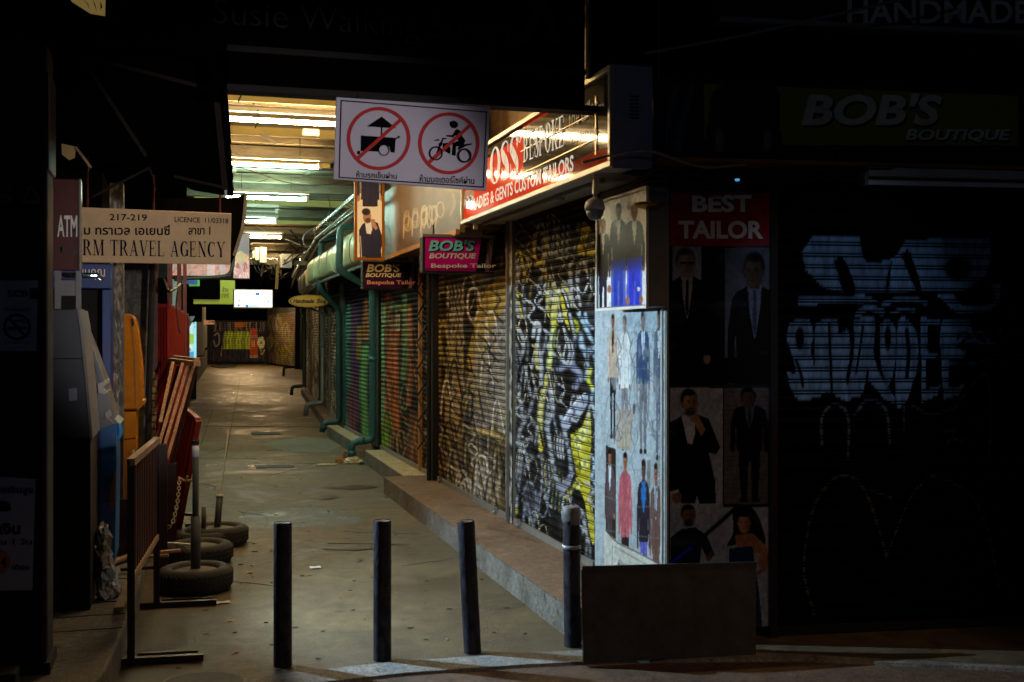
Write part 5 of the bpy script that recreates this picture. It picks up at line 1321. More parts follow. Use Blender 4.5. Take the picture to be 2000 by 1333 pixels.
p = gl.loc; mb = MB(); mb.lathe(p, [(.02, -.03), (.06, -.02), (.085, .0), (.08, .004), (.055, -.012), (.02, -.02)], 24); gl.part('bowl', mb, mat('brass', 'a07830', .3, .8, .2, 10), shade=True)
mb = MB(); mb.tube([p + [0, 0, -.02], p + [0, 0, .1]], .006, 6); gl.part('stem', mb, M['black'])
sm = Thing('small_spotlight', 'tiny glass spotlight glinting under the shop sign', 'lamp', PF_.hit(1440, 352, .15))
p = sm.loc; mb = MB(); mb.lathe(p, [(.006, -.008), (.012, -.002), (.012, .006)], 14); sm.part('lens', mb, emat('tiny_blue_glint', '5ab0e8', .7), shade=True)
mb = MB(); mb.lathe(p, [(.016, .0062), (.02, .03), (.01, .04)], 14); sm.part('housing', mb, M['black'], shade=True)
# ramp plate leaning before the poster board
rp_ = [PF_.hit(1137, 1113, .24), PF_.hit(1477, 1104, .20), PF_.hit(1477, 1262, .33), PF_.hit(1141, 1271, .34)]
rp_[2][2] = .004; rp_[3][2] = .004
mb = MB(); mb.slab(rp_, PF_.n, .02); lp = Thing('steel_plate', 'dark scratched steel plate leaning on edge below the tailor poster', 'plate', (rp_[3] + rp_[2]) / 2)
lp.part('plate', mb, M['ramp'], bevel=.003)
mb = MB(); mb.bar(rp_[3] + [0, -.0, .004], rp_[0], .012, .034); mb.bar(rp_[0], rp_[1], .012, .034); lp.part('folded_edge', mb, M['ramp'])

# ================================================================== BOLLARDS
Mb = mat('black_bollard_paint', '070708', .7, 0, .6, 30, .4, 60, col2='4a4854', stretch=(1, 1, .45), spec=.12)
def bollard(px, pyb, pyt, lean, label, cap=False):
    b = onZ(px, pyb); b[1] += .02; d = b[0] * SN + b[1] * CS; h = (pyb - pyt) * d / F
    t = Thing('bollard', label, 'bollard', b, 'black bollards across the lane mouth')
    top = b + np.array([lean, 0, h]); r = .044
    mb = MB(); mb.tube([b, b + (top - b) * .5, top - (top - b) * .012, top], [r, r, r, r * .94], 28, cap=False)
    k = len(mb.v) - 28; t.part('post', mb, Mb, shade=True)
    mb = MB(); mb.lathe(top - [0, 0, .004], [(r * .94, -.004), (r * .9, .001), (r * .6, -.002), (r * .55, -.02), (.01, -.02)], 28); t.part('top', mb, M['dustyconcrete'], shade=True)
    if cap:
        mb = MB(); mb.lathe(top, [(.0462, -.062), (.048, -.05), (.0465, -.02), (.045, .004), (.035, .012), (.005, .01)], 24); mb.v = [(x + random.Random(int(abs(x * 1e5))).uniform(-.003, .003), y, z + (random.Random(int(abs(y * 1e5))).uniform(-.018, .01) if i < 24 else 0)) for i, (x, y, z) in enumerate(mb.v)]; t.part('plastic_cap', mb, mat('grey_torn_plastic', '85868a', .5, 0, .5, 30), shade=True)
        mb = MB(); mb.lathe(top, [(.046, -.205), (.052, -.2), (.048, -.19), (.046, -.185)], 24); t.part('plastic_wrap', mb, mat('clear_wrap', '9aa0a8', .15, 0, .2, 20), shade=True)
    return t
bollard(553, 1303, 1023, .0, 'leftmost black bollard, its top open')
b2t = bollard(748, 1291, 1019, .0, 'second black bollard from the left, scuffed and upright')
pl = Plane(b2t.loc[:2], (CS, -SN)); A, B, C_ = pl.hit(735, 1160, 0), pl.hit(762, 1160, 0), pl.hit(735, 1144, 0)
tm = text_mb("AES", A, B, C_, off=0, n=pl.n); wv = []
for v in tm.v:
    d = np.array(v) - b2t.loc; u = float(np.dot(d, pl.u)); a = u / .046; c0 = b2t.loc + pl.u * .0455 * math.sin(a) + pl.n * .0455 * math.cos(a); wv.append((c0[0], c0[1], v[2]))
tm.v = wv; b2t.part('lettering', tm, M['letter_dim'])
bollard(925, 1277, 1019, -.035, 'black bollard leaning left, third from the left')
bollard(1121, 1264, 996, -.008, 'bollard with a torn white plastic cap beside the steel plate', cap=True)

# ================================================================== PIPES, CONDUITS AND CANOPIES ON THE RIGHT
def pipe(name, pts, r, m, label, joints=()):
    t = Thing(name, label, 'pipe', pts[-1], 'drain pipes on the right wall')
    mb = MB(); mb.tube(smooth_corners(pts, r * 1.6), r, 14); t.part('pipe', mb, m, shade=True)
    for (p, d) in joints:
        p = np.array(p, float); d = np.array(d, float); mb = MB(); mb.tube([p - d * .03, p + d * .03], r * 1.15, 14); t.part('coupling', mb, m, shade=True)
def smooth_corners(pts, r, n=6):
    P = [np.array(p, float) for p in pts]; out = [P[0]]
    for i in range(1, len(P) - 1):
        a, b = P[i - 1] - P[i], P[i + 1] - P[i]; la, lb = np.linalg.norm(a), np.linalg.norm(b); q = min(r, la * .45, lb * .45)
        s, e = P[i] + a / la * q, P[i] + b / lb * q
        for k in range(n + 1):
            t_ = k / n; out.append(s * (1 - t_) ** 2 + 2 * P[i] * t_ * (1 - t_) + e * t_ ** 2)
    out.append(P[-1]); return out
M['tealbright'] = mat('bright_teal_pipe', '3390a8', .4, 0, .2, 9)
pipe('drain_pipe', [(2.32, 14.0, 2.95), (1.90, 14.0, 2.92), (1.88, 14.0, 2.40), (2.33, 14.2, 2.18), (2.34, 14.25, .28), (2.08, 14.25, .26), (2.07, 14.25, .02)], .045, M['teal'],
     'teal drain pipe beside the purple sign with a painted band', [((2.335, 14.22, 1.3), (0, 0, 1)), ((2.08, 14.25, .12), (0, 0, 1)), ((2.2, 14.25, .272), (1, 0, 0)), ((2.335, 14.22, 2.0), (0, 0, 1))])
pipe('drain_pipe', [(2.4, 17.4, 3.12), (2.07, 17.4, 3.02), (2.05, 17.4, 2.3), (2.36, 17.6, 2.0), (2.38, 17.7, .26), (2.14, 17.7, .24), (2.12, 17.7, .1)], .045, M['tealdark'],
     'mossy green drain pipe left of the green shutter', [((2.375, 17.66, 1.2), (0, 0, 1)), ((2.06, 17.4, 2.7), (0, 0, 1)), ((2.14, 17.7, .17), (0, 0, 1))])
wl = lambda Y: (2.45 + .058 * (Y - 18)) if Y < 31 else 3.2 + .105 * (Y - 31)
for i, (Y, m, lab) in enumerate([(22.0, 'grey', 'grey rusty drain pipe between the far shutters'), (29.6, 'tealdark', 'green drain pipe at the bend of the far shops')]):
    X = wl(Y) - .04; pipe('drain_pipe', [(X, Y, 2.6), (X, Y, .3), (X - .3, Y, .28), (X - .32, Y, .06)], .045, M[m], lab, [((X, Y, 1.4), (0, 0, 1))])
P_ = onZ(560, 722, .3); pipe('drain_pipe', [P_ + [.35, 0, 1.8], P_ + [.35, 0, .1], P_ + [-.1, 0, .08], P_ + [-.12, 0, -.25]], .05, M['black'], 'dark drain pipe at the foot of the far angled shutter')
# bulging canopies
M['canopy'] = mat('pale_green_canopy', 'c6c494', .4, .1, .3, 2.0, .1, 30, col2='8c9060', rvar=.1)
def canopy(ya, yb, label, xo=1.95, z0=2.42, z1=3.0):
    t = Thing('wall_canopy', label, 'canopy', (2.2, (ya + yb) / 2, z0), 'rounded metal canopies above the shutters')
    prof = [(xo + .10, z0), (xo + .02, z0 + .05), (xo, z0 + .18), (xo + .02, z0 + .34), (xo + .16, z1 - .1), (wl(max(ya, 18)) - .02, z1)]
    pr = smooth(prof, 4); mb = MB(); k = len(pr); dx = (wl(max(yb, 18)) - wl(max(ya, 18)))
    ys_ = np.linspace(ya, yb, 8)
    for j, y in enumerate(ys_):
        for p in pr: mb.v.append((p[0] + dx * j / 7, y, p[1]))
    for j in range(7):
        for i in range(k - 1): mb.f.append((j * k + i, j * k + i + 1, (j + 1) * k + i + 1, (j + 1) * k + i))
    mb.f.append(tuple(range(k - 1, -1, -1))); mb.f.append(tuple(7 * k + i for i in range(k)))
    t.part('shell', mb, M['canopy'], shade=False)
    mb = MB()
    for j in (1, 3, 5):
        mb.tube([(p[0] - .004 + dx * j / 7, ys_[j], p[1] + .002) for p in pr], .006, 6)
    mb.bar((pr[0][0], ya, z0 - .01), (pr[0][0] + dx, yb, z0 - .01), .05, .03); t.part('seam', mb, M['grey'])
canopy(12.3, 15.2, 'rounded pale green canopy, the nearest, behind the tall poster box')
canopy(15.3, 18.6, 'rounded pale green canopy in the middle, between the two teal pipes', z1=2.95)
canopy(18.8, 23.4, 'rounded pale green canopy, the farthest, crossed by cables', xo=2.05, z1=2.8)
# cable ladder and conduits
cl = Thing('cable_ladder', 'shiny galvanised cable ladder running high along the right wall', 'cable tray', (2.0, 14, 3.2))
def ladder(a, b, n):
    a = np.array(a); b = np.array(b); mb = MB()
    for o in ((-.06, 0, .03), (.06, 0, -.03)): mb.bar(a + o, b + np.array(o), .02, .04)
    cl.part('rail', mb, M['chrome']); mb = MB()
    for k in range(n):
        p = a + (b - a) * (k + .5) / n; mb.bar(p + [-.06, 0, .03], p + [.06, 0, -.03], .012, .012)
    cl.part('rung', mb, M['chrome'])
ladder((1.98, 11.75, 3.18), (2.05, 17.5, 3.18), 22)
ladder((2.1, 19.5, 2.98), (2.45, 25.5, 2.85), 16)
mb = MB(); mb.tube([(1.9, 12, 3.06), (1.98, 17.3, 3.06), (2.2, 22, 2.9), (2.6, 28, 2.75)], .02, 8); mb.tube([(1.96, 12, 3.02), (2.04, 17.3, 3.02), (2.28, 22, 2.86)], .014, 8); cl.part('conduit', mb, M['grey'], shade=True)
rg = random.Random(21)
for k, lab in enumerate(['black cable looping down from the ladder', 'thick black cable curling beside the canopies', 'thin black cable sagging over the middle canopy', 'black cables bunched where the lane bends', 'slack cable across the farthest canopy', 'dusty cable winding around the conduit']):
    pts = [(1.75 + rg.uniform(-.25, .2) + .06 * q, 17.0 + k * 1.2 + q * 1.2, 3.12 + rg.uniform(-.36, .2)) for q in range(7)]
    mb = MB(); mb.tube(smooth(pts, 6), .014 if k < 2 else .009, 6); single('hanging_cable', mb, M['cable'], lab, 'cable', 'loose cables along the right wall', shade=True)
loop = [onY(x, y, 17.5) for x, y in [(690, 372), (665, 386), (648, 408), (630, 440), (615, 445), (597, 456), (592, 470), (598, 482), (612, 476), (616, 460), (612, 448), (625, 440)]]
mb = MB(); mb.tube(smooth(loop, 6), .012, 6); single('hanging_cable', mb, M['grey'], 'grey cable rising diagonally to the ceiling with a loop at its end', 'cable', 'loose cables along the right wall', shade=True)
mb = MB(); mb.tube(smooth([onY(x, y, 12.2) for x, y in [(458, 325), (500, 337), (560, 357), (620, 362), (680, 354), (760, 330)]], 6), .006, 6); single('hanging_cable', mb, M['cable'], 'thin sagging cable below the second warm tube', 'cable', 'loose cables along the right wall', shade=True)
mb = MB(); mb.tube([onY(498, 440, 16), onY(530, 458, 16.5), onY(590, 482, 18), onY(640, 495, 19)], .004, 5); single('hanging_cable', mb, M['rope'], 'pale thin wire slanting below the cold tubes', 'cable', 'loose cables along the right wall')
# meter boxes and cross board
mt = Thing('meter_rack', 'row of grey electricity meter boxes on a board under the roof', 'meter boxes', onY(525, 500, 20.5))
PM = Yplane(20.5)
for x0, y0, x1, y1 in ((497, 486, 504, 510), (506, 485, 519, 515), (492, 492, 496, 505)):
    a = PM.hit(x0, y1); b = PM.hit(x1, y0); mb = MB(); mb.box(a[0], b[0], 20.3, 20.48, a[2], b[2]); mt.part('meter_box', mb, M['lightgrey'], bevel=.006)
a = PM.hit(546, 525); b = PM.hit(567, 499); mb = MB(); mb.box(a[0], b[0], 20.2, 20.48, a[2], b[2]); bxp = mt.part('switch_box', mb, M['lightgrey'], bevel=.006)
a2 = PM.hit(551, 517); mb = MB(); mb.box(a2[0], a2[0] + .03, 20.18, 20.199, a2[2], a2[2] + .07); mt.part('switch', mb, M['black'], parent=bxp)
a = PM.hit(488, 512); b = PM.hit(600, 500); mb = MB(); mb.box(a[0] - .6, b[0], 20.49, 20.53, a[2] - .04, a[2] + .04); mb.box(a[0] - .6, b[0], 20.49, 20.53, 2.98, 3.04); mt.part('cross_board', mb, M['beam'])
mb = MB()
for k in range(9):
    x = 494 + k * 8; p = PM.hit(x, 512); mb.tube(smooth([p + [0, -.1, 0], p + [.03, -.15, -.12 - .03 * (k % 3)], p + [.1, -.12, -.2 + .03 * (k % 4)], p + [.16, -.1, -.05]], 5), .008, 6)
mt.part('wiring', mb, M['cable'])
mb = MB(); mb.tube([onY(540, 565, 17), onY(543, 519, 17)], .022, 8)
single('wooden_prop', mb, M['orangewood'], 'upright wooden prop above the lit hostel sign', 'pole')
# hostel light box
ho = Thing('hostel_sign', 'bright white lit sign for the Pillow Hostel with a blue arrow', 'sign', onY(494, 605, 17))
PO = Yplane(17.0); a = PO.hit(456, 602); b = PO.hit(533, 566)
mb = MB(); mb.box(a[0], b[0], 17.0, 17.14, a[2], b[2]); ho.part('case', mb, M['orangewood'], bevel=.004)
mb = MB(); mb.box(a[0] + .015, b[0] - .012, 16.985, 16.999, a[2] + .015, b[2] - .012); ho.part('lit_face', mb, emat('lit_white_face', np.array([.80, .93, 1.0]), 1.5))
PO2 = Yplane(16.98)
def lett(t, pl, txt, b, m, **k):
    A, B, C_ = box_on(pl, *b); t.part('lettering', text_mb(txt, A, B, C_, n=pl.n, off=.001, **k), m)
M['lb1'] = emat('blue_print', '1678c0', .5); M['lb2'] = emat('grey_blue_print', '5a7c98', .5)
lett(ho, PO2, "The", (465, 570, 475, 575), M['lb2']); lett(ho, PO2, "Pillo", (478, 568, 497, 577), M['lb1']); lett(ho, PO2, "Hostel", (511, 573, 527, 578), M['lb2'])
ho.part('pillow_emblem', quads(PO2, [[(499, 571), (502, 573), (506, 571), (507, 577), (499, 577)]], .001), M['lb1'])
ho.part('arrow', quads(PO2, [[(477, 598), (484, 594), (484, 597), (506, 597), (506, 599), (484, 599), (484, 601)]], .001), M['lb1'])
lett(ho, PO2, "09-241", (476, 589, 495, 593), M['lb2']); lett(ho, PO2, "OPEN DAILY", (480, 584, 520, 587), M['lb2']); ho.part('pin_mark', quads(PO2, [[(464, 596), (467, 594), (469, 597), (466, 600)], [(465, 586), (469, 586), (469, 588), (465, 588)], [(522, 588), (525, 587), (526, 590), (523, 591)]], .001), M['lb1'])
# yellow sign with black panel
ys2 = Thing('yellow_shop_sign', 'yellow projecting sign with a black panel, left of the lit hostel sign', 'sign', onY(415, 594, 18.5))
PY_ = Yplane(18.5)
a = PY_.hit(378, 594); b = PY_.hit(459, 548)
mb = MB(); mb.box(a[0], b[0], 18.5, 18.6, a[2], b[2]); ys2.part('board', mb, emat('yellow_lit_board', '8c8c18', .35), bevel=.004)
a2 = PY_.hit(373, 585); b2 = PY_.hit(430, 547); mb = MB(); mb.box(a2[0], b2[0], 18.46, 18.498, a2[2], b2[2]); ys2.part('black_panel', mb, M['blackboard'])
Pz = Yplane(18.49)
lett(ys2, Pz, "ร้าน", (434, 560, 446, 570), M['letter_black'], shear=.2); lett(ys2, Pz, "อาหาร", (433, 574, 447, 582), M['letter_black'], shear=.2)
a3 = Yplane(18.3).hit(369, 559); b3 = Yplane(18.3).hit(390, 547); gs = Thing('small_green_sign', 'small green and blue sign above the black panel', 'sign', a3)
mb = MB(); mb.box(a3[0], b3[0], 18.3, 18.34, a3[2], b3[2]); gs.part('board', mb, emat('green_lit_board', '3c9c30', .5)); mb = MB(); mb.box(a3[0] - .1, b3[0] - .03, 18.28, 18.298, a3[2] + .03, b3[2] - .0); gs.part('blue_field', mb, emat('blue_lit_board', '123c8c', .4))
# massage light box
ml = Thing('massage_lightbox', 'long lit poster box with pale skin tones and flowers behind the travel agency sign', 'sign', onY(430, 546, 14.0))
PL = Yplane(14.0)
def paint_ml(c):
    c.mix(np.ones(c.X.size), '8ca8c0'); c.speck(7, 7, .4, .6, 'd8b0a4', .9, 3); c.speck(4, 4, .55, .7, '8c4c40', .8, 9)
    c.rect(340, 512, 450, 560, '9c6c60', .5); c.rect(405, 512, 420, 545, 'b8c8d8', .6); c.rect(430, 512, 440, 545, 'a8c4e0', .6)
    c.poly([(456, 456), (490, 456), (490, 500), (456, 490)], '4c6880'); c.cpoly([(458, 500), (470, 490), (484, 505), (475, 515), (462, 512)], 'a8b088', .8); c.poly([(456, 520), (490, 516), (490, 546), (456, 546)], 'b89ca8', .7); c.scribble(456, 515, 490, 545, 10, ['8c3c38', 'e0d0d0'], 2, 4)
face(ml, 'lit_face', PL, PL.hit(330, 500)[0], PL.hit(450, 500)[0], PL.hit(400, 539)[2], PL.hit(400, 510)[2], .003, paint_ml, (70, 30), emat('lit_poster_print', 'VC', .55))
face(ml, 'lit_face', PL, PL.hit(456, 500)[0], PL.hit(487, 500)[0], PL.hit(470, 544)[2], PL.hit(470, 457)[2], .003, paint_ml, (40, 60), emat('lit_poster_print_blue', 'VC', .6))
mb = MB(); mb.box(PL.hit(330, 500)[0], PL.hit(489, 500)[0], 14.0, 14.12, PL.hit(470, 546)[2], PL.hit(470, 455)[2]); ml.part('case', mb, M['black'])
mb = MB(); mb.tube(smooth([onY(x, y, 13.4) for x, y in [(340, 546), (390, 543), (430, 541), (448, 535), (454, 520), (456, 500)]], 6), .022, 10); single('curved_pipe', mb, M['tealdark'], 'dark green pipe curving up below the lit massage poster', 'pipe', shade=True)
# far standing display
dp = Thing('lit_display', 'bright cyan and white lit display standing far down the lane', 'display', onZ(374, 770))
PD = Yplane(29.5)
def paint_dp(c):
    c.mix(np.ones(c.X.size), 'a8e4f0'); c.rect(360, 652, 379, 672, '9cc850'); c.poly([(360, 640), (379, 622), (379, 630), (360, 650)], '3c7c90'); c.ell(368, 678, 7, 5, 'e8f4f8'); c.ell(370, 683, 3, 3, 'a06c40'); c.poly([(363, 690), (379, 686), (379, 705), (363, 705)], '4ca0d0'); c.rect(379.5, 605, 384, 715, '9cf0ff')
    c.scribble(363, 616, 380, 650, 6, ['2c5c60', 'e8ffff'], 1.4, 3)
a = PD.hit(362, 712); b = PD.hit(383.5, 613)
mb = MB(); mb.box(a[0], b[0], 29.5, 29.8, 0, b[2]); dp.part('cabinet', mb, M['black'])
face(dp, 'lit_face', PD, a[0], b[0], a[2], b[2], .004, paint_dp, (30, 80), emat('lit_display_print', 'VC', .9))
# ATM arrow sign far away and the oval shop sign
at_ = Thing('small_atm_sign', 'small pale orange ATM sign far down the lane', 'sign', onY(409, 634, 34)); Pa = Yplane(34); a = Pa.hit(398, 634); b = Pa.hit(419, 625)
mb = MB(); mb.box(a[0], b[0], 34, 34.1, a[2], b[2]); at_.part('board', mb, emat('pale_orange_board', 'd89060', .5)); lett(at_, Yplane(33.99), "ATM", (407, 627.5, 418, 631), M['letter_black'], bold=.02)
ov = Thing('oval_shop_sign', 'oval wooden sign on a bracket reading Handmade Shop', 'sign', onY(605, 602, 18.2)); PV = Yplane(18.2)
el = [PV.hit(604 + 40 * math.cos(t), 588.5 + 12.5 * math.sin(t)) for t in np.linspace(0, 2 * math.pi, 40, endpoint=False)][::-1]
mb = MB(); mb.slab(el, PV.n, .03); ov.part('board', mb, mat('varnished_board', 'c08420', .4, 0, .3, 8), bevel=.003)
el2 = [[PVv for PVv in (lambda t0, t1: [(604 + r_ * math.cos(t), 588.5 + r_ * .31 * math.sin(t)) for t, r_ in ((t0, 38), (t1, 38), (t1, 36), (t0, 36))])(2 * math.pi * i / 40, 2 * math.pi * (i + 1) / 40)] for i in range(40)]
ov.part('rim_line', quads(PV, el2, .002, .00001), M['leaf'])
A, B, C_ = box_on(PV, 573, 584, 637, 595, off=.003); ov.part('lettering', text_mb("Handmade  Shop", A, B, C_, n=PV.n, off=.001, bold=.02, shear=.2), M['letter_navy'])
mb = MB(); mb.bar(onY(600, 600, 18.25), onY(645, 618, 18.25), .03, .03); mb.bar(onY(566, 588, 18.26), onY(650, 600, 18.26), .02, .02); ov.part('bracket', mb, M['black'])

# ================================================================== LEFT SIDE
# travel agency sign
ta = Thing('travel_agency_sign', 'cream wooden sign reading TRAVEL AGENCY with a licence number', 'sign', onY(300, 515, 7.2))
PTA = Yplane(7.2)
c4 = [PTA.hit(130, 404), PTA.hit(130, 512), PTA.hit(450, 517), PTA.hit(452, 417)]
ta.part('board', MB().slab(c4, PTA.n, .025), mat('cream_sign_board', 'e2c090', .6, 0, .3, 3, .1, 40, rvar=.1), bevel=.003)
def tl(txt, x0, y0, x1, y1, dy, m, fn=text_mb, **k):
    A, B, C_ = PTA.hit(x0, y1), PTA.hit(x1, y1 + dy), PTA.hit(x0, y0)
    ta.part('lettering', fn(txt, A, B, C_, off=.002, **k), m)
tl("217-219", 214, 418, 287, 431, 1, M['letter_black'], bold=.015)
tl("LICENCE  11/03318", 341, 424, 446, 434, 3, M['letter_black'], bold=.01)
tl("ม ทราเวล เอเยนซี่", 164, 438, 332, 459, 1, M['letter_black'], bold=.022)
tl("สาขา 1", 368, 443, 411, 459, 0, M['letter_black'], bold=.022)
tl("RM TRAVEL AGENCY", 162, 468, 440, 499, 4, M['letter_navy'], fn=serif_mb, gap=.1, space=.5)
mb = MB()
for x in (170, 300, 430): p = PTA.hit(x, 412); mb.tube([p + [0, .04, -.05], p + [0, .04, .5]], .008, 6)
ta.part('hanger', mb, M['redsteel'])

# dark awnings overhead on the left
M['faded_red'] = mat('faded_red_frame', '1a0806', .9, .1, .5, 9)
aw = Thing('dark_awning', 'large dark awning panel with thin red steel edges left of the entrance', 'awning', (-.4, 6.2, 2.4))
PA = Yplane(6.2)
rg = random.Random(12)
edge = [(444, 150 + k * 11.5) for k in range(21)]
edge = [(444 + (k / 20) * 13 + rg.uniform(-1.2, 1.2), y) for k, (x, y) in enumerate(edge)]
pts = [PA.hit(-120, 60)] + [PA.hit(444, 60)] + [PA.hit(x, y) for x, y in edge] + [PA.hit(455, 384), PA.hit(380, 372), PA.hit(300, 340), PA.hit(150, 300), PA.hit(-120, 200)]
aw.part('canvas', MB().slab(pts[::-1], PA.n, .02), M['awning'])
mb = MB(); mb.bar(PA.hit(413, 92, .03), PA.hit(440, 372, .03), .03, .02, up=(0, 1, 0)); mb.bar(PA.hit(156, 108, .03), PA.hit(285, 305, .03), .018, .018, up=(0, 1, 0))
mb.bar(PA.hit(0, 140, .03), PA.hit(100, 92, .03), .012, .012, up=(0, 1, 0)); mb.bar(PA.hit(180, 385, .05), PA.hit(292, 328, .05), .01, .01, up=(0, 1, 0)); mb.bar(PA.hit(292, 328, .05), PA.hit(300, 350, .05), .01, .01, up=(0, 1, 0))
mb.bar(PA.hit(200, 120, .04), PA.hit(430, 180, .04), .02, .02, up=(0, 1, 0)); mb.bar(PA.hit(340, 345, .04), PA.hit(444, 368, .04), .014, .014, up=(0, 1, 0))
aw.part('edge_frame', mb, M['faded_red'])
mb = MB(); mb.bar(PA.hit(441, 368, .03), PA.hit(441, 384, .03), .012, .01, up=(0, 1, 0)); aw.part('bright_clip', mb, M['lightgrey'])
# sloping second awning further in, with a curled sheet end
a2 = Thing('curled_awning', 'dark corrugated awning sheet with its end curled, above the travel agency sign', 'awning', (0.1, 8.4, 2.3))
PA2 = Yplane(8.4)
prof = [(452, 386), (466, 384), (482, 378), (481, 396), (479, 425), (474, 452), (466, 478), (459, 500), (453, 514), (440, 516), (300, 470), (300, 388)]
a2.part('canvas', MB().slab([PA2.hit(*q) for q in prof][::-1], PA2.n, .03), mat('brown_awning_sheet', '070504', .95, 0, .45, 5, .2, 30, stretch=(9, 1, 1), spec=.02))
mb = MB(); mb.tube([PA2.hit(x, y, .04) for x, y in [(481, 378), (479, 396), (477, 425), (472, 452), (464, 478), (457, 500)]], .012, 8); a2.part('rolled_edge', mb, M['wall'])
mb = MB(); mb.slab([(-2.5, 6.2, 3.05), (.06, 6.2, 3.0), (.06, 11, 2.75), (-2.5, 11, 2.75)], (0, 0, 1), .03)
single('awning_roof', mb, M['awning'], 'dark flat awning roof over the cash machines', 'awning')
mb = MB(); mb.slab([(-5, 4.4, 3.4), (-.9, 4.9, 3.0), (-.9, 6.1, 3.0), (-5, 6.1, 3.4)], (0, 0, 1), .03)
single('awning_roof', mb, M['awning'], 'dark sloping canopy over the bank booth, nearest at the top left', 'awning')
# glowing sheets added for bright spots of unknown origin at the top left
M['scrap'] = emat('bright_spot_glow', np.array([.55, .36, .10]), .25)
for i, (q, lab, Y) in enumerate([([(135, -6), (206, -6), (205, 31), (176, 26), (140, 3)], 'curved yellow glowing sheet added as a bright spot at the very top left', 5.55), ([(56, 240), (89, 241), (89, 276), (74, 262)], 'small dull yellow glow sheet added above the bank booth', 6.05), ([(120, 281), (148, 287), (146, 308), (135, 313), (121, 302)], 'small dull yellow glow sheet added above the cash machine header', 6.1)]):
    pl = Yplane(Y); m_ = M['scrap'] if i == 0 else emat('dull_spot_glow', np.array([.30, .20, .08]), .10)
    t = Thing('glow_sheet', lab, 'sheet', pl.hit(*q[0])); t.part('sheet', MB().slab([pl.hit(*p) for p in q][::-1], pl.n, .01), m_)
    if i == 0:
        t.part('crease', quads(pl, [[(160, -4), (172, 8), (176, 20), (170, 8)], [(180, -4), (186, 10), (190, 26), (184, 10)], [(196, 2), (200, 14), (196, 20)]], .002), M['leaf'])
mb = MB(); mb.bar(Yplane(6.1).hit(148, 288, .02), Yplane(6.1).hit(178, 328, .02), .012, .02, up=(0, 1, 0)); single('thin_bracket', mb, M['wood'], 'thin pale bracket slanting beside the dull yellow sheet', 'bracket')

# bank booth
bk = Thing('bank_booth', 'black bank booth at the left edge carrying a no smoking notice and a loan poster', 'booth', (-1.2, 5.5, .15))
PK = Yplane(5.2)
xr = PK.hit(92, 700)[0]
mb = MB(); mb.box(-3.2, xr, 5.2, 5.46, .2, 2.85); bk.part('cabinet', mb, M['black'], bevel=.02)
mb = MB(); mb.box(-3.2, xr + .01, 5.22, 5.5, .15, .199); bk.part('plinth', mb, M['black'])
mb = MB(); mb.box(-3.2, xr + .01, 5.17, 5.47, 2.30, 2.72); bk.part('header', mb, M['purple'], bevel=.01)
PK2 = Yplane(5.165)
def lk(t, pl, txt, b, m, **k):
    A, B, C_ = box_on(pl, *b); t.part('lettering', text_mb(txt, A, B, C_, n=pl.n, off=.0015, **k), m)
lk(bk, PK2, "ด้วย", (-8, 360, 24, 374), M['letter_dim']); lk(bk, PK2, "SCB", (-14, 382, 26, 397), M['letter_dim'], bold=.03)
bk.part('bank_emblem', quads(PK2, [[(42, 394), (58, 362), (62, 364), (48, 396)], [(62, 360), (80, 392), (76, 396), (60, 366)], [(44, 392), (80, 392), (78, 398), (46, 398)]], .0015), M['letter_dim'])
M['notice'] = mat('bluish_notice_paper', '9098ac', .6, 0, .12, 9)
nt_ = Thing('no_smoking_notice', 'grey notice with a crossed cigarette stuck on the bank booth', 'notice', PK.hit(40, 685)); Pn = Yplane(5.197)
A, B, C_ = Pn.hit(-30, 686), Pn.hit(71, 686), Pn.hit(-30, 548); D_ = Pn.hit(74, 548)
nt_.part('sheet', MB().slab([A, B, D_, C_], Pn.n, .003), M['notice']); Pn2 = Yplane(5.193)
mb = quads(Pn2, [[(58, 563), (76, 563), (76, 584), (58, 584)]], .0); nt_.part('black_tab', mb, M['black'])
lk(nt_, Pn2, "SCB", (14, 567, 55, 580), M['letter_black'], bold=.04); lk(nt_, Pn2, "ห้ามสูบบุหรี่", (10, 600, 58, 610), M['letter_black'])
nt_.part('crossed_circle', quads(Pn2, ring_px(33, 639, 27, 26, 5, 40) + [[(14, 622), (18, 618), (52, 656), (48, 660)]], .001, .00001), M['signblack'])
nt_.part('cigarette_pictogram', quads(Pn2, [[(14, 638), (44, 638), (44, 645), (14, 645)], [(46, 638), (50, 638), (50, 645), (46, 645)], [(28, 626), (44, 624), (50, 630), (46, 632), (42, 628), (28, 630)]], .0015), M['signblack'])
lk(nt_, Pn2, "........", (10, 668, 58, 671), M['letter_black'])
lo = Thing('loan_poster', 'grey loan poster with Thai lettering and a small car, low on the bank booth', 'poster', PK.hit(40, 1155))
A, B, C_, D_ = Pn.hit(-60, 1155), Pn.hit(63, 1153), Pn.hit(-60, 928), Pn.hit(69, 936)
lo.part('sheet', MB().slab([A, B, D_, C_], Pn.n, .003), M['notice'])
lk(lo, Pn2, "ของเงินสูง", (-20, 950, 65, 968), M['letter_black'], bold=.02); lk(lo, Pn2, "เงิน", (-2, 1022, 40, 1044), M['letter_black'], bold=.03); lk(lo, Pn2, "ใน 1 วัน", (-6, 1050, 62, 1064), M['letter_black'], bold=.01); lk(lo, Pn2, "เดือน", (24, 1102, 58, 1113), M['letter_black'], bold=.02)
lo.part('car_pictogram', quads(Pn2, [[(-8, 984), (0, 979), (12, 979), (20, 986), (22, 996), (16, 999), (-8, 999)]], .001), M['signblack'])
cirp = [(-4 + 24 * math.cos(t), 1098 + 24 * math.sin(t)) for t in np.linspace(0, 2 * math.pi, 30, endpoint=False)]
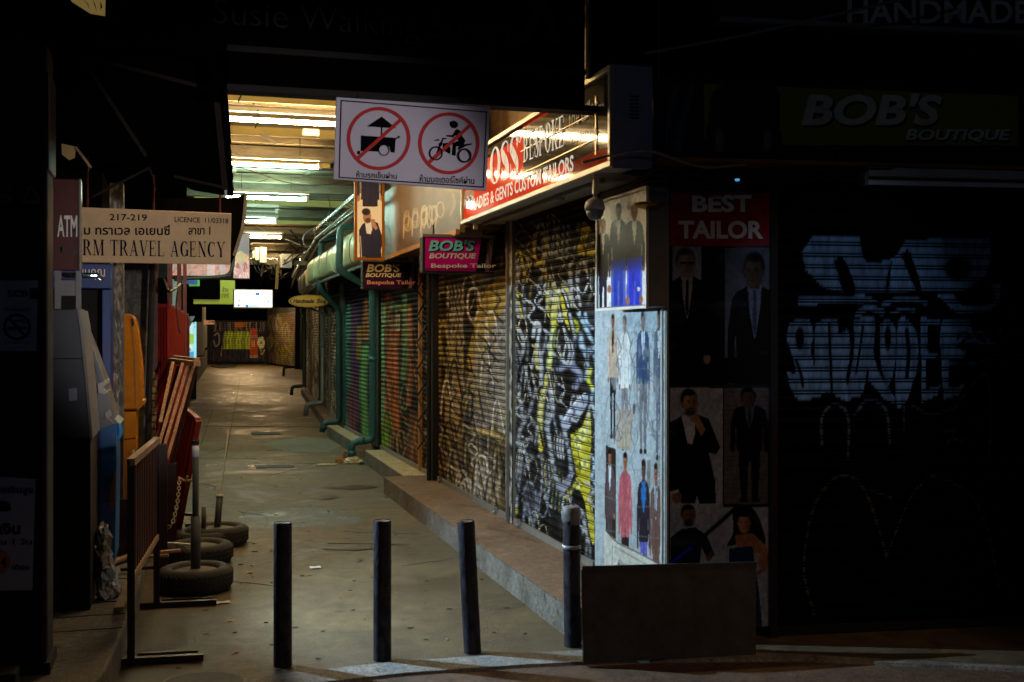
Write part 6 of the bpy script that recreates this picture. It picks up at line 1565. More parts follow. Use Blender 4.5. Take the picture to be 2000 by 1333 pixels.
lo.part('orange_disc', quads(Pn2, [cirp], .001), mat('dull_orange_print', '9c6428', .6)); lk(lo, Pn2, "4", (2, 1088, 12, 1108), M['letter_black'], bold=.03)
mb = MB(); p = onZ(-20, 1290, .15); q = onZ(62, 1290, .15); mb.box(-1.6, q[0], 4.95, 5.08, .152, .24)
single('dark_block', mb, M['black'], 'low dark block lying on the pavement before the bank booth', 'block', bevel=.01)

# first cash machine (side view), with its glowing-less header
def extr(px_poly, Y0, Y1):
    pl = Yplane(Y0); mb = MB(); mb.slab([pl.hit(x, y) for x, y in px_poly][::-1], pl.n, Y1 - Y0); return mb
a1 = Thing('cash_machine', 'slate grey cash machine with a dark red ATM header, nearest on the left', 'cash machine', onY(150, 1190, 6.35))
a1.part('cabinet', extr([(60, 858), (177, 858), (177, 1188), (172, 1212), (90, 1222), (60, 1222)], 6.38, 6.9), M['black'], bevel=.006)
a1.part('side_panel', extr([(60, 605), (128, 604), (150, 603), (156, 640), (166, 740), (176, 857), (60, 857)], 6.35, 6.9), M['slate'], bevel=.006)
a1.part('fascia_trim', extr([(150, 603), (155, 604), (161, 640), (171, 740), (181, 857), (176, 857), (166, 740), (156, 640)], 6.34, 6.92), M['atmgrey'])
M['atm_header'] = mat('dark_red_header', '5a2c2c', .3, 0, .25, 6)
PHd = Yplane(6.28)
hdx0, hdx1 = PHd.hit(104, 450)[0], PHd.hit(158, 450)[0]; hz0, hz1 = PHd.hit(130, 528)[2], PHd.hit(130, 350)[2]
mb = MB(); ang = [(hdx0 - .3, 6.28), (hdx1 - .035, 6.28), (hdx1 - .012, 6.29), (hdx1, 6.31), (hdx1, 6.36), (hdx0 - .3, 6.36)]
mb.slab([(x, y, hz1) for x, y in ang], (0, 0, 1), hz1 - hz0); a1.part('header', mb, M['atm_header'], bevel=.004)
mb = MB(); mb.tube([(hdx1 - .004, 6.275, hz0), (hdx1 - .004, 6.275, hz1)], .008, 8); a1.part('header_edge', mb, M['grey'])
PHt = Yplane(6.277)
lk(a1, PHt, "ATM", (112, 421, 151, 463), M['letter_white'], bold=.02)
lk(a1, PHt, "฿ $", (115, 480, 150, 500), M['letter_dim'])
mb = MB(); mb.box(hdx1 - .03, hdx1 - .005, 6.35, 6.37, onY(148, 604, 6.35)[2], hz0); mb.box(hdx0, hdx0 + .03, 6.35, 6.37, onY(148, 604, 6.35)[2], hz0); mb.box(hdx0, hdx1 - .03, 6.36, 6.38, onY(148, 578, 6.35)[2], onY(148, 548, 6.35)[2]); a1.part('header_bracket', mb, M['atmgrey'])
mb = MB(); mb.box(-.62, -.42, 6.42, 6.92, 1.925, 1.931); mb.box(-.42, -.415, 6.42, 6.92, 1.9065, 1.931); a1.part('lamp_hood', mb, M['black'])
a1.part('seam', extr([(60, 700), (161, 700), (161, 702), (60, 702)], 6.345, 6.3498), M['black']); a1.part('sticker', extr([(134, 760), (150, 758), (151, 782), (135, 784)], 6.346, 6.3498), M['notice'])
# second, blue cash machine
b1 = Thing('cash_machine', 'blue and grey cash machine with a round light blue handle beside the old pillar', 'cash machine', onY(215, 1090, 7.05))
b1.part('cabinet', extr([(120, 830), (192, 830), (192, 1115), (120, 1130)], 7.02, 7.5), M['atmgrey'], bevel=.005)
b1.part('upper_body', extr([(140, 606), (154, 602), (160, 612), (164, 640), (176, 668), (205, 748), (224, 818), (236, 830), (190, 832), (140, 832)], 7.05, 7.5), M['atmgrey'], bevel=.006)
b1.part('tinted_side', extr([(150, 642), (162, 640), (184, 700), (192, 800), (186, 832), (150, 832)], 7.035, 7.05), M['purple'])
b1.part('side_strip', extr([(173, 668), (178, 670), (203, 748), (196, 752)], 7.03, 7.049), mat('pale_slate_strip', '6c7488', .4))
b1.part('shelf', extr([(190, 750), (206, 744), (208, 752), (200, 756), (210, 766), (204, 772), (192, 768)], 7.02, 7.4), M['lightgrey'], bevel=.003)
b1.part('keypad', extr([(204, 808), (214, 800), (218, 812), (208, 820)], 7.03, 7.4), M['lightgrey'], bevel=.002)
b1.part('counter', extr([(176, 822), (212, 818), (226, 830), (200, 838), (176, 840)], 7.01, 7.42), M['atmgrey'], bevel=.004)
b1.part('blue_base', extr([(192, 838), (226, 826), (228, 900), (225, 1096), (213, 1104), (192, 1100)], 7.01, 7.45), M['blue'], bevel=.004)
b1.part('base_edge', extr([(192, 838), (197, 836), (197, 1102), (192, 1101)], 7.0, 7.0098), M['navy'])
b1.part('base_seam', extr([(198, 905), (227, 903), (227, 905), (198, 907)], 7.006, 7.0098), M['navy']); b1.part('base_seam', extr([(198, 980), (227, 977), (227, 979), (198, 982)], 7.006, 7.0098), M['navy'])
mb = MB(); Pb = Yplane(7.2); rr_ = [Pb.hit(224 + 11 * math.cos(t), 841 + 17 * math.sin(t)) for t in np.linspace(-2.2, 2.2, 16)]; mb.tube(rr_, .016, 10); b1.part('handle', mb, M['lightblue'], shade=True)
b1.part('sticker', extr([(214, 962), (224, 920), (227, 930), (222, 1000), (214, 990)], 6.99, 7.0), mat('tan_peeling_sticker', '9a7440', .7))
PBs = Yplane(7.55)
b2 = Thing('blue_kiosk', 'navy blue kiosk frame with white Thai lettering behind the blue cash machine', 'kiosk', PBs.hit(200, 1090))
mb = MB(); e0, e1, e2_ = PBs.hit(150, 800)[0], PBs.hit(199, 800)[0], PBs.hit(216, 800)[0]
mb.box(e0 - .3, e2_, 7.55, 8.0, PBs.hit(200, 564)[2], PBs.hit(200, 500)[2]); b2.part('header', mb, M['navy'], bevel=.005)
mb = MB(); mb.box(e1, e2_, 7.56, 8.0, .15, PBs.hit(200, 566)[2]); b2.part('side_frame', mb, M['navy'], bevel=.004)
mb = MB(); mb.box(e0 - .3, e1 - .002, 7.7, 7.72, .15, PBs.hit(200, 566)[2]); b2.part('dark_panel', mb, M['black'])
PBt = Yplane(7.545); lk(b2, PBt, "บบคุณ", (154, 526, 205, 547), M['letter_white'], bold=.0); b2.part('small_label', quads(PBt, [[(183, 503), (212, 503), (212, 514), (183, 514)]], .001), M['notice'])
# pillar with peeling paint
PPi = Yplane(7.9)
def paint_pillar(c):
    c.mix(np.ones(c.X.size), '8a8474'); c.speck(9, 22, .4, .6, '5a5a50', .9, 3); c.speck(5, 14, .5, .6, '38342e', .8, 5)
    c.rect(210, 690, 226, 800, '8a5c3a', .8); c.rect(210, 640, 240, 700, '484c50', .5); c.scribble(216, 560, 240, 800, 12, ['2c2c2c', 'c8c0a8', '94684a'], 2, 5, 2, .8)
    c.rect(228, 840, 244, 1090, '54301c', .85); c.rect(216, 860, 230, 1090, '4a4a54', .5); c.speck(4, 20, .5, .62, '20242c', .8, 15); c.shade(4, 12, .3, 3)
plr = Thing('old_pillar', 'narrow old pillar with peeling paint between the blue and the yellow cash machine', 'pillar', PPi.hit(229, 1090))
face(plr, 'painted_front', PPi, PPi.hit(214, 700)[0], PPi.hit(241, 700)[0], .15, 2.6, .002, paint_pillar, (24, 260), M['print_dull'])
mb = MB(); mb.box(PPi.hit(214, 700)[0], PPi.hit(241, 700)[0], 7.902, 8.05, .15, 2.6); plr.part('core', mb, M['wall'])
# yellow cash machine
y1m = Thing('cash_machine', 'yellow cash machine seen from the side, tapering to a rounded top', 'cash machine', onY(255, 1085, 8.05))
y1m.part('upper_body', extr([(225, 614), (252, 613), (259, 616), (264, 626), (268.6, 647), (274, 690), (277.5, 726), (279, 779), (269, 800), (225, 802)], 8.06, 8.5), M['yellow'], bevel=.012)
y1m.part('nose', extr([(270, 778), (282, 784), (282.5, 790), (268, 803), (266, 796)], 8.07, 8.48), M['yellow'], bevel=.005)
y1m.part('lower_body', extr([(225, 804), (266, 804), (266, 856), (225, 860)], 8.07, 8.5), M['yellow'], bevel=.005); y1m.part('base', extr([(225, 862), (266, 858), (264, 1085), (225, 1090)], 8.07, 8.5), M['yellow'], bevel=.005)
y1m.part('slot', extr([(256, 624), (260, 622), (262, 634), (258, 640)], 8.05, 8.0598), M['black']); y1m.part('seam', extr([(256, 617), (258, 617), (265, 700), (267, 790), (265, 790), (263, 700)], 8.053, 8.0599), mat('ochre_seam', '8a5c0c', .5))
y1m.part('label', extr([(258, 880), (263, 878), (262, 906), (258, 908)], 8.06, 8.069), M['lightgrey'])
# clutter behind the yellow machine
cb = Thing('stacked_panels', 'dark stack of boards and bundled papers right of the yellow cash machine', 'boards', onY(280, 1080, 9.0))
cb.part('board', extr([(240, 512), (303, 512), (298, 700), (292, 1080), (240, 1080)], 9.0, 9.1), M['blackboard'])
def paint_cl(c):
    c.mix(np.ones(c.X.size), '2a2824'); c.rect(242, 522, 290, 545, '14141c'); c.poly([(268, 630), (288, 650), (286, 668), (268, 650)], '8a7c60', .6)
    for k in range(6): c.rect(262, 560 + k * 13, 290, 563 + k * 13, '4a463c', .6)
    c.speck(6, 10, .5, .7, '5a5648', .7, 6); c.rect(268, 800, 282, 1000, '6a5c40', .5)
cb.part('papered_face', panel('papered_face', onY(240, 1080, 8.99), onY(294, 1080, 8.99), onY(240, 512, 8.99), paint_cl, cb.loc, (40, 180)), M['print_dull'])
lkx = Yplane(8.98); lk(cb, lkx, "NCY", (244, 528, 284, 541), M['letter_dim'])
mb = MB(); mb.tube([onY(299, 512, 8.7), onY(291, 760, 8.7), onY(287, 1070, 8.7)], .022, 8); single('leaning_pole', mb, M['black'], 'black pole leaning against the boards right of the yellow machine', 'pole')
pp = Thing('paper_stack', 'tall stack of bundled yellowed papers behind the leaning pole', 'papers', onY(295, 900, 9.3))
for k in range(14):
    a = onY(291 + (k % 3), 740 + k * 14, 9.2); b = onY(303 + (k * 7 % 4), 727 + k * 14, 9.2); mb = MB(); mb.box(a[0], b[0], 9.2, 9.5, a[2], b[2] - .004); pp.part('bundle', mb, M['plywood'], bevel=.004)
# red fence and posts
M['brightred2'] = mat('red_fence_sheet', '8e1f12', .5, .1, .5, 12, .2, 60, stretch=(6, 6, .6))
rfn = Thing('red_sheet_fence', 'tall red corrugated sheet fence between the paper stack and the slatted rack', 'fence', onY(330, 900, 9.3))
A = np.array([*(D(302, 700, 8.9))[:2], 0]); B = np.array([*(D(331, 700, 8.9))[:2], 0]); C_ = np.array([*(D(366, 700, 14.5))[:2], 0])
def corr(P0, P1, z0, z1a, z1b, n, dep=.02):
    mb = MB(); u = (P1 - P0)[:2]; nn = np.array([u[1], -u[0]]) / np.linalg.norm(u)
    for k in range(n * 2):
        t0, t1 = k / (n * 2), (k + 1) / (n * 2); o0, o1 = (0, dep) if k % 2 == 0 else (dep, 0)
        q0 = P0[:2] + u * t0 + nn * o0; q1 = P0[:2] + u * t1 + nn * o1
        mb.add([(*q0, z0), (*q1, z0), (*q1, z1a + (z1b - z1a) * t1), (*q0, z1a + (z1b - z1a) * t0)], [(0, 1, 2, 3)])
    return mb
rfn.part('front_sheet', corr(A, B, .1, 1.82, 1.82, 5), M['brightred2']); rfn.part('side_sheet', corr(B, C_, .1, 1.82, 1.84, 26, .03), M['brightred2'])
mb = MB(); mb.bar([*A[:2], 1.83], [*B[:2], 1.83], .03, .03); mb.bar([*B[:2], 1.83], [*C_[:2], 1.85], .03, .03); rfn.part('top_rail', mb, M['brightred'])
for px, d in ((303, 8.85), (332, 9.3), (350, 11), (361, 12.6)):
    p = D(px, 700, d); mb = MB(); mb.box(p[0] - .02, p[0] + .02, p[1], p[1] + .04, 0, 2.6); rfn.part('post', mb, M['redsteel'])
wc = MB(); wc.slab([onY(x, y, 19.5) for x, y in [(366, 486), (376, 500), (384, 590), (380, 620), (370, 640), (362, 650), (362, 500)]][::-1], (0, -1, 0), .03)
single('pale_tarp', wc, M['bag'], 'pale tarpaulin hanging above the lit display beside the fence posts', 'tarp')
wc = MB(); wc.slab([onY(x, y, 16) for x, y in [(330, 560), (338, 540), (352, 560), (352, 640), (328, 640)]][::-1], (0, -1, 0), .03)
single('pale_tarp', wc, M['lightgrey'], 'grey plastic sheet seen between the red posts above the fence', 'tarp')
mb = MB(); mb.tube(smooth([D(320, 545, 8.6), D(330, 570, 8.5), D(345, 562, 9), D(352, 556, 9.4)], 5), .012, 6); mb.tube(smooth([D(348, 560, 9), D(344, 600, 9), D(350, 645, 9), D(354, 650, 9)], 5), .006, 6)
single('hanging_wires', mb, M['cable'], 'dark wires drooping over the top of the red fence', 'wires')
# slatted rack leaning
rk = Thing('slatted_rack', 'tall slatted brown rack leaning against the red fence', 'rack', D(330, 900, 8.0))
tA, tB = D(329, 704, 8.9), D(385, 711, 8.3)
mb = MB(); mb.bar(tA, tB, .05, .035); mb.bar(tA + [.0, .25, .02], tB + [0, .25, .02], .05, .035); rk.part('top_rail', mb, M['wood'])
for x0, y0, x1, y1 in ((338, 708, 313, 825), (357, 710, 309, 874), (368, 711, 322, 868), (379, 712, 326, 898)):
    mb = MB(); mb.bar(D(x0, y0, 8.45), D(x1, y1, 7.9), .022, .014, up=(0, -1, .2)); rk.part('slat', mb, M['wood'])
for (x0, y0, x1, y1, d0, d1) in ((349, 716, 300, 900, 8.9, 8.5), (384, 714, 330, 930, 8.7, 8.3)):
    mb = MB(); mb.bar(D(x0, y0, d0), D(x1, y1, d1), .022, .022); rk.part('side_rail', mb, M['brownsteel'])
# steel barriers
def barrier(label, pa, pb, h, foot=.34, sheet=(.42, .97)):
    t = Thing('steel_barrier', label, 'barrier', (pa + pb) / 2, 'brown steel barriers along the left kerb'); u = (pb - pa) / np.linalg.norm(pb - pa); s = np.array([-u[1], u[0], 0])
    for p in (pa, pb):
        mb = MB(); mb.bar(p + [0, 0, .03], p + [0, 0, h], .035, .035); t.part('post', mb, M['brownsteel'])
        mb = MB(); mb.bar(p + s * foot * 1.05 + [0, 0, .17 if 0 else .02], p - s * foot + [0, 0, .02], .035, .03); mb.bar(p + u * .1 - s * .02 + [0, 0, .018], p + u * .1 - s * foot * .9 + [0, 0, .018], .022, .022); t.part('foot', mb, M['brownsteel'])
    mb = MB(); mb.bar(pa + [0, 0, h - .016] - u * .018, pb + [0, 0, h - .016] + u * .018, .036, .036); mb.bar(pa + [0, 0, sheet[0]], pb + [0, 0, sheet[0]], .03, .03); t.part('rail', mb, M['wood'] if 'near' in label else M['brownsteel'])
    n_ = 15
    for k in range(1, n_):
        a = pa + (pb - pa) * k / n_; mb = MB(); mb.bar(a + [0, 0, sheet[0] + .016], a + [0, 0, h - .036], .03, .012, up=tuple(s)); t.part('bar', mb, M['redsteel'])
    return t
pa, pb = onZ(256, 1299), onZ(306, 1188); barrier('brown steel barrier nearest to the bank booth, standing upright', pa, pb, 1.0)
b3 = Thing('steel_barrier', 'red barred steel barrier leaning outwards beside the tyres', 'barrier', onZ(345, 1065), 'brown steel barriers along the left kerb')
q = [D(387, 821, 8.2), D(361, 798, 9.4), D(318, 1010, 9.7), D(345, 1053, 8.7)]
mb = MB(); mb.bar(q[0], q[1], .035, .035); mb.bar(q[3], q[2], .035, .035); mb.bar(q[0], q[3], .04, .04); mb.bar(q[1], q[2], .035, .035); b3.part('frame', mb, M['brightred'])
for k in range(1, 10):
    t_ = k / 10; mb = MB(); mb.bar(q[0] * (1 - t_) + q[1] * t_, q[3] * (1 - t_) + q[2] * t_, .012, .05 if k > 2 else .02, up=(1, 0, 0)); b3.part('bar', mb, M['brightred2'])
mb = MB(); mb.bar(onZ(345, 1060) + [0, 0, .02], onZ(400, 1050) + [0, 0, .02], .03, .03); mb.bar(onZ(362, 1032) + [0, 0, .02], onZ(386, 1030) + [0, 0, .02], .03, .03); mb.bar(D(355, 1005, 9), D(382, 1006, 9), .02, .02); b3.part('foot', mb, M['brownsteel'])
mb = MB(); mb.tube([D(348, 934, 8.0), D(362, 940, 8.0), D(366, 930, 8.0)], .012, 8); mb.tube([D(362, 940, 8), D(377, 939, 8.0)], .01, 8); b3.part('hook', mb, M['wood'])
# inner red posts between the barriers
gp = Thing('red_posts', 'pair of dark red steel posts standing in the kerb gap behind the nearest barrier', 'posts', onZ(322, 1100))
for x, yb, yt, d in ((318, 0, 868, 7.6), (336, 0, 905, 8.2), (241, 0, 975, 7.4)):
    p = D(x, 1000, d); zt = CZ + (HY - yt) / F * d; mb = MB(); mb.box(p[0] - .03, p[0] + .03, p[1] - .02, p[1] + .02, .0, zt); gp.part('post', mb, M['brownsteel'])
# chains
def chain(pts, label, m, w=.011):
    P = smooth(pts, 10); mb = MB(); acc = 0; k = 0; seg = []
    L_ = [0]
    for a, b in zip(P[:-1], P[1:]): L_.append(L_[-1] + np.linalg.norm(b - a))
    n_ = int(L_[-1] / .028); out = []
    for i in range(n_ + 1):
        s_ = L_[-1] * i / n_; j = min(max(np.searchsorted(L_, s_) - 1, 0), len(P) - 2); f = (s_ - L_[j]) / (L_[j + 1] - L_[j] + 1e-9); out.append(P[j] * (1 - f) + P[j + 1] * f)
    for i in range(len(out) - 1):
        a, b = out[i], out[i + 1]; d = (b - a) / np.linalg.norm(b - a); u = np.cross(d, [0, 1, .1] if i % 2 else [1, 0, .1]); u /= np.linalg.norm(u); c = (a + b) / 2
        ringp = [c + d * .018 * math.cos(t) + u * w * math.sin(t) for t in np.linspace(0, 2 * math.pi, 11)]
        mb.tube(ringp, .0032, 5)
    single('chain', mb, m, label, 'chain', 'pale chains on the barriers')
chain([D(350, 935, 7.9), D(349, 960, 7.8), D(345, 990, 7.7), D(337, 1022, 7.6), D(327, 1031, 7.6), D(318, 1018, 7.6), D(317, 1004, 7.6), D(322, 993, 7.6)], 'pale chain sagging from the leaning red barrier', M['rope'])
chain([D(303, 1022, 6.9), D(292, 1045, 6.7), D(280, 1070, 6.5), D(268, 1098, 6.3)], 'pale taut chain slanting down behind the nearest barrier', M['rope'], .016)
# planks and scraps on the pavement
pk = [((205, 1104), (300, 1068), .05, 'wood', 'long weathered plank lying across the pavement towards the posts'), ((235, 1112), (305, 1107), .06, 'brownsteel', 'dark red steel channel lying flat behind the nearest barrier'), ((248, 1090), (330, 1085), .045, 'wood', 'short plank lying under the taut chain'), ((232, 1190), (262, 1120), .05, 'plywood', 'narrow brown plank pointing at the camera on the pavement tiles')]
for (a, b, w, m, lab) in pk:
    p, q_ = onZ(*a, .18), onZ(*b, .18); mb = MB(); mb.bar(p, q_, w, .02); single('plank', mb, M[m], lab, 'plank', 'loose planks on the pavement', bevel=.003)
for i, (a, b, w, m, lab) in enumerate([((312, 1079), (352, 1075), .045, 'wood', 'pale plank end resting on the second tyre'), ((318, 1061), (390, 1066), .03, 'paper', 'thin white strip lying over the tyres')]):
    p, q_ = onZ(*a, .2), onZ(*b, .2); mb = MB(); mb.bar(p, q_, w, .015); single('plank', mb, M[m], lab, 'plank', 'loose planks on the pavement')
# white bags
rgb = random.Random(5)
bgt = Thing('white_bag', 'crumpled white plastic bag slumped beside the cash machines', 'bag', onZ(210, 1172, .15))
for k, (x, y, r) in enumerate([(202, 1050, .055), (200, 1085, .06), (205, 1120, .07), (218, 1140, .055), (203, 1160, .05), (222, 1155, .05)]):
    c0 = D(x, y, 6.25 + .05 * (k % 2)); mb = MB(); k0 = len(mb.v)
    for i in range(9):
        for j in range(14):
            th_ = math.pi * i / 8; ph_ = 2 * math.pi * j / 14; rr2 = r * (1 + rgb.uniform(-.28, .28)); mb.v.append((c0[0] + rr2 * math.sin(th_) * math.cos(ph_) * .8, c0[1] + rr2 * math.sin(th_) * math.sin(ph_), max(.151, c0[2] + rr2 * 1.3 * math.cos(th_))))
    for i in range(8):
        for j in range(14): mb.f.append((i * 14 + j, (i + 1) * 14 + j, (i + 1) * 14 + (j + 1) % 14, i * 14 + (j + 1) % 14))
    bgt.part('crumpled_fold', mb, M['bag'])
mb = MB(); mb.slab([onZ(x, y, .155) for x, y in [(208, 1096), (232, 1088), (228, 1098), (214, 1102)]], (0, 0, 1), .003); single('paper_scrap', mb, M['paper'], 'white paper scrap on the pavement beside the bag', 'paper', 'paper litter')
# tyres with posts
def tyre(px, py, rr3, h, postx, pr, zt, label, fill=True, band=False, thin=None, lean=0):
    c = onZ(px, py); t = Thing('tyre_stand', label, 'tyre stand', c, 'tyres filled with concrete holding posts')
    R_ = rr3; prof = [(R_ * .80, 0), (R_ * .95, .012), (R_, .04), (R_ * 1.01, h * .5), (R_, h - .04), (R_ * .95, h - .012), (R_ * .82, h), (R_ * .68, h - .006), (R_ * .62, h - .02), (R_ * .60, h - .05)]
    mb = MB(); mb.lathe(c, prof, 40); t.part('tyre', mb, M['rubber'], shade=True)
    mb = MB()
    for k in range(40):
        a = 2 * math.pi * k / 40
        for zz in (h * .3, h * .5, h * .7):
            p = c + np.array([math.cos(a) * (R_ * 1.012), math.sin(a) * (R_ * 1.012), zz]); q_ = c + np.array([math.cos(a + .09) * (R_ * 1.012), math.sin(a + .09) * (R_ * 1.012), zz + .012]); mb.bar(p, q_, .006, .016)
    t.part('tread', mb, M['rubber'])
    mb = MB(); mb.lathe(c + [0, 0, h - .05], [(R_ * .61, 0), (R_ * .61, .02), (R_ * .45, .03), (.02, .035)], 30); t.part('concrete_fill', mb, M['dustyconcrete'], shade=True)
    if pr:
        mb = MB(); b = c + [0, 0, h - .03]; d_ = c[0] * SN + c[1] * CS; zz = CZ + (HY - zt) / F * d_; top = np.array([c[0] + lean, c[1], zz])
        mb.tube([b, top], pr, 16); po = t.part('post', mb, M['postgrey'], shade=True)
        if band:
            mid = b + (top - b) * .42
            mb = MB(); mb.tube([b, mid], pr * 1.5, 16); t.part('sleeve', mb, M['postgrey'], shade=True)
            mb = MB(); mb.tube([top - (top - b) * .12, top - (top - b) * .035], pr * 1.08, 16); t.part('tape_band', mb, M['white'], parent=po, shade=True)
            mb = MB(); mb.tube([top - [0, 0, .02], top + [0, 0, .006]], pr * 1.1, 16); t.part('cap', mb, M['black'], parent=po, shade=True)
        if thin: mb = MB(); mb.tube([top, D(*thin)], .004, 5); mb.tube([top, top + [0, 0, .01]], pr * 1.25, 14); t.part('antenna_wire', mb, M['rope'])
tyre(382, 1152, .226, .15, 382, .02, 862, 'nearest tyre with a tall grey post and a white tape band', band=True, lean=.0)
tyre(388, 1098, .234, .14, 0, 0, 0, 'second tyre, half hidden, carrying leaves and plank ends but no post')
tyre(398, 1068, .23, .13, 400, .018, 990, 'third tyre with a short plain post')
tyre(424, 1064, .23, .15, 427, .025, 970, 'rearmost tyre with a thick post and a thin wire on top', thin=(446, 842, 9.3), lean=.02)
lf = Thing('dry_leaves', 'small heap of green and brown leaves on the second tyre', 'leaves', onZ(352, 1070, .15)); rg = random.Random(3)
for k in range(26):
    p = onZ(352 + rg.uniform(-16, 18), 1064 + rg.uniform(-4, 7), .15 + rg.uniform(0, .05)); u = np.array([rg.uniform(-1, 1), rg.uniform(-1, 1), rg.uniform(-.4, .4)]) * .03; v = np.array([rg.uniform(-1, 1), rg.uniform(-1, 1), rg.uniform(-.4, .4)]) * .018
    mb = MB(); mb.add([p - u, p - v, p + u, p + v], [(0, 1, 2, 3)]); lf.part('leaf', mb, M['leaf'] if k % 2 else M['tealdark'])
# litter
def scrap(px, py, w, h, m, label, rot=0):
    c = onZ(px, py); mb = MB(); cr, sr = math.cos(rot), math.sin(rot); pts = []
    for i, (a, b) in enumerate([(-w, -h), (0, -h * 1.1), (w, -h * .8), (w * .9, h), (0, h * .9), (-w, h)]): pts.append((c[0] + a * cr - b * sr, c[1] + a * sr + b * cr, .006 + .004 * (i % 2)))
    mb.slab(pts, (0, 0, 1), .002); single('paper_scrap', mb, m, label, 'paper', 'paper litter')
scrap(616, 1110, .038, .03, M['paper'], 'white card lying on the floor between the first two bollards'); scrap(433, 1179, .05, .025, M['paper'], 'white paper in front of the nearest tyre')
scrap(449, 1216, .02, .008, M['orangewood'], 'tan cigarette end in front of the tyres'); scrap(488, 1120, .02, .02, M['rope'], 'pale crumb of litter right of the tyres'); scrap(492, 1106, .014, .012, M['paper'], 'small pale flake right of the second tyre'); scrap(497, 1079, .02, .01, M['leaf'], 'dark leaf right of the rearmost tyre'); scrap(470, 1104, .016, .01, M['leaf'], 'brown leaf close to the second tyre')
for k in range(26):
    rg2 = random.Random(k + 100); scrap(rg2.uniform(440, 1050), rg2.uniform(900, 1290), rg2.uniform(.006, .013), rg2.uniform(.004, .008), M['leaf'] if k % 3 else M['rope'], 'tiny dry speck of litter scattered on the lane floor')
tb = Thing('plastic_bag_litter', 'flattened cream plastic bag with brown rubbish before the teal pipe', 'litter', onZ(660, 912)); rg = random.Random(8)
def blob(t, name, px, py, rx, ry, rz, m, seed, n=16):
    c = onZ(px, py); rg_ = random.Random(seed); mb = MB()
    for i in range(7):
        for j in range(n):
            a = math.pi / 2 * i / 6; b = 2 * math.pi * j / n; k_ = 1 + rg_.uniform(-.25, .25); mb.v.append((c[0] + rx * k_ * math.sin(a) * math.cos(b), c[1] + ry * k_ * math.sin(a) * math.sin(b), max(.003, rz * k_ * math.cos(a))))
    for i in range(6):
        for j in range(n): mb.f.append((i * n + j, (i + 1) * n + j, (i + 1) * n + (j + 1) % n, i * n + (j + 1) % n))
    t.part(name, mb, m)
M['creambag'] = mat('cream_plastic', 'c8c0a0', .3, 0, .3, 20, .3, 30)
blob(tb, 'flat_tail', 635, 909, .16, .045, .02, M['creambag'], 1); blob(tb, 'bag', 690, 905, .12, .10, .07, M['creambag'], 2); blob(tb, 'bag', 665, 903, .08, .06, .05, M['orangewood'], 3); blob(tb, 'rubbish', 675, 899, .05, .05, .09, mat('brown_rubbish', '7a4a38', .7, 0, .4, 20), 4); blob(tb, 'rubbish', 706, 908, .04, .04, .03, M['leaf'], 6)
# manhole and drain covers
def manhole(px, py, r, label, square=False):
    c = onZ(px, py); t = Thing('manhole_cover', label, 'manhole cover', c)
    mb = MB(); mb.lathe(c + [0, 0, .001], [(r * 1.12, 0), (r * 1.12, .006), (r * 1.02, .007), (r * 1.0, .003)], 36); t.part('rim', mb, M['kerb'])
    mb = MB(); mb.lathe(c + [0, 0, .004], [(r, 0), (r, .005), (r * .8, .004), (r * .78, .007), (r * .3, .006), (.01, .008)], 36); t.part('lid', mb, M['ramp'])
manhole(392, 1338, .17, 'round iron manhole cover at the bottom edge of the picture')
c_ = onZ(521, 846); mb = MB(); mb.box(c_[0] - .25, c_[0] + .2, c_[1] - .35, c_[1] + .1, .001, .008); single('drain_cover', mb, M['ramp'], 'dark square drain cover in the middle of the lane', 'drain cover', bevel=.003)
c_ = onZ(540, 911); mb = MB(); mb.box(c_[0] - .25, c_[0] + .2, c_[1] - .2, c_[1] + .1, .001, .008); single('drain_cover', mb, M['ramp'], 'dark square drain cover left of the plastic bag litter', 'drain cover', bevel=.003)
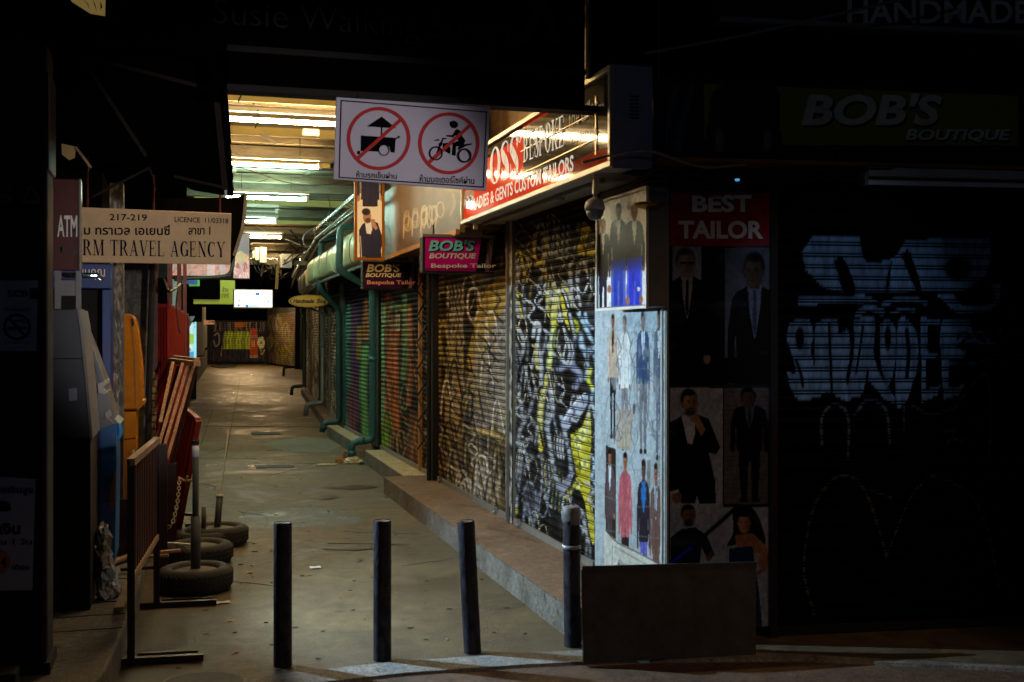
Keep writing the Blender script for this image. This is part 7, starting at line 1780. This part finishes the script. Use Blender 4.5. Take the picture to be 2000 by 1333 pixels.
# far low things
mb = MB(); p = onZ(440, 716); mb.slab([(*onZ(x, y)[:2], .05) for x, y in [(412, 717), (440, 711), (464, 714), (460, 718), (430, 720)]], (0, 0, 1), .06); single('tarp_heap', mb, M['black'], 'dark flattened tarpaulin lying before the end shutters', 'tarp')
# parked motorbike, mostly hidden
mt2 = Thing('motorcycle', 'dark motorcycle parked on the left far down the lane, partly hidden', 'motorcycle', onZ(378, 766)); c = mt2.loc
def wheel(cy):
    mb = MB(); ringp = [c + [0, cy + .28 * math.cos(t), .3 + .28 * math.sin(t)] for t in np.linspace(0, 2 * math.pi, 25)]; mb.tube(ringp, .045, 8, cap=False); w = mt2.part('wheel', mb, M['rubber'], shade=True)
    mb = MB()
    for k in range(8): a = k * math.pi / 4; mb.tube([c + [0, cy, .3], c + [0, cy + .25 * math.cos(a), .3 + .25 * math.sin(a)]], .008, 5)
    mt2.part('spokes', mb, M['chrome'], parent=w)
wheel(0); wheel(1.25)
mb = MB(); mb.tube(smooth([c + [0, 0, .3], c + [0, .12, .65], c + [0, .25, .95]], 4), .035, 8); mb.tube([c + [-.3, .3, 1.02], c + [0, .25, .98], c + [.3, .3, 1.02]], .018, 8); mt2.part('fork_and_handlebar', mb, M['black'], shade=True)
mb = MB(); mb.tube(smooth([c + [0, .2, .75], c + [0, .45, .5], c + [0, .8, .5], c + [0, 1.1, .7], c + [0, 1.5, .78]], 4), [.1] * 4 + [.13] * 4 + [.14] * 4 + [.12] * 4 + [.05], 12); mt2.part('body', mb, M['purple'], shade=True)
mb = MB(); mb.tube([c + [0, .6, .78], c + [0, .9, .82], c + [0, 1.3, .86]], [.08, .12, .08], 12); mt2.part('seat', mb, M['black'], shade=True)
mb = MB(); mb.lathe(c + [0, .12, .88], [(.01, -.07), (.07, -.03), (.08, .03), (.02, .07)], 16); mt2.part('headlight', mb, M['chrome'], shade=True)
mb = MB(); mb.tube([c + [.28, .3, 1.02], c + [.34, .3, 1.2]], .01, 6); mb.lathe(c + [.36, .3, 1.2], [(.01, -.03), (.06, 0), (.01, .06)], 12); mt2.part('mirror', mb, M['black'])
